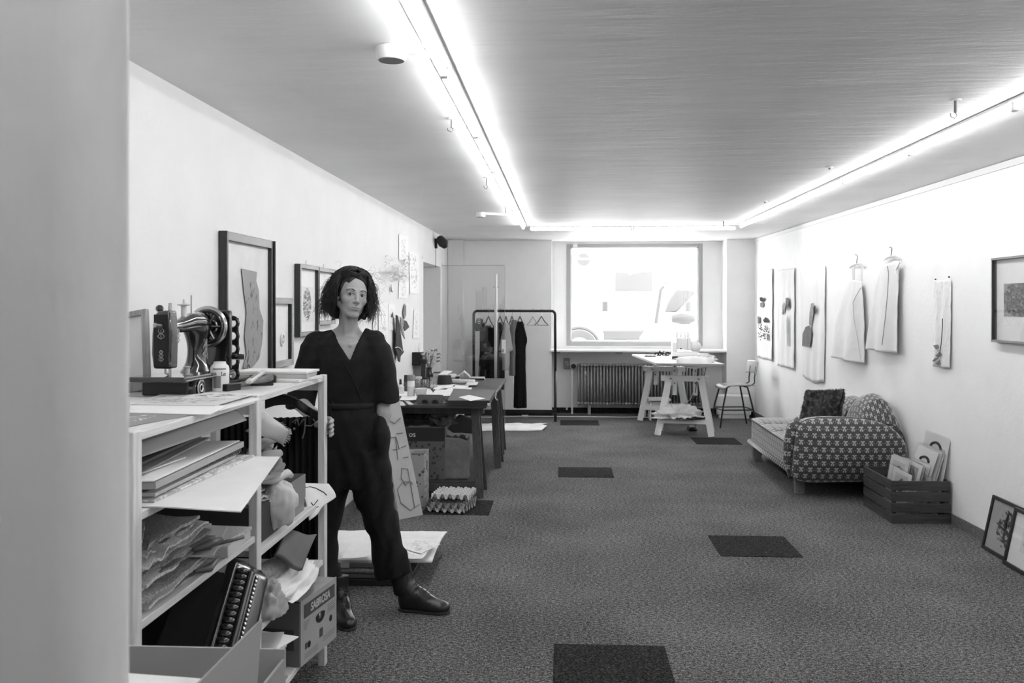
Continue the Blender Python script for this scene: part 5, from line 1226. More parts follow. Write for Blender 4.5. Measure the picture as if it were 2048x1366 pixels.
# ================================================================== pine shelf unit
RX, RB = -1.03, -1.50; PYS = (2.126, 3.0, 3.86); SH = 1.240
rk = thing('pine_shelf', 'tall open pine shelf unit crammed with papers and cloth', 'shelf', (-1.27, 3.0, 0))
for y in PYS:
    for x in (RX, RB): MB().b2(x-.015, x+.015, y-.022, y+.022, 0, 1.246).obj('post', PINEZ, rk, world=True, bev=.003)
    for z in (.115, 1.20): MB().b2(RB+.015, RX-.015, y-.018, y-.002, z-.02, z+.02).obj('rung', PINEZ, rk, world=True)
def shelf(y0, y1, z, x1=RX-.002): MB().b2(RB-.01, x1+.010, y0, y1, z-.021, z).obj('shelf_board', PINE, rk, world=True, bev=.002)
A0_, A1_, B0_, B1_ = PYS[0]+.023, PYS[1]-.023, PYS[1]+.023, PYS[2]-.023
shelf(A0_, A1_, SH); shelf(B0_, B1_, SH)
shelf(A0_, A1_, 1.045); shelf(A0_, A1_, .778); shelf(A0_, A1_, .15)
shelf(B0_, B1_, .715); shelf(B0_, B1_, .458); shelf(B0_, B1_, .15)
for y in (2.6, 3.4):   # cross braces at the back
    pass
def slb(cx, cy, w_, d_, z, h_, rz, m, name, label, cat, grp=None, tilt=(0, 0), bev=.001):
    return one(MB().b2(-w_/2, w_/2, -d_/2, d_/2, 0, h_), name, m, label, cat, grp, loc=(cx, cy, z), rot=(tilt[0], tilt[1], rz), bev=bev)
# ---- on top
a = atZ(298, 783, SH+.002)
lf_ = thing('picture_frame', 'small narrow wooden frame leaning at the far left on the pine shelf', 'picture', (-1.44, 3.12, SH+.008), R(0)); lf_.rotation_euler = (R(-9), R(-9), R(-12))
FW_ = wood('grey_wood_frame', .4, .25, axis=2, rough=.5)
for (x0_, x1_, z0_, z1_) in ((-.02, .0, 0, .29), (-.28, -.26, 0, .29), (-.26, -.02, .27, .29), (-.26, -.02, 0, .035)): MB().b2(x0_, x1_, -.02, 0, z0_, z1_).obj('frame_bar', FW_, lf_, bev=.002)
MB().b2(-.26, -.02, -.008, -.005, .035, .27).obj('mount', PAPER, lf_)
# vintage sewing machine (local: x along the arm, needle end at -x)
sw = thing('sewing_machine', 'vintage black sewing machine with gilt scrollwork on the pine shelf', 'sewing machine', (-1.325, 3.12, SH), R(86)); sw.scale = (1.1, 1.1, 1.1)
GB = mat('machine_enamel', .012, .15, spec=.6, coat=1); GOLD = mat('gilt_line', .32, .4, metal=.3); BR = mat('machine_steel', .5, .25, metal=1)
MB().b2(-.17, .18, -.09, .09, .045, .062).obj('bed', GB, sw, bev=.004)
MB().b2(-.12, .18, -.075, .075, .001, .044).obj('base_box', mat('machine_base', .03, .5), sw, bev=.004)
MB().lathe((-.085, -.096, .022), [(0, 0), (.028, 0), (.034, .012), (.03, .03), (0, .03)], 18, 'Y').torus((-.085, -.1, .024), .02, .004, 'Y').obj('shuttle_cover', GB, sw, smooth=True)
MB().torus((-.085, -.1, .024), .022, .003, 'Y').torus((-.085, -.1, .024), .011, .003, 'Y').obj('shuttle_ring', BR, sw)
P_ = MB(); P_.grid(lambda u, v: ((.085+.0*v)+(.052-.022*math.sin(PI*min(1, v*1.15))*1+.03*max(0, .18-v)/.18)*math.cos(2*PI*u), (.040-.012*math.sin(PI*min(1, v*1.1)))*math.sin(2*PI*u), .062+.15*v), 28, 16, 0, True)
P_.obj('pillar', GB, sw, smooth='all')
ar = MB(); ar.tube([(.125, 0, .195), (.09, 0, .222), (.03, 0, .222), (-.04, 0, .212), (-.085, 0, .212), (-.10, 0, .212)], [.03, .036, .030, .022, .022, .026], 18); ar.obj('arm', GB, sw, smooth='all')
MB().prism([(-.027, .085), (.027, .085), (.034, .13), (.032, .19), (.026, .245), (.012, .262), (-.024, .262), (-.030, .19)], (-.115, 0, 0), (0, 1, 0), (0, 0, 1), .05).obj('head', GB, sw, bev=.006)
MB().b2(-.143, -.141, -.022, .024, .09, .25).obj('face_plate', mat('face_plate_black', .012, .4, spec=.3), sw, bev=.003)
MB().cyl((-.115, -.014, .262), (-.115, -.014, .285), .005).obj('tension_pin', BR, sw); MB().ell((-.115, .02, .268), (.014, .012, .012), 10).obj('presser_knob', GB, sw)
MB().tube([(-.143, 0, .215), (-.175, 0, .218)], [.012, .006], 10).ell((-.177, 0, .218), .008, 8).obj('tension_screw', BR, sw)
MB().cyl((-.112, -.012, .03), (-.112, -.012, .09), .0042).obj('needle_bar', BR, sw); MB().tube([(-.095, .012, .09), (-.095, .012, .07), (-.1, .0, .066), (-.10, -.008, .063)], .004, 6).obj('presser_foot', BR, sw)
MB().cyl((.0, 0, .24), (0, 0, .275), .009).lathe((0, 0, .275), [(.004, 0), (.02, .003), (.021, .006), (.004, .008), (.003, .022), (0, .022)], 14).obj('spool_pin', mat('spool_pale', .6, .4), sw)
MB().cyl((.05, 0, .245), (.05, 0, .31), .0025).obj('spool_spike', BR, sw)
# hand wheel
wl_ = MB().torus((.165, 0, .205), .062, .0085, 'X', 36, 10); wl_.obj('hand_wheel', BR, sw, smooth='all')
MB().torus((.158, 0, .205), .054, .006, 'X', 30, 6).obj('wheel_rim', GB, sw, smooth='all')
sp2 = MB(); 
for i in range(6):
    t = 2*PI*i/6; sp2.tube([(.165, .01*math.cos(t), .205+.01*math.sin(t)), (.165, .055*math.cos(t), .205+.055*math.sin(t))], .005, 6)
sp2.cyl((.13, 0, .205), (.18, 0, .205), .015); sp2.obj('wheel_spokes', GB, sw)
MB().torus((.19, 0, .205), .022, .004, 'X').obj('clutch_ring', BR, sw)
MB().b2(.19, .205, -.07, .05, .062, .26).obj('crank_bracket', GB, sw, bev=.004); MB().tube([(.20, 0, .12), (.24, -.05, .10), (.25, -.09, .10)], .01, 8).obj('crank_handle', GB, sw)
# gilt scrolls on pillar, arm and head
def scroll(o_, u_, v_, s_, off): 
    u_, v_, o_ = Vector(u_), Vector(v_), Vector(o_); mb = MB()
    for q in range(3):
        for sg_ in (-1, 1): mb.tube([o_+u_*sg_*s_*(.15+.5*math.sin(t_/8*PI)*(1-.2*q))+v_*s_*((q-1)*1.0+(t_/8-.5)*.9) for t_ in range(9)], .0011, 4)
    mb.tube([o_-v_*s_*1.6, o_+v_*s_*1.6], .0011, 4); mb.obj('gilt_scroll', GOLD, sw)
scroll((.085, -.031, .14), (1, 0, 0), (0, 0, 1), .022, 0); scroll((-.1435, 0, .20), (0, 1, 0), (0, 0, 1), .016, 0); scroll((-.1435, 0, .125), (0, 1, 0), (0, 0, 1), .011, 0)
scroll((-.115, -.041, .185), (1, 0, 0), (0, 0, 1), .014, 0)
MB().tube([(-.02, -.024, .215), (.03, -.032, .222), (.08, -.034, .222)], .0014, 4).tube([(-.02, -.022, .205), (.03, -.03, .21), (.08, -.033, .21)], .0014, 4).tube([(.122, -.02, .10), (.105, -.026, .14), (.11, -.025, .19)], .0014, 4).obj('gilt_line', GOLD, sw)
MB().b2(-.165, .175, -.0915, -.0900, .05, .053).obj('gilt_line', GOLD, sw)
a = on(375, 775, SH); ts = thing('thread_spool', 'pale spool of thread standing before the machine pillar', 'spool', (-1.275, 3.03, SH+.069)); 
MB().lathe((0, 0, 0), [(0, 0), (.012, 0), (.012, .003), (.009, .004), (.009, .024), (.012, .025), (.012, .028), (0, .028)], 14).obj('thread', mat('thread_grey', .4, .6), ts)
# dark ornate iron stand behind the wheel
it = MB(); 
for i in range(2):
    for j in range(5): it.torus((-1.10+.07*i, 3.42, SH+.035+.05*j), .022, .008, 'Y', 16, 6)
it.b2(-1.145, -1.005, 3.415, 3.425, SH, SH+.008).b2(-1.145, -1.005, 3.415, 3.425, SH+.245, SH+.255).b2(-1.145, -1.137, 3.415, 3.425, SH, SH+.25).b2(-1.013, -1.005, 3.415, 3.425, SH, SH+.25)
io = one(it, 'iron_stand', GLOSS, 'black openwork iron stand behind the sewing machine wheel', 'stand'); io.location = (-1.335, 3.50, SH)
# glue bottle
a = on(433, 783, SH); gb = thing('glue_bottle', 'white plastic glue bottle with a grey label beside the sewing machine', 'bottle', (a.x, a.y+.03, SH))
MB().lathe((0, 0, 0), [(0, 0), (.031, 0), (.033, .004), (.033, .080), (.031, .088), (.022, .097), (.021, .104), (0, .104)], 28).obj('body', WPLAS, gb, smooth=True)
def patch(a0, a1, z0, z1, m, nm, r_=.0334):
    mb = MB(); mb.grid(lambda u, v: (r_*math.cos(a0+(a1-a0)*u), r_*math.sin(a0+(a1-a0)*u), z0+(z1-z0)*v), 10, 2, .0003); mb.obj(nm, m, gb)
patch(R(-108), R(-62), .012, .055, mat('label_mid', .2, .5), 'label_block'); patch(R(-112), R(-30), .082-.005, .082, mat('label_mid', .2, .5), 'label_line')
for i, (ch_, dg_) in enumerate((('L', -54), ('e', -40))): text(ch_, .022, frameM((.0345*math.cos(R(dg_)), .0345*math.sin(R(dg_)), .062), (-math.sin(R(dg_)), math.cos(R(dg_)), 0), (0, 0, 1)), INK, gb)
for i in range(6): patch(R(-150), R(-125), .015+.007*i, .0175+.007*i, mat('label_print', .3, .6), 'label_print')
# hammer
a, b_ = on(448, 783, SH), on(580, 766, SH)
hm = thing('hammer', 'hammer with dark head and wooden handle lying on the pine shelf', 'hammer', a)
d = (b_-a).normalized(); nn = Vector((-d.y, d.x, 0))
HS = mat('hammer_steel', .05, .35, metal=.6)
MB().beam(a+Vector((.0, 0, .013)), a+d*.075+Vector((0, 0, .013)), .03, .026).obj('head', HS, hm, world=True, bev=.004)
MB().tube([a+d*.05+Vector((0, 0, .014)), a+d*.15+Vector((0, 0, .02)), a+d*.26+Vector((0, 0, .03))], [.010, .011, .0135], 10).obj('handle', wood('hammer_handle', .2, .1, axis=1), hm, world=True, smooth=True)
# utility knife, pliers, dark tool, stapler box
a, b_ = on(497, 764, SH+.03), on(524, 745, SH+.045)
kn = thing('utility_knife', 'pale utility knife lying across the dark tools on the shelf', 'knife', a)
d = (b_-a); MB().beam(a, b_+d*.1, .022, .014).obj('handle', mat('knife_grey', .6, .35), kn, world=True, bev=.004); MB().beam(a+d*.2+Vector((0, 0, .008)), a+d*.75+Vector((0, 0, .0085)), .008, .002).obj('slider', GREYP, kn, world=True)
for i, (p0_, p1_, r_, lb) in enumerate((((452, 768), (505, 757), .009, 'long dark file under the utility knife'), ((460, 765), (528, 760), .012, 'dark plier handles beside the hammer'), ((500, 770), (545, 768), .006, 'thin black pencil beside the hammer handle'))):
    one(MB().tube([on(*p0_, SH+.012+.0*i), on(*p1_, SH+.02)], [r_*.7, r_], 8), ('metal_file', 'pliers', 'pencil')[i], HS if i < 2 else BLACK, lb, ('file', 'pliers', 'pencil')[i])
slb(on(522, 766, SH).x, on(522, 766, SH).y+.02, .10, .06, SH, .03, R(25), BLACK, 'tool_box', 'small black tool box behind the hammer', 'box', bev=.006)
for i, (cx_, cy_2, w_, d_, h_, rz, m_, lb) in enumerate(((548, 760, .34, .22, .012, -8, PAPER, 'white pad at the bottom of the book pile at the shelf end'), (556, 757, .30, .20, .016, 4, mat('grey_cover', .45, .5), 'grey paperback in the middle of the book pile at the shelf end'), (560, 753, .30, .17, .009, -3, PAPER, 'white booklet on top of the book pile at the shelf end'))):
    c = on(cx_, 762, SH); slb(c.x-.03, c.y+.06, w_, d_, SH+.001+(.0, .013, .030)[i], h_, R(rz), m_, 'book', lb, 'book', 'books at the far end of the pine shelf top')
# papers
PRT = art('printed_sheet', .62, .35, (0, 1), 9, .53, (.5, .5), (.45, .45), seed=1.4)
TORN = art('torn_print', .25, .7, (0, 1), 4, .55, (.3, .5), (.35, .4), seed=8.4)
lay('paper_sheet', [(250, 856), (283, 849), (392, 829), (262, 822)], TORN, 'grey sheet with torn white prints at the near end of the shelf top', 'paper', SH+.001, .0015, 'papers on top of the pine shelf')
lay('paper_sheet', [(258, 826), (420, 830), (455, 812), (262, 806)], PAPER, 'clean white sheet across the near end of the shelf top', 'paper', SH+.003, .0015, 'papers on top of the pine shelf')
lay('paper_sheet', [(262, 810), (430, 812), (510, 789), (330, 786)], PRT, 'large printed sheet in front of the sewing machine', 'paper', SH+.005, .0015, 'papers on top of the pine shelf')
lay('paper_sheet', [(360, 797), (470, 797), (505, 788), (400, 785)], art('ink_sheet', .75, .06, (0, 1), 5, .56, (.6, .4), (.5, .3), seed=5.4), 'white sheet with a black ink line under the glue bottle', 'paper', SH+.0066, .0012, 'papers on top of the pine shelf')
lay('paper_sheet', [(440, 822), (520, 800), (516, 796), (420, 820)], PAPER, 'narrow white sheet at the shelf front edge', 'paper', SH+.0008, .0015, 'papers on top of the pine shelf')
# ---- second level: papers and folders
z = 1.047
big = MB().poly([(-.775, 2.155, z), (-.925, 2.935, z), (-1.40, 2.94, z), (-1.42, 2.20, z), (-1.01, 2.20, z)][::-1], .003, (0, 0, 1))
one(big, 'white_board', PAPER, 'large white board sticking out of the pine shelf', 'board')
def stackslab(i, x1, y0, y1, z, h_, rz, m_, nm_, lb, ct, tl=(0, 0)): return slb(x1-.21, (y0+y1)/2, .42, y1-y0, z, h_, R(rz), m_, nm_, lb, ct, 'papers and folders on the second shelf level', tl)
stackslab(0, -1.015, 2.24, 2.93, 1.051, .006, -1.5, art('ragged', .7, .4, (0, 1), 14, .5, (.9, .5), (.4, .6)), 'paper_pile', 'ragged paper pad lying directly on the large white board', 'paper')
stackslab(0, -1.04, 2.26, 2.86, 1.059, .010, 1, PAPER2, 'paper_pile', 'cream pad above the ragged paper pad on the second shelf', 'paper')
nb = stackslab(0, -1.055, 2.28, 2.92, 1.070, .009, -2, mat('dark_pad', .05, .6), 'spiral_notebook', 'dark spiral notebook in the middle of the second shelf pile', 'notebook')
sp3 = MB()
for i in range(34): sp3.torus((.212, -.28+.017*i, .004), .006, .0011, 'Y', 10, 4)
sp3.obj('spiral', GREYP, nb, kind='stuff')
fo = stackslab(0, -1.025, 2.22, 2.90, 1.082, .018, 1.5, mat('folder_grey', .35, .6), 'card_folder', 'thick grey-edged card folder near the top of the second shelf pile', 'folder', (0, R(-1)))
stackslab(0, -1.03, 2.21, 2.88, 1.102, .003, 2, PAPER, 'card_sheet', 'bright white card on the thick folder', 'card', (0, R(-1.2)))
stackslab(0, -1.08, 2.21, 2.55, 1.107, .004, -3, PAPER, 'envelope', 'white envelope at the near end of the second shelf pile', 'envelope', (0, R(-1)))
stackslab(0, -1.09, 2.25, 2.80, 1.113, .005, 4, mat('folder_mid', .28, .6), 'card_folder', 'mid grey folder upon the white card', 'folder', (R(1), R(-2)))
stackslab(0, -1.11, 2.22, 2.76, 1.122, .008, 2, mat('folder_dark', .10, .6), 'card_folder', 'dark folder upon the mid grey folder', 'folder', (R(1.4), R(-2)))
stackslab(0, -1.13, 2.22, 2.70, 1.136, .010, 6, mat('folder_darker', .07, .6), 'card_folder', 'topmost dark folder of the second shelf pile', 'folder', (R(1.5), R(-3)))
kr = MB(); kr.tube([(-1.16, 2.22, 1.150), (-1.15, 2.45, 1.158), (-1.135, 2.68, 1.166)], [.006, .013, .018], 14); one(kr, 'paper_roll', mat('roll_grey', .22, .6), 'tight grey paper roll on the dark folders of the second shelf', 'roll', smooth=True)
kr = MB(); kr.grid(lambda u, v: (-1.21+.12*u+.05*v, 2.25+.70*v, 1.155+.045*math.sin(PI*u)*(.35+.65*v)*1.0+.012*v), 20, 20, .002)
one(kr, 'kraft_paper_roll', mat('pale_kraft', .42, .7), 'wide pale brown paper curling under the top shelf board', 'paper', smooth='all')
# translucent cloth spilling right of the middle post
tc_ = MB()
def spill(u, v):
    P0, P1, P2, P3 = atY(494, 823, 3.03), atY(560, 846, 3.20), atY(563, 884, 3.22), atY(494, 862, 3.03)
    p = P0.lerp(P1, u).lerp(P3.lerp(P2, u), v); p.x += .02*math.sin(PI*v)+.008*math.sin(6*u+4*v); p.z += .022*math.sin(PI*u)*(1-v)-.012*u*v*math.sin(9*v); return p
tc_.grid(spill, 24, 24, .0015); o_ = one(tc_, 'muslin_cloth', mat('muslin', .5, .9, var=.1, vs=10, bmp=.5, bs=400, bd=.001), 'pale frayed muslin hanging beside the middle post under the top board', 'cloth', smooth='all')
fr = MB(); rnd = random.Random(2)
for i in range(60):
    v_ = i/59; p = spill(1, v_); fr.tube([p, p+Vector((.008+rnd.random()*.006, 0, rnd.uniform(-.012, .004)))], .0006, 3)
fr.V = [v_-o_.location for v_ in fr.V]; fr.obj('fringe', CLOTHL, o_, kind='stuff')
# ---- third level: newspapers
rnd = random.Random(21); NEWS = art('newsprint', .5, .24, (0, 1), 60, .5, (.5, .5), (1.2, 1.2), seed=2); NEWSD = art('newsprint_dark', .3, .15, (0, 1), 60, .5, (.5, .5), (1.2, 1.2), seed=5); NEWSL = art('newsprint_light', .65, .4, (0, 1), 60, .54, (.5, .5), (1.2, 1.2), seed=7)
def newspaper(x1, y0, y1, z, h_, rz, m_, lb, wave=.01, seed=0, w_=.36, ty=0):
    def top(u, v):
        x = -w_+w_*u; y = (y1-y0)*(v-.5); return x, y, wave*fbm(u*3+seed, v*4)+ty*v-.012*max(0, u-.8)*5*(0 if seed % 2 else 1)
    mb = MB(); mb.grid(lambda u, v: (top(u, v)[0], top(u, v)[1], top(u, v)[2]+h_), 12, 26, h_*.9)
    return one(mb, 'newspaper', m_, lb, 'newspaper', 'newspapers on the third shelf level', loc=(x1, (y0+y1)/2, z), rz=R(rz), smooth=30)
zz_ = .780; words_ = ['lowest', 'second lowest', 'third from the bottom', 'fourth from the bottom', 'fifth from the bottom', 'sixth from the bottom', 'seventh from the bottom', 'eighth from the bottom', 'ninth from the bottom', 'tenth from the bottom', 'eleventh from the bottom', 'twelfth from the bottom', 'fourth from the top', 'third from the top', 'second topmost', 'topmost']
for i in range(16):
    h_ = rnd.uniform(.006, .010); newspaper(-1.03-rnd.uniform(-.012, .03)-.003*i, 2.20+rnd.uniform(0, .03), 2.60+rnd.uniform(0, .10), zz_, h_, rnd.uniform(-3, 4), (NEWS, NEWSD, NEWSL)[i % 3], words_[i]+' folded newspaper of the pile on the third shelf', .010, i, ty=.008); zz_ += h_*.98+.001
for i in range(6): newspaper(-1.05-.02*i, 2.21, 2.50, zz_-.02+.012*i, .006, 8+5*i, (NEWSL, NEWS, NEWSD)[i % 3], ('bottom', 'second', 'third', 'fourth', 'fifth', 'topmost')[i]+' loose curled newspaper leaning over the newspaper pile', .02, 30+i, w_=.3, ty=.0)
slb(-1.14, 2.82, .24, .25, .780, .035, R(4), PAPER2, 'carton', 'flat white printed carton on the third shelf beside the middle post', 'box')
slb(-1.15, 2.78, .26, .28, .816, .010, R(-5), NEWSL, 'magazine', 'pale magazine lying on the flat white carton', 'magazine')
slb(-1.17, 2.70, .26, .34, .828, .007, R(14), PAPER2, 'magazine', 'cream magazine under the black booklet', 'magazine', tilt=(0, R(3)))
bk = slb(-1.20, 2.66, .25, .28, .852, .008, R(30), BLACK, 'booklet', 'black booklet with a line of white print on the magazines', 'booklet', tilt=(R(3), R(5)))
for i in range(11): MB().b2(-.10+.018*i, -.09+.018*i, -.118, -.112, .0081, .0086).obj('print', PAPER2, bk)
gl2 = MB(); gl2.tube([(-1.035, 2.50, .86), (-1.01, 2.56, .862), (-1.005, 2.63, .855)], [.006, .014, .009], 10).tube([(-1.01, 2.60, .85), (-.985, 2.68, .842), (-.975, 2.73, .838)], [.006, .005, .006], 8).tube([(-1.03, 2.50, .80), (-1.02, 2.58, .785), (-1.015, 2.64, .80)], [.005, .012, .004], 8)
one(gl2, 'leather_tool', mat('tool_leather', .09, .4), 'dark leather tool pouch hanging over the third shelf edge', 'tool', smooth='all')
# ---- bottom: accordion in an open case
ac = thing('accordion', 'black accordion with a row of keys standing on the bottom shelf', 'accordion', (-1.2, 2.6, .15))
K0, K1 = atY(481, 1143, 2.78), atY(440, 1288, 2.50); S0, S1 = atY(513, 1155, 2.86), atY(476, 1280, 2.58)
dn = (K1-K0).normalized(); K2 = K0+dn*.46
bk_ = MB(); up_ = -dn; px_ = Vector((-.75, -.66, 0)).normalized()
def accP(a_, c_, d_=0.0): return K0+(S0-K0)*a_+dn*c_+Vector((-.5, .8, 0))*d_   # across, down, deep
def accbox(a0, a1, c0, c1, d0, d1, nm, m_, bev=.006):
    vs = [accP(a, c, d) for d in (d0, d1) for c in (c0, c1) for a in (a0, a1)]
    mb = MB(); mb.add(vs, [(0, 2, 3, 1), (4, 5, 7, 6), (0, 1, 5, 4), (2, 6, 7, 3), (0, 4, 6, 2), (1, 3, 7, 5)]); return mb.obj(nm, m_, ac, world=True, bev=bev)
accbox(-.35, .75, -.03, .46, .015, .12, 'keyboard_body', GLOSS, .01); accbox(.75, 1.9, -.02, .46, .0, .16, 'body', mat('accordion_black', .01, .25, coat=.2), .02)
accbox(.55, .75, -.02, .46, -.012, .012, 'chrome_strip', mat('dark_chrome', .06, .3, metal=1), .003)
for i in range(17): 
    p = accP(.0, .0+.027*i, .0); MB().ell(p, (.026, .016, .0115), 10).obj('key', GLOSS, ac, world=True, smooth='all')
for i in range(24): MB().ell(accP(1.0, .0+.019*i, -.004), (.006, .005, .0075), 8).obj('metal_bead', CHROME, ac, world=True, smooth='all')
accbox(-2.6, -.45, .05, .44, .05, .07, 'bellows_panel', mat('bellows_black', .007, .9, spec=.05), .004)
cs = thing('instrument_case', 'black open instrument case behind the accordion on the bottom shelf', 'case', (-1.27, 2.6, .152))
MB().b2(RB, -1.06, A1_-.03, A1_-.012, .154, .66).obj('lid', mat('case_black2', .02, .4), cs, world=True, bev=.006); MB().b2(RB, -1.06, A0_+.01, A1_-.03, .152, .17).obj('tray', mat('case_black2', .02, .4), cs, world=True)
MB().b2(RB, RB+.012, A0_+.01, A1_-.03, .17, .60).obj('back_panel', mat('case_black2', .02, .4), cs, world=True)
p0_, p1_ = atY(548, 1200, 3.08), atY(545, 1285, 3.05)
one(MB().b2(-1.10, -1.035, 3.035, 3.055, .30, .62), 'black_album', mat('album_black', .02, .25), 'black glossy album standing upright by the middle post', 'album', bev=.004)
# ---- section two, bottom shelf: magazines and the carton
rnd = random.Random(9); z = .152
for i in range(14):
    h_ = rnd.uniform(.009, .018); newspaper(-1.02+rnd.uniform(-.02, .015), 3.06, 3.30+rnd.uniform(-.02, .02), z, h_, rnd.uniform(-4, 4), (NEWSL, NEWS, PAPER2, NEWSD)[i % 4], ('lowest', 'second', 'third', 'fourth', 'fifth', 'sixth', 'seventh', 'eighth', 'ninth', 'tenth', 'eleventh', 'twelfth', 'thirteenth', 'topmost')[i]+' magazine from the bottom of the pile beside the banana carton', .006, 50+i, w_=.28, ty=.002)['group'] = 'magazines on the bottom shelf'; z += h_+.001
slb(-1.06, 3.20, .17, .16, z+.004, .004, R(-18), PAPER, 'paper_sheet', 'white sheet sticking out on top of the bottom magazine pile', 'paper')
slb(-1.08, 3.16, .16, .2, z+.010, .006, R(8), PAPER2, 'booklet', 'cream booklet on top of the bottom magazine pile', 'booklet')
bb0, bb1 = Vector((-1.005, 3.45, .152)), Vector((-.948, 3.775, .152)); bd = (bb1-bb0).normalized(); bn = Vector((bd.y, -bd.x, 0)); L_ = (bb1-bb0).length
BZ = .252; bc = thing('banana_carton', 'printed fruit carton lettered SABROSA on the bottom shelf', 'box', bb0, math.atan2(bd.y, bd.x)-PI/2)
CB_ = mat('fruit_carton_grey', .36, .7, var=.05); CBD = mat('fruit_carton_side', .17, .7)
# local: y along the printed side, -x into the shelf
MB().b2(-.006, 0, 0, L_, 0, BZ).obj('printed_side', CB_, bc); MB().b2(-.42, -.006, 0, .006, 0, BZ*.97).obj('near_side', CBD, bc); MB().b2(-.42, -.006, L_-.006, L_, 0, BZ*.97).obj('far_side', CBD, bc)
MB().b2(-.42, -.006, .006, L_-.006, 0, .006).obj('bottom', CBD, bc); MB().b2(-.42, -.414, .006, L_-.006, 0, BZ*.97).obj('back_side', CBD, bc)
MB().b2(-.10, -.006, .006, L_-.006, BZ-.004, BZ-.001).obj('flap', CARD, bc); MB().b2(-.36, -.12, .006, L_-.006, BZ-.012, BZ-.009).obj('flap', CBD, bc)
BAND = mat('print_band', .07, .7); BLK2 = mat('print_hole', .012, .8)
MB().b2(.0, .0008, .025, L_-.02, BZ-.075, BZ-.022).obj('band', BAND, bc)
text('SABROSA', .044, frameM((.0015, L_*.52, BZ-.049), (0, 1, 0), (0, 0, 1)), mat('lettering_pale', .5, .7), bc, spacing=.95, shear=.15, bold=.001)
hh = MB(); hh.poly([(.0006, L_*.52+.042*math.cos(t_), BZ-.105+.03*math.sin(t_)*(1 if math.sin(t_) < 0 else .35)) for t_ in [2*PI*i/20 for i in range(20)]], .0012, (1, 0, 0)); hh.obj('hand_hole', BLK2, bc)
MB().ell((.002, L_*.50, BZ-.107), (.004, .012, .012), 10).obj('packing_knob', CHROME, bc)
for (y, z_, r_) in ((.07, .065, .013), (L_-.06, .10, .013)): MB().lathe((.0006, y, z_), [(0, 0), (r_, 0), (r_, .001), (0, .001)], 18, 'X').obj('air_hole', BLK2, bc)
MB().b2(.0, .001, .035, .055, .055, .078).b2(.0, .001, .165, .195, .055, .09).obj('print_square', BAND, bc, kind='stuff')
li = MB()
for i in range(5): li.b2(.0, .0008, L_-.09, L_-.02, BZ-.09-.008*i, BZ-.0885-.008*i).b2(0, .0008, .025, .075-.006*i, BZ-.09-.007*i, BZ-.0885-.007*i)
for i in range(3): li.b2(0, .0008, .03, .15, .02+.008*i, .0215+.008*i).b2(0, .0008, .2, L_-.02, .03+.008*i, .0315+.008*i)
li.obj('print_lines', mat('print_line_grey', .14, .7), bc, kind='stuff')
MB().b2(-.20, -.03, -.0012, -.0002, .06, .14).obj('print_square', BAND, bc)
# ---- section two, shelf .458: rolled papers, grey cloth, white cloth
one(MB().tube([(-1.30, 3.12, .50), (-1.16, 3.22, .53), (-1.045, 3.50, .575)], [.035, .04, .028], 14), 'newspaper_roll', NEWSL, 'rolled newspaper on the shelf above the fruit carton', 'roll', smooth=True)
one(MB().tube([(-1.34, 3.1, .49), (-1.2, 3.13, .49), (-1.06, 3.2, .49)], [.03, .034, .03], 10), 'newspaper_roll', NEWSD, 'darker crushed newspaper roll by the middle post above the magazines', 'roll', smooth=True)
gs = MB()
def gsf(u, v):
    P0, P1, P2, P3 = atY(572, 1068, 3.45), atY(629, 1075, 3.62), atY(597, 1144, 3.40), atY(546, 1112, 3.25)
    p = P0.lerp(P1, u).lerp(P3.lerp(P2, u), v); p.z += .012*math.sin(PI*v)+.004*math.sin(7*u); return p
gs.grid(gsf, 18, 18, .016); one(gs, 'grey_folded_cloth', mat('slate_cloth', .13, .8, var=.15), 'stiff grey folded cloth leaning out above the fruit carton', 'cloth', smooth='all')
heap('white_rags', (-1.06, 3.45, .459), (.085, .28, .085), CLOTHW, 'crumpled white rags on the shelf above the fruit carton', 'cloth', 4.4, .22, 1.7)
heap('pale_rag', (-1.04, 3.16, .459), (.06, .09, .11), CLOTHG, 'pale grey rag beside the middle post above the magazines', 'cloth', 9.4, .22, 1.8)
# ---- section two, shelf .715: shoe box, tulle bundle, hanging white cloth
sbx = thing('shoe_box', 'grey lidded box behind the tulle bundle on the shelf', 'box', (-1.27, 3.5, .716))
GBX = mat('grey_box_card', .24, .6); 
MB().b2(-1.49, -1.045, 3.38, 3.63, .716, .77).obj('box_body', GBX, sbx, world=True, bev=.002)
for a_ in ((-1.495, -1.04, 3.375, 3.379), (-1.495, -1.04, 3.631, 3.635)): MB().b2(a_[0], a_[1], a_[2], a_[3], .768, .862).obj('tray_wall', GBX, sbx, world=True)
for a_ in ((-1.495, -1.491), (-1.044, -1.04)): MB().b2(a_[0], a_[1], 3.379, 3.631, .768, .862).obj('tray_wall', GBX, sbx, world=True)
slb(-1.27, 3.21, .44, .26, .716, .13, 0, mat('dark_carton', .05, .7), 'dark_carton', 'dark closed carton seen through the shelf behind the middle post', 'box')
for i in range(9): newspaper(-1.05-.01*i, 3.09, 3.32, .848+.009*i, .007, -6+2*i, (PAPER, PAPER2)[i % 2], ('lowest', 'second', 'third', 'fourth', 'fifth', 'sixth', 'seventh', 'eighth', 'topmost')[i]+' wavy white sheet on the dark carton', .012, 80+i, w_=.38)['group'] = 'wavy sheets on the dark carton'
TUL = mat('tulle', .58, .9, var=.12, vs=8)
tm = MB(); tcx = atY(557, 1000, 3.28)
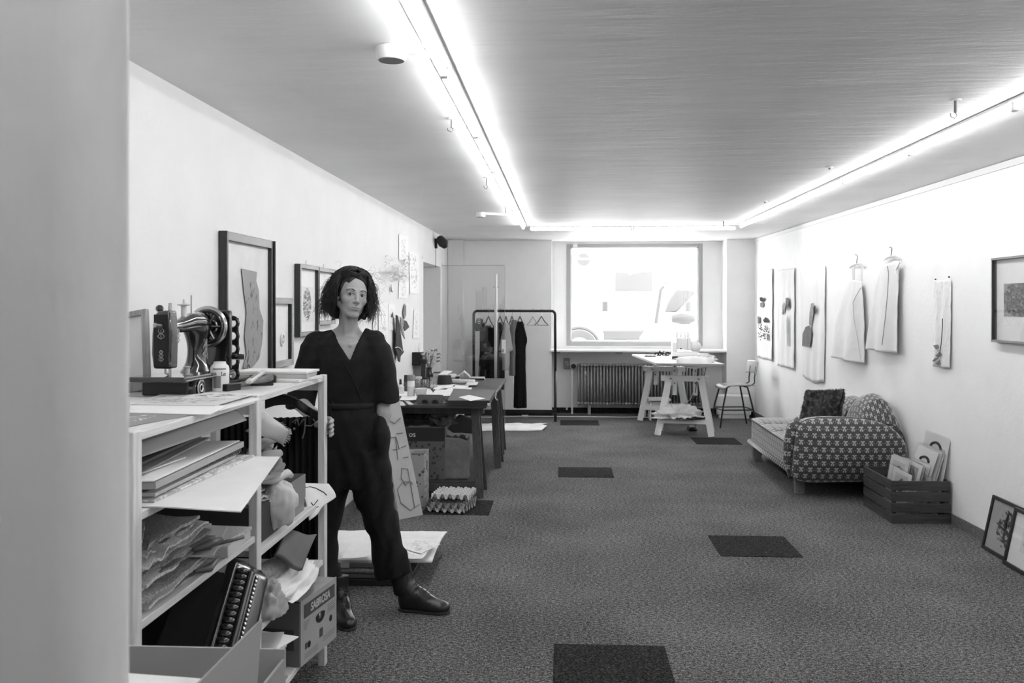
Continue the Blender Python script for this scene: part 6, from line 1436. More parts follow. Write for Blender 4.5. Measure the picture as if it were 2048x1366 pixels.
def tul(u, v):
    t = 2*PI*u; p = -PI/2+PI*v; q = Vector((math.cos(t)*math.cos(p), math.sin(t)*math.cos(p), math.sin(p)))
    k = 1+.22*fbm(q.x*2.2+3, q.y*2.2, q.z*2.2)+.05*math.sin(t*7)*max(0, q.z); k *= (1-.30*max(0, q.z))
    return tcx+Vector((.066*q.x*k, .06*q.y*k, .10*q.z*k))
tm.grid(tul, 48, 26, 0, True); one(tm, 'tulle_bundle', TUL, 'pale ball-shaped tulle bundle bulging out of the shelf', 'bundle', smooth='all')
one(MB().tube([atY(520, 962, 3.2), atY(548, 958, 3.25), atY(575, 946, 3.34), atY(583, 952, 3.36)], [.012, .02, .016, .01], 8), 'tulle_bow', TUL, 'knotted tulle ends on top of the tulle bundle', 'bow', smooth='all')
hc = MB()
def hcf(u, v):
    x0_ = 612+(640-612)*u+8*v*u
    P0, P1, P2, P3 = atY(598, 967, 3.72), atY(653, 968, 3.86), atY(654, 994, 3.86), atY(603, 1041, 3.68)
    p = P0.lerp(P1, u).lerp(P3.lerp(P2, u), v); p.x += .03*math.sin(PI*v*.5)+.006*math.sin(8*u); p.y -= .0; return p
hc.grid(hcf, 22, 18, .004); o_ = one(hc, 'hanging_cloth', CLOTHW, 'white cloth with a dark curved line hanging over the shelf end', 'cloth', smooth='all')
for pts in ([(.05, .12), (.3, .1), (.55, .18), (.72, .42), (.76, .6)], [(.1, .7), (.3, .62), (.42, .6)], [(.12, .55), (.2, .75), (.35, .8)]):
    mb = MB().tube([Vector(hcf(a_, b_))+Vector((.004, -.004, 0)) for a_, b_ in pts], .0022, 4); mb.obj('drawn_line', INK, o_, world=True)
heap('cloth_pile', (-1.10, 3.26, .93), (.075, .12, .10), mat('folded_grey_cloth', .26, .9), 'lumpy grey cloth on the wavy sheets behind the middle post', 'cloth', 6.4, .4, 2.4)
one(MB().tube([atY(512, 893, 3.15), atY(535, 882, 3.25), atY(556, 879, 3.3)], [.02, .018, .008], 8).tube([atY(512, 925, 3.15), atY(540, 915, 3.22), atY(562, 905, 3.26)], [.03, .028, .012], 8), 'twisted_cloth', mat('twist_cloth', .33, .9), 'twisted pale cloth ends sticking out beside the middle post', 'cloth', smooth='all')
# black pleated cloth hanging at the far end of the shelf with pale frayed ribbons
bc_ = MB(); bc_.grid(lambda u, v: (-1.53+.49*u, 3.93+.012*math.sin(2*PI*17*u), 1.065-.055*u*(1-u)-.85*v*(1+.0*u)), 160, 10, .002)
bkc = one(bc_, 'pleated_skirt', mat('black_pleats', .018, .85, spec=.2), 'black pleated cloth hanging behind the far end of the pine shelf', 'garment', smooth='all')
rb = mat('frayed_ribbon', .2, .8)
for i, pts in enumerate(([(585, 845), (592, 838), (590, 848)], [(594, 838), (598, 851), (604, 842), (609, 838)], [(611, 838), (610, 852), (609, 864), (605, 877)], [(612, 851), (622, 852), (631, 845), (626, 838)], [(560, 846), (572, 858), (578, 856)])):
    MB().tube([atY(x, y, 3.912) for x, y in pts], .0035, 5).obj('ribbon', rb, bkc, world=True)
MB().ell(atY(588.5, 858, 3.91), (.006, .003, .008), 8).obj('charm', STEEL, bkc, world=True)
sp_b = MB()
pts = [(530, 806), (552, 800), (575, 800), (598, 809), (618, 822), (640, 834)]
P = [atY(x, y, 3.80 if x < 600 else 3.89) for x, y in pts]
def catm(P, t):
    s = t*(len(P)-1); i = min(int(s), len(P)-2); f = s-i; q = [P[min(max(i+j-1, 0), len(P)-1)] for j in range(4)]
    return .5*((2*q[1])+(q[2]-q[0])*f+(2*q[0]-5*q[1]+4*q[2]-q[3])*f*f+(3*q[1]-q[0]-3*q[2]+q[3])*f**3)
sp_b.grid(lambda u, v: catm(P, u)+Vector((0, .004*math.sin(5*u), (v-.5)*.05*(1-.25*u))), 30, 4, .006)
so = one(sp_b, 'leather_strap', mat('strap_leather', .02, .45), 'broad black leather strap slung under the top shelf board', 'strap', smooth='all')
MB().tube([catm(P, i/24)+Vector((0, -.006, .024*(1-.25*i/24))) for i in range(25)], .0025, 5).obj('piping', mat('strap_piping', .15, .4), so, world=True)

# ================================================================== open cartons in the foreground
fb_ = thing('open_carton', 'open pale cardboard carton in the lower left foreground', 'box', (-.85, 1.6, .40))
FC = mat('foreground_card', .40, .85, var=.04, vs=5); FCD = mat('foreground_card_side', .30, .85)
a_ = atY(570, 1299, 1.92); b2_ = atY(200, 1287, 1.92); zb_ = .42
MB().b2(-1.0, a_.x, 1.92, 1.926, zb_, a_.z).obj('far_wall', FC, fb_, world=True); MB().b2(-1.0, -.994, 1.3, 1.92, zb_, a_.z).obj('left_wall', FC, fb_, world=True)
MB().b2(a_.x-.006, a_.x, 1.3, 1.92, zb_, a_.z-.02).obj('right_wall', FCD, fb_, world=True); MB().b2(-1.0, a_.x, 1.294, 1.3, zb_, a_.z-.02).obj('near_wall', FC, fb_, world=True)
MB().b2(-.994, a_.x-.006, 1.3, 1.92, zb_, zb_+.006).obj('bottom', FC, fb_, world=True)
q0, q1, q2, q3 = atY(525, 1238, 1.80), atY(514, 1372, 1.74), atY(508, 1420, 1.70), atY(392, 1372, 1.50)
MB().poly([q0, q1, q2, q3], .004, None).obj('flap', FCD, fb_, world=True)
r0, r1, r2, r3 = atY(255, 1346, 1.62), atY(420, 1358, 1.62), atY(430, 1420, 1.48), atY(250, 1420, 1.48)
MB().poly([r0, r1, r2, r3], .004, None).obj('inner_sheet', PAPER, fb_, world=True)
fb2 = thing('closed_carton', 'closed carton under the open foreground carton', 'box', (-.8, 1.6, 0)); MB().b2(-1.0, -.6, 1.30, 1.92, 0, .418).obj('box_body', FC, fb2, world=True, bev=.003); MB().b2(-.82, -.78, 1.30, 1.92, .4181, .4190).obj('tape', PAPER2, fb2, world=True)

# ================================================================== pictures and textiles on the left wall
AX = lambda px, py, off=.0: atX(px, py, XL+off)
p_ = AX(448, 462); q_ = AX(546, 482)
t = wall_frame('picture_frame', 'tallest dark picture frame with a boot-shaped print on the left wall', AX(449, 600, .03).y, AX(547, 600, .03).y, 1.10, 1.887, -1, .042, .032, DKF, None, mount=mat('sheer_mount', .74, .9, var=.08, vs=5), glass=False)
W_ = (AX(547, 600, .03).y-AX(449, 600, .03).y)
bt = [(-.10, .62), (.12, .61), (.11, .56), (.15, .50), (.16, .40), (.22, .33), (.20, .2), (.16, .12), (.10, .09), (-.02, .05), (-.08, .085), (-.03, .15), (-.06, .25), (-.03, .38), (-.07, .5)]
MB().poly([(-x*1.25-.0, -.016, .045+z_*.93) for x, z_ in bt][::-1] if False else [(x*1.0, -.016, .065+z_*.90) for x, z_ in bt], .002, (0, -1, 0)).obj('boot_print', art('boot_art', .28, .05, (0, 2), 7, .6, (.5, .45), (.6, .5), seed=2), t)
MB().torus((-.01, -.0165, .125), .022, .004, 'Y', 14, 5).obj('print_detail', mat('detail_dark', .1, .8), t)
for (x0_, x1_, z0_, z1_) in ((-W_/2-.002, -W_/2+.012, -.0, .787), (W_/2-.012, W_/2+.002, 0, .787)): MB().b2(x0_, x1_, -.042, -.03, z0_, z1_).obj('moulding', DKF, t, bev=.004)
y0_, y1_ = AX(540, 600, .02).y, AX(584, 600, .02).y
t = wall_frame('picture_frame', 'pale weathered wood frame with a small ring, right of the tallest frame', y0_, y1_, 1.20, 1.585, -1, .035, .03, wood('weathered_wood', .42, .28, axis=0), None, glass=False)
MB().torus((.03, -.014, .15), .03, .006, 'Y', 20, 8).torus((.04, -.012, .158), .014, .005, 'Y', 16, 8).obj('shell_ring', WPLAS, t); MB().b2((y1_-y0_)/2-.05, (y1_-y0_)/2-.036, -.028, -.01, .036, .35).obj('inner_bar', BLACK, t)
for i, (a_, b_, zt_, zb_, lb) in enumerate(((595, 631, 1.788, 1.355, 'narrow dark frame with an ink figure, left of the woman on the wall'), (632.5, 664, 1.784, 1.415, 'narrow dark frame partly behind the woman hair on the left wall'))):
    y0_, y1_ = AX(a_, 600, .02).y, AX(b_, 600, .01).y
    t = wall_frame('picture_frame', lb, y0_, y1_, zb_, zt_, -1, .026, .035, DKF, art('ink_fig%d' % i, .7, .05, (0, 2), 6, .5, (.5, .5), (.35, .5), seed=3.3+i, mid=.35, stretch=(1, 2.5)), pic_rect=(.12, .88, .15, .72), glass=False)
    MB().tube([(0, -.005, zt_-zb_), (0, -.01, zt_-zb_+.03)], .002, 4).obj('nail', STEEL, t)
    for k_ in (0, 1): pass
# sheets pinned on the left wall
SK = [art('sketch%d' % i, .82, .45, (1, 2), 6, .555, (.5, .5), (.35, .45), seed=i*1.9, stretch=(1, 2.2)) for i in range(4)]
def wsheet(c, m_, lb, i, name='sketch_sheet', off=.006):
    P = [AX(x, y, off) for x, y in c]; return one(MB().poly(P, .0015, (1, 0, 0)), name, m_, lb, 'drawing', 'sheets pinned to the left wall')
wsheet([(798, 520), (798, 468), (816, 474), (815, 520)], SK[0], 'topmost pinned sheet with an oval sketch on the left wall', 0)
wsheet([(820, 586), (818, 504), (838, 506), (838, 588)], SK[1], 'tall pinned sheet beside the doorway edge', 1)
wsheet([(797, 596), (798, 562), (816, 563), (815, 597)], SK[2], 'small pinned sheet with stripes beneath the netting', 2)
wsheet([(776, 660), (777, 608), (790, 609), (789, 661)], SK[3], 'small pinned sheet right behind the woman hair', 3)
wsheet([(826, 676), (828, 620), (838, 618), (838, 677)], SK[0], 'narrow pinned sheet low beside the doorway', 4)
wsheet([(736, 560), (736, 541), (747, 540), (747, 562)], SK[1], 'small pinned scrap just right of the woman hair top', 5)
wsheet([(757, 735), (757, 608), (776, 604), (775, 740)], SK[2], 'long pale pinned sheet right behind the woman shoulder', 6)
wsheet([(746, 700), (746, 620), (754, 618), (754, 700)], SK[3], 'narrow grey pinned strip behind the woman hair', 7)
nt = MB(); rnd = random.Random(6)
for i in range(46):
    x, y = rnd.uniform(776, 818), rnd.uniform(515, 560); p = [AX(x, y, .03)]
    for k_ in range(6): x += rnd.uniform(-7, 8); y += rnd.uniform(-4, 5); p.append(AX(min(max(x, 770), 824), min(max(y, 508), 572), .02+.05*rnd.random()))
    nt.tube(p, .002, 4)
one(nt, 'paper_netting', mat('netting_white', .78, .9), 'tangled white paper netting on the left wall', 'netting', kind='stuff')
# hanging dark cloths
def wpatch(pts, m_, name, lb, th=.012, off=.03, cat='textile'):
    return one(MB().poly([AX(x, y, off) for x, y in pts], th, (1, 0, 0)), name, m_, lb, cat, 'textiles on the left wall', bev=.003)
d = wpatch([(791, 630), (794, 632), (799, 665), (804, 700), (806, 704), (799, 713), (798, 724), (795, 722), (794, 712), (790, 700)], mat('denim_dark', .04, .9, var=.3), 'dark_cloth', 'dark pointed cloth with white piping hanging on the left wall')
MB().tube([AX(791, 695, .05), AX(796, 694, .052), AX(801, 697, .052), AX(805, 702, .05)], .004, 5).obj('piping', WPLAS, d, world=True)
wpatch([(806, 640), (811, 642), (817, 654), (808, 662), (805, 652)], mat('patch_dark', .07, .9, var=.3), 'dark_patch', 'small dark square cloth right of the pointed cloth')
wpatch([(799, 634), (806, 640), (804, 655), (808, 678), (803, 668), (800, 650)], mat('patch_grey', .3, .9, var=.4, vs=40), 'grey_rag', 'grey ragged cloth between the two dark cloths')
wpatch([(809, 607), (812, 612), (812, 630), (808, 640), (806, 625)], mat('feather_print', .25, .9, var=.8, vs=90), 'feather_print', 'small dark feather-shaped print above the cloths', .002, .012)
wpatch([(781, 577), (782, 568), (783, 580), (786, 585), (782, 583)], INK, 'ink_scrap', 'tiny black scrap of paper under the netting', .002, .012)
wpatch([(782, 634), (785, 624), (786, 634)], INK, 'ink_scrap', 'tiny black scrap left of the dark cloths', .002, .012)
c = AX(838, 698, .03)
one(MB().torus((c.x, c.y, c.z), .065, .004, 'X', 28, 6).torus((c.x+.01, c.y-.03, c.z-.005), .05, .004, 'X', 28, 6), 'wire_rings', WPLAS, 'white wire rings hanging by the doorway above the black case', 'rings')
for i, (x, y) in enumerate(((845, 515), (884, 529))): one(MB().torus(AX(x, y, .02), .016, .004, 'X', 16, 6), 'wall_hook', WPLAS, ('small white hook at the near top corner of the doorway', 'small white hook at the far top corner of the doorway')[i], 'hook')
# ================================================================== the woman: signed-distance modelling, polygonised with surface nets
def axis(segs):
    out = []
    for a, b, h in segs:
        k = max(1, int(round((b-a)/h))); out += [a+(b-a)*i/k for i in range(k)]
    out.append(segs[-1][1]); return np.array(out, dtype=np.float32)
class Field:
    def __init__(s, xs, ys, zs): s.x, s.y, s.z = xs, ys, zs; s.D = np.full((len(xs), len(ys), len(zs)), .5, np.float32)
    def sl(s, lo, hi):
        r = []
        for ax, a, b in ((s.x, lo[0], hi[0]), (s.y, lo[1], hi[1]), (s.z, lo[2], hi[2])):
            i, j = int(np.searchsorted(ax, a)), int(np.searchsorted(ax, b)); r.append(slice(max(0, i-1), min(len(ax), j+1)))
        return tuple(r)
    def op(s, fn, lo, hi, k=.01, mode='u'):
        q = s.sl(lo, hi)
        X, Y, Z = s.x[q[0]][:, None, None], s.y[q[1]][None, :, None], s.z[q[2]][None, None, :]
        d = fn(X, Y, Z).astype(np.float32); D = s.D[q]
        if mode == 's': d = -d; h = np.clip(.5-.5*(D-d)/k, 0, 1); s.D[q] = D*(1-h)+d*h+k*h*(1-h)
        elif mode == 'i': s.D[q] = np.maximum(D, d)
        elif mode == 'add': s.D[q] = D+d
        else: h = np.clip(.5+.5*(D-d)/k, 0, 1); s.D[q] = D*(1-h)+d*h-k*h*(1-h)
    def cap(s, a, b, ra, rb, k=.01, mode='u', pad=.03):
        a, b = np.array(a, np.float32), np.array(b, np.float32); ba = b-a; L = float(ba@ba)+1e-9; m = max(ra, rb)+pad
        def f(X, Y, Z):
            h = np.clip(((X-a[0])*ba[0]+(Y-a[1])*ba[1]+(Z-a[2])*ba[2])/L, 0, 1)
            return np.sqrt((X-a[0]-ba[0]*h)**2+(Y-a[1]-ba[1]*h)**2+(Z-a[2]-ba[2]*h)**2)-(ra+(rb-ra)*h)
        s.op(f, np.minimum(a, b)-m, np.maximum(a, b)+m, k, mode)
    def chain(s, P, r, k=.01, mode='u'):
        for i in range(len(P)-1): s.cap(P[i], P[i+1], r[i], r[i+1], k, mode)
    def ell(s, c, r, k=.01, mode='u', M=None, pad=.03):
        c = np.array(c, np.float32); A = np.array(M, np.float32) if M is not None else np.eye(3, dtype=np.float32); m = max(r)+pad
        def f(X, Y, Z):
            x, y, z = X-c[0], Y-c[1], Z-c[2]
            u = A[0, 0]*x+A[1, 0]*y+A[2, 0]*z; v = A[0, 1]*x+A[1, 1]*y+A[2, 1]*z; w = A[0, 2]*x+A[1, 2]*y+A[2, 2]*z
            k0 = np.sqrt((u/r[0])**2+(v/r[1])**2+(w/r[2])**2); k1 = np.sqrt((u/r[0]**2)**2+(v/r[1]**2)**2+(w/r[2]**2)**2)+1e-6
            return k0*(k0-1)/k1
        s.op(f, c-m, c+m, k, mode)
    def loft(s, rings, k=.02, mode='u', p=2.0):
        """rings: (z, cx, cy, rx, ry) from top to bottom"""
        rs = sorted(rings); z = np.array([r[0] for r in rs]); cols = [np.array([r[i] for r in rs]) for i in (1, 2, 3, 4)]
        lo = (min(r[1]-r[3] for r in rs)-.05, min(r[2]-r[4] for r in rs)-.05, z[0]-.03); hi = (max(r[1]+r[3] for r in rs)+.05, max(r[2]+r[4] for r in rs)+.05, z[-1]+.03)
        def f(X, Y, Z):
            zz = Z.ravel(); C = [np.interp(zz, z, c_)[None, None, :] for c_ in cols]
            e = (np.abs((X-C[0])/C[2])**p+np.abs((Y-C[1])/C[3])**p)**(1/p)
            d = (e-1)*np.minimum(C[2], C[3]); return np.maximum(d, np.maximum(z[0]-Z, Z-z[-1]))
        s.op(f, lo, hi, k, mode)
    def net(s):
        D = s.D; S = D < 0; n = np.array(D.shape)-1
        c = np.zeros(tuple(n), np.int8)
        for i in (0, 1):
            for j in (0, 1):
                for k in (0, 1): c += S[i:i+n[0], j:j+n[1], k:k+n[2]]
        act = np.argwhere((c > 0) & (c < 8)); I, J, K = act.T
        idx = np.full(tuple(n), -1, np.int32); idx[I, J, K] = np.arange(len(act))
        P = np.zeros((len(act), 3)); W = np.zeros(len(act))
        for ax in range(3):
            o = [a for a in range(3) if a != ax]
            for u in (0, 1):
                for v in (0, 1):
                    o0 = [0, 0, 0]; o0[o[0]] = u; o0[o[1]] = v; o1 = list(o0); o1[ax] = 1
                    a = D[I+o0[0], J+o0[1], K+o0[2]]; b = D[I+o1[0], J+o1[1], K+o1[2]]; m = (a < 0) != (b < 0)
                    t = np.where(m, a/np.where(a == b, 1, a-b), 0)
                    p0 = np.stack([s.x[I+o0[0]], s.y[J+o0[1]], s.z[K+o0[2]]], 1); p1 = np.stack([s.x[I+o1[0]], s.y[J+o1[1]], s.z[K+o1[2]]], 1)
                    P += (p0+(p1-p0)*t[:, None])*m[:, None]; W += m
        P /= W[:, None]; F = []
        for ax in range(3):
            o = [a for a in range(3) if a != ax]
            a = [slice(1, -1)]*3; a[ax] = slice(0, -1); b = list(a); b[ax] = slice(1, None)
            A, B = S[tuple(a)], S[tuple(b)]; e = np.argwhere(A != B); off = np.array([1, 1, 1]); off[ax] = 0; fl = A[tuple(e.T)]; e = e+off
            def at(u, v):
                q = e.copy(); q[:, o[0]] -= u; q[:, o[1]] -= v; return idx[q[:, 0], q[:, 1], q[:, 2]]
            Q = np.stack([at(1, 1), at(0, 1), at(0, 0), at(1, 0)], 1)
            if ax == 1: fl = ~fl
            Q[~fl] = Q[~fl][:, ::-1]; Q = Q[(Q >= 0).all(1)]; F.append(Q)
        return P, np.concatenate(F)
def net_obj(fld, name, m, parent, smooth_it=2, colfn=None):
    P, F = fld.net(); me = bpy.data.meshes.new(name); o0 = np.array(parent.location)
    # light laplacian smoothing
    for _ in range(smooth_it):
        A = np.zeros_like(P); c = np.zeros(len(P))
        for i in range(4):
            a, b = F[:, i], F[:, (i+1) % 4]
            np.add.at(A, a, P[b]); np.add.at(c, a, 1)
        P = P*.5+.5*A/np.maximum(c, 1)[:, None]
    V = (P-o0).astype(np.float32)
    me.vertices.add(len(V)); me.vertices.foreach_set('co', V.ravel())
    me.loops.add(F.size); me.loops.foreach_set('vertex_index', F.ravel().astype(np.int32))
    me.polygons.add(len(F)); me.polygons.foreach_set('loop_start', np.arange(0, F.size, 4, dtype=np.int32)); me.polygons.foreach_set('loop_total', np.full(len(F), 4, np.int32))
    me.polygons.foreach_set('use_smooth', [True]*len(F)); me.update(calc_edges=True); me.validate()
    if colfn is not None:
        at = me.color_attributes.new('tone', 'FLOAT_COLOR', 'POINT'); c = colfn(P); at.data.foreach_set('color', np.stack([c, c, c, np.ones_like(c)], 1).astype(np.float32).ravel())
    me.materials.append(m); o = bpy.data.objects.new(name, me); col.objects.link(o); o.parent = parent; return o

BY = 4.46
wo = thing('person', 'woman with tousled dark hair in a black wrap jumpsuit, hand in pocket', 'person', (atY(715, 1000, BY).x, BY, 0))
px_m = lambda px, Y=BY: atY(px, 600, Y).x
pz_m = lambda py, px=700, Y=BY: atY(px, py, Y).z
J = lambda px, py, Y=BY: tuple(atY(px, py, Y))
# ---------- head frame
Hc = Vector(J(703.5, 591.5, 4.45)); Rh = Euler((0, R(8), R(30)), 'XYZ').to_matrix(); Rh = (Matrix.Rotation(R(30), 3, 'Z') @ Matrix.Rotation(R(8), 3, 'Y') @ Matrix.Rotation(R(-2), 3, 'X'))
def H(x, y, z): return tuple(Hc+Rh @ Vector((x, y, z)))
hx, hy, hz = Hc; 
hp = atY(652, 852, 3.92)     # the right hand on the far shelf post
xs = axis([(-1.46, hp.x-.09, .009), (hp.x-.09, hx-.13, .0045), (hx-.13, hx+.13, .0022), (hx+.13, -.55, .008)]) if hp.x-.09 > -1.46 else None
xs = axis([(-1.46, hx-.125, .006), (hx-.125, hx+.125, .0022), (hx+.125, -.42, .008)])
ys = axis([(3.78, 4.0, .005), (4.0, 4.28, .008), (4.28, 4.58, .0024), (4.58, 4.72, .008)])
zs = axis([(.03, .95, .016), (.95, 1.10, .0045), (1.10, 1.36, .006), (1.36, 1.74, .0022)])
B = Field(xs, ys, zs)
# skull, face, jaw
B.ell(H(0, .018, .035), (.072, .092, .082), .01, M=Rh); B.ell(H(0, -.030, .000), (.064, .058, .075), .02, M=Rh)
B.ell(H(0, -.036, -.040), (.051, .048, .060), .02, M=Rh)
for s in (-1, 1):
    B.cap(H(s*.052, .0, -.052), H(s*.013, -.062, -.096), .017, .015, .018); B.ell(H(s*.041, -.056, -.026), (.019, .017, .015), .016, M=Rh)
    B.cap(H(s*.012, -.083, .020), H(s*.044, -.070, .020), .007, .007, .012)
B.ell(H(0, -.071, -.098), (.017, .014, .013), .014, M=Rh); B.ell(H(0, -.070, -.062), (.030, .021, .024), .014, M=Rh)
for s in (-1, 1):
    B.ell(H(s*.030, -.091, .001), (.017, .0125, .0115), .008, 's', M=Rh)
    B.ell(H(s*.0305, -.0735, .000), (.0150, .0128, .0128), .003, M=Rh)
    B.ell(H(s*.0305, -.0890, -.0003), (.0134, .0098, .0060), .0015, 's', M=Rh)
    B.cap(H(s*.018, -.0850, .0065), H(s*.030, -.0885, .0088), .0018, .0022, .003); B.cap(H(s*.030, -.0885, .0088), H(s*.043, -.0800, .0060), .0022, .0018, .003)
# nose
B.cap(H(0, -.082, .012), H(0, -.103, -.030), .0068, .0082, .010); B.ell(H(0, -.1035, -.034), (.0092, .009, .0078), .006, M=Rh)
for s in (-1, 1): B.ell(H(s*.0105, -.0935, -.037), (.0065, .0095, .0065), .005, M=Rh); B.ell(H(s*.0058, -.099, -.0435), (.0030, .0042, .0028), .002, 's', M=Rh)
B.cap(H(0, -.090, -.042), H(0, -.089, -.052), .004, .004, .006)
# lips
for s in (-1, 1):
    B.chain([H(0, -.0905, -.0625), H(s*.009, -.0898, -.0610), H(s*.026, -.078, -.0655)], [.0034, .0040, .0016], .003)
    B.chain([H(0, -.0895, -.0720), H(s*.012, -.0875, -.0712), H(s*.025, -.078, -.0668)], [.0050, .0044, .0016], .003)
    B.cap(H(0, -.0975, -.0665), H(s*.026, -.0825, -.0662), .0024, .0016, .0015, 's')
B.ell(H(0, -.091, -.083), (.014, .006, .004), .006, 's', M=Rh)
# ears
for s in (-1, 1):
    Me = Rh @ Matrix.Rotation(R(12), 3, 'X') @ Matrix.Rotation(s*R(-18), 3, 'Z')
    B.ell(H(s*.071, .008, -.014), (.0075, .0175, .031), .006, M=Me); B.ell(H(s*.0785, .004, -.012), (.005, .010, .019), .003, 's', M=Me)
# neck and upper body
nb = Vector(J(697, 674, 4.475)); nt_ = Vector(H(0, .028, -.070))
B.cap(nt_, nb, .045, .047, .018); B.cap(H(-.03, -.02, -.07), J(693, 682, 4.43), .014, .012, .02); B.cap(H(.03, -.02, -.07), J(701, 682, 4.43), .014, .012, .02)
shL, shR = Vector(J(626, 688)), Vector(J(752, 688))
B.cap(J(690, 668, 4.49), J(658, 676, 4.475), .034, .028, .035); B.cap(J(690, 670, 4.49), J(642, 686, 4.47), .034, .026, .04); B.cap(J(704, 670, 4.49), J(740, 686, 4.47), .034, .026, .04)
ring = lambda y, a, b, cy, ry, Y=BY, sh=0: (pz_m(y, 700, Y), (px_m(a, Y)+px_m(b, Y))/2, cy, (px_m(b, Y)-px_m(a, Y))/2-sh, ry-sh)
SK_ = .014
torso = [ring(664, 664, 722, 4.47, .055), ring(675, 640, 748, 4.47, .075), ring(690, 622, 764, 4.465, .095), ring(718, 622, 764, 4.46, .112), ring(750, 630, 760, 4.46, .112), ring(785, 643, 753, 4.46, .100), ring(806, 647, 751, 4.46, .098), ring(835, 641, 762, 4.46, .115), ring(870, 637, 769, 4.465, .125), ring(910, 637, 776, 4.465, .125), ring(950, 638, 782, 4.465, .118), ring(972, 640, 783, 4.465, .105)]
B.loft([(z, cx, cy, rx-SK_, ry-SK_) for z, cx, cy, rx, ry in torso[1:]], .03)
B.cap(J(690, 690, 4.39), J(650, 682, 4.42), .008, .007, .014); B.cap(J(700, 690, 4.39), J(735, 682, 4.42), .008, .007, .014)
# arms: her right arm (photo left) reaches the post, her left hand is in the pocket
B.chain([J(624, 690), J(606, 750, 4.47), J(600, 806, 4.44)], [.046, .042, .038], .02)
B.chain([J(600, 806, 4.44), J(622, 828, 4.20), J(640, 842, 4.0)], [.038, .034, .026], .012)
wr0 = Vector(J(640, 842, 4.0)); B.ell(J(645, 847, 3.93), (.030, .045, .020), .012)
post = Vector((RX, PYS[2], 0))
for i, (dz, L_) in enumerate(((.030, .0), (.010, .006), (-.010, .004), (-.028, -.004))):
    z_ = hp.z+dz; B.chain([(post.x-.02, post.y+.095, z_), (post.x+.012, post.y+.075, z_), (post.x+.030, post.y+.045, z_-.004), (post.x+.031+L_*.3, post.y+.012-L_, z_-.008)], [.0105, .0095, .009, .0078], .004)
B.chain([(post.x-.04, post.y+.11, hp.z-.02), (post.x-.045, post.y+.07, hp.z+.0), (post.x-.036, post.y+.038, hp.z+.01)], [.012, .0105, .009], .005)
B.chain([J(752, 690), J(770, 750, 4.49), J(768, 800, 4.48)], [.046, .042, .038], .02)
B.chain([J(765, 800, 4.48), J(768, 828, 4.45), J(766, 850, 4.44)], [.036, .034, .028], .012)
pk = Vector(J(763, 866, 4.44)); B.ell(pk, (.020, .040, .044), .012)
for i in range(4): B.cap(pk+Vector((.0, -.03+.018*i, -.03)), pk+Vector((-.012, -.034+.018*i, -.085+.006*abs(i-1.5))), .009, .008, .004)
B.chain([pk+Vector((-.01, -.035, .01)), pk+Vector((-.02, -.055, -.025))], [.011, .009], .005)
# legs (mostly clothed)
ftR, ftL = atZ(800, 1212, .0), atZ(672, 1212, 0)
B.chain([J(738, 930, 4.47), J(764, 1060, 4.48), J(798, 1165, 4.53), (ftR.x+.018, 4.55, .10)], [.075, .040, .027, .022], .02)
B.chain([J(668, 930, 4.47), J(655, 1060, 4.45), J(664, 1170, 4.44), (px_m(668, 4.44), 4.45, .10)], [.075, .034, .025, .022], .02)
RhN = np.array(Rh); HcN = np.array(Hc)
def skin_tone(P):
    q = (P-HcN) @ RhN; x, y, z = q.T; ax = np.abs(x); c = np.full(len(P), 1.0)
    lip = np.clip(1-((x/.0235)**2+((z+.0668)/(.0085*np.sqrt(np.clip(1-(x/.026)**2, .05, 1))))**2), 0, 1)*(y < -.072)
    c -= .30*np.clip(lip*4, 0, 1)
    lid = np.clip(1.5-(((ax-.0305)/.017)**2+((z-.003)/.010)**2), 0, 1)*(y < -.06); c -= .22*lid
    c -= .10*np.clip(1-((ax-.045)/.02)**2-((z+.035)/.02)**2, 0, 1)*(y < -.03)
    return np.clip(c, .2, 1)
m, n, l, b = nmat('skin'); at_ = n.new('ShaderNodeAttribute'); at_.attribute_name = 'tone'
v = coords(n, l, 'Object'); t = noise(n, l, v, 30, 4)
l.new(ramp(n, l, math_(n, l, 'MULTIPLY', at_.outputs['Fac'], math_(n, l, 'ADD', .94, math_(n, l, 'MULTIPLY', t, .12))), [(0, .0), (1, .40)]), b.inputs['Base Color'])
b.inputs['Roughness'].default_value = .5; b.inputs['Specular IOR Level'].default_value = .35; b.inputs['Subsurface Weight'].default_value = .0; bump(n, l, b, noise(n, l, v, 350, 3), .12, .001)
body = net_obj(B, 'body', m, wo, 1, skin_tone); SKIN = m
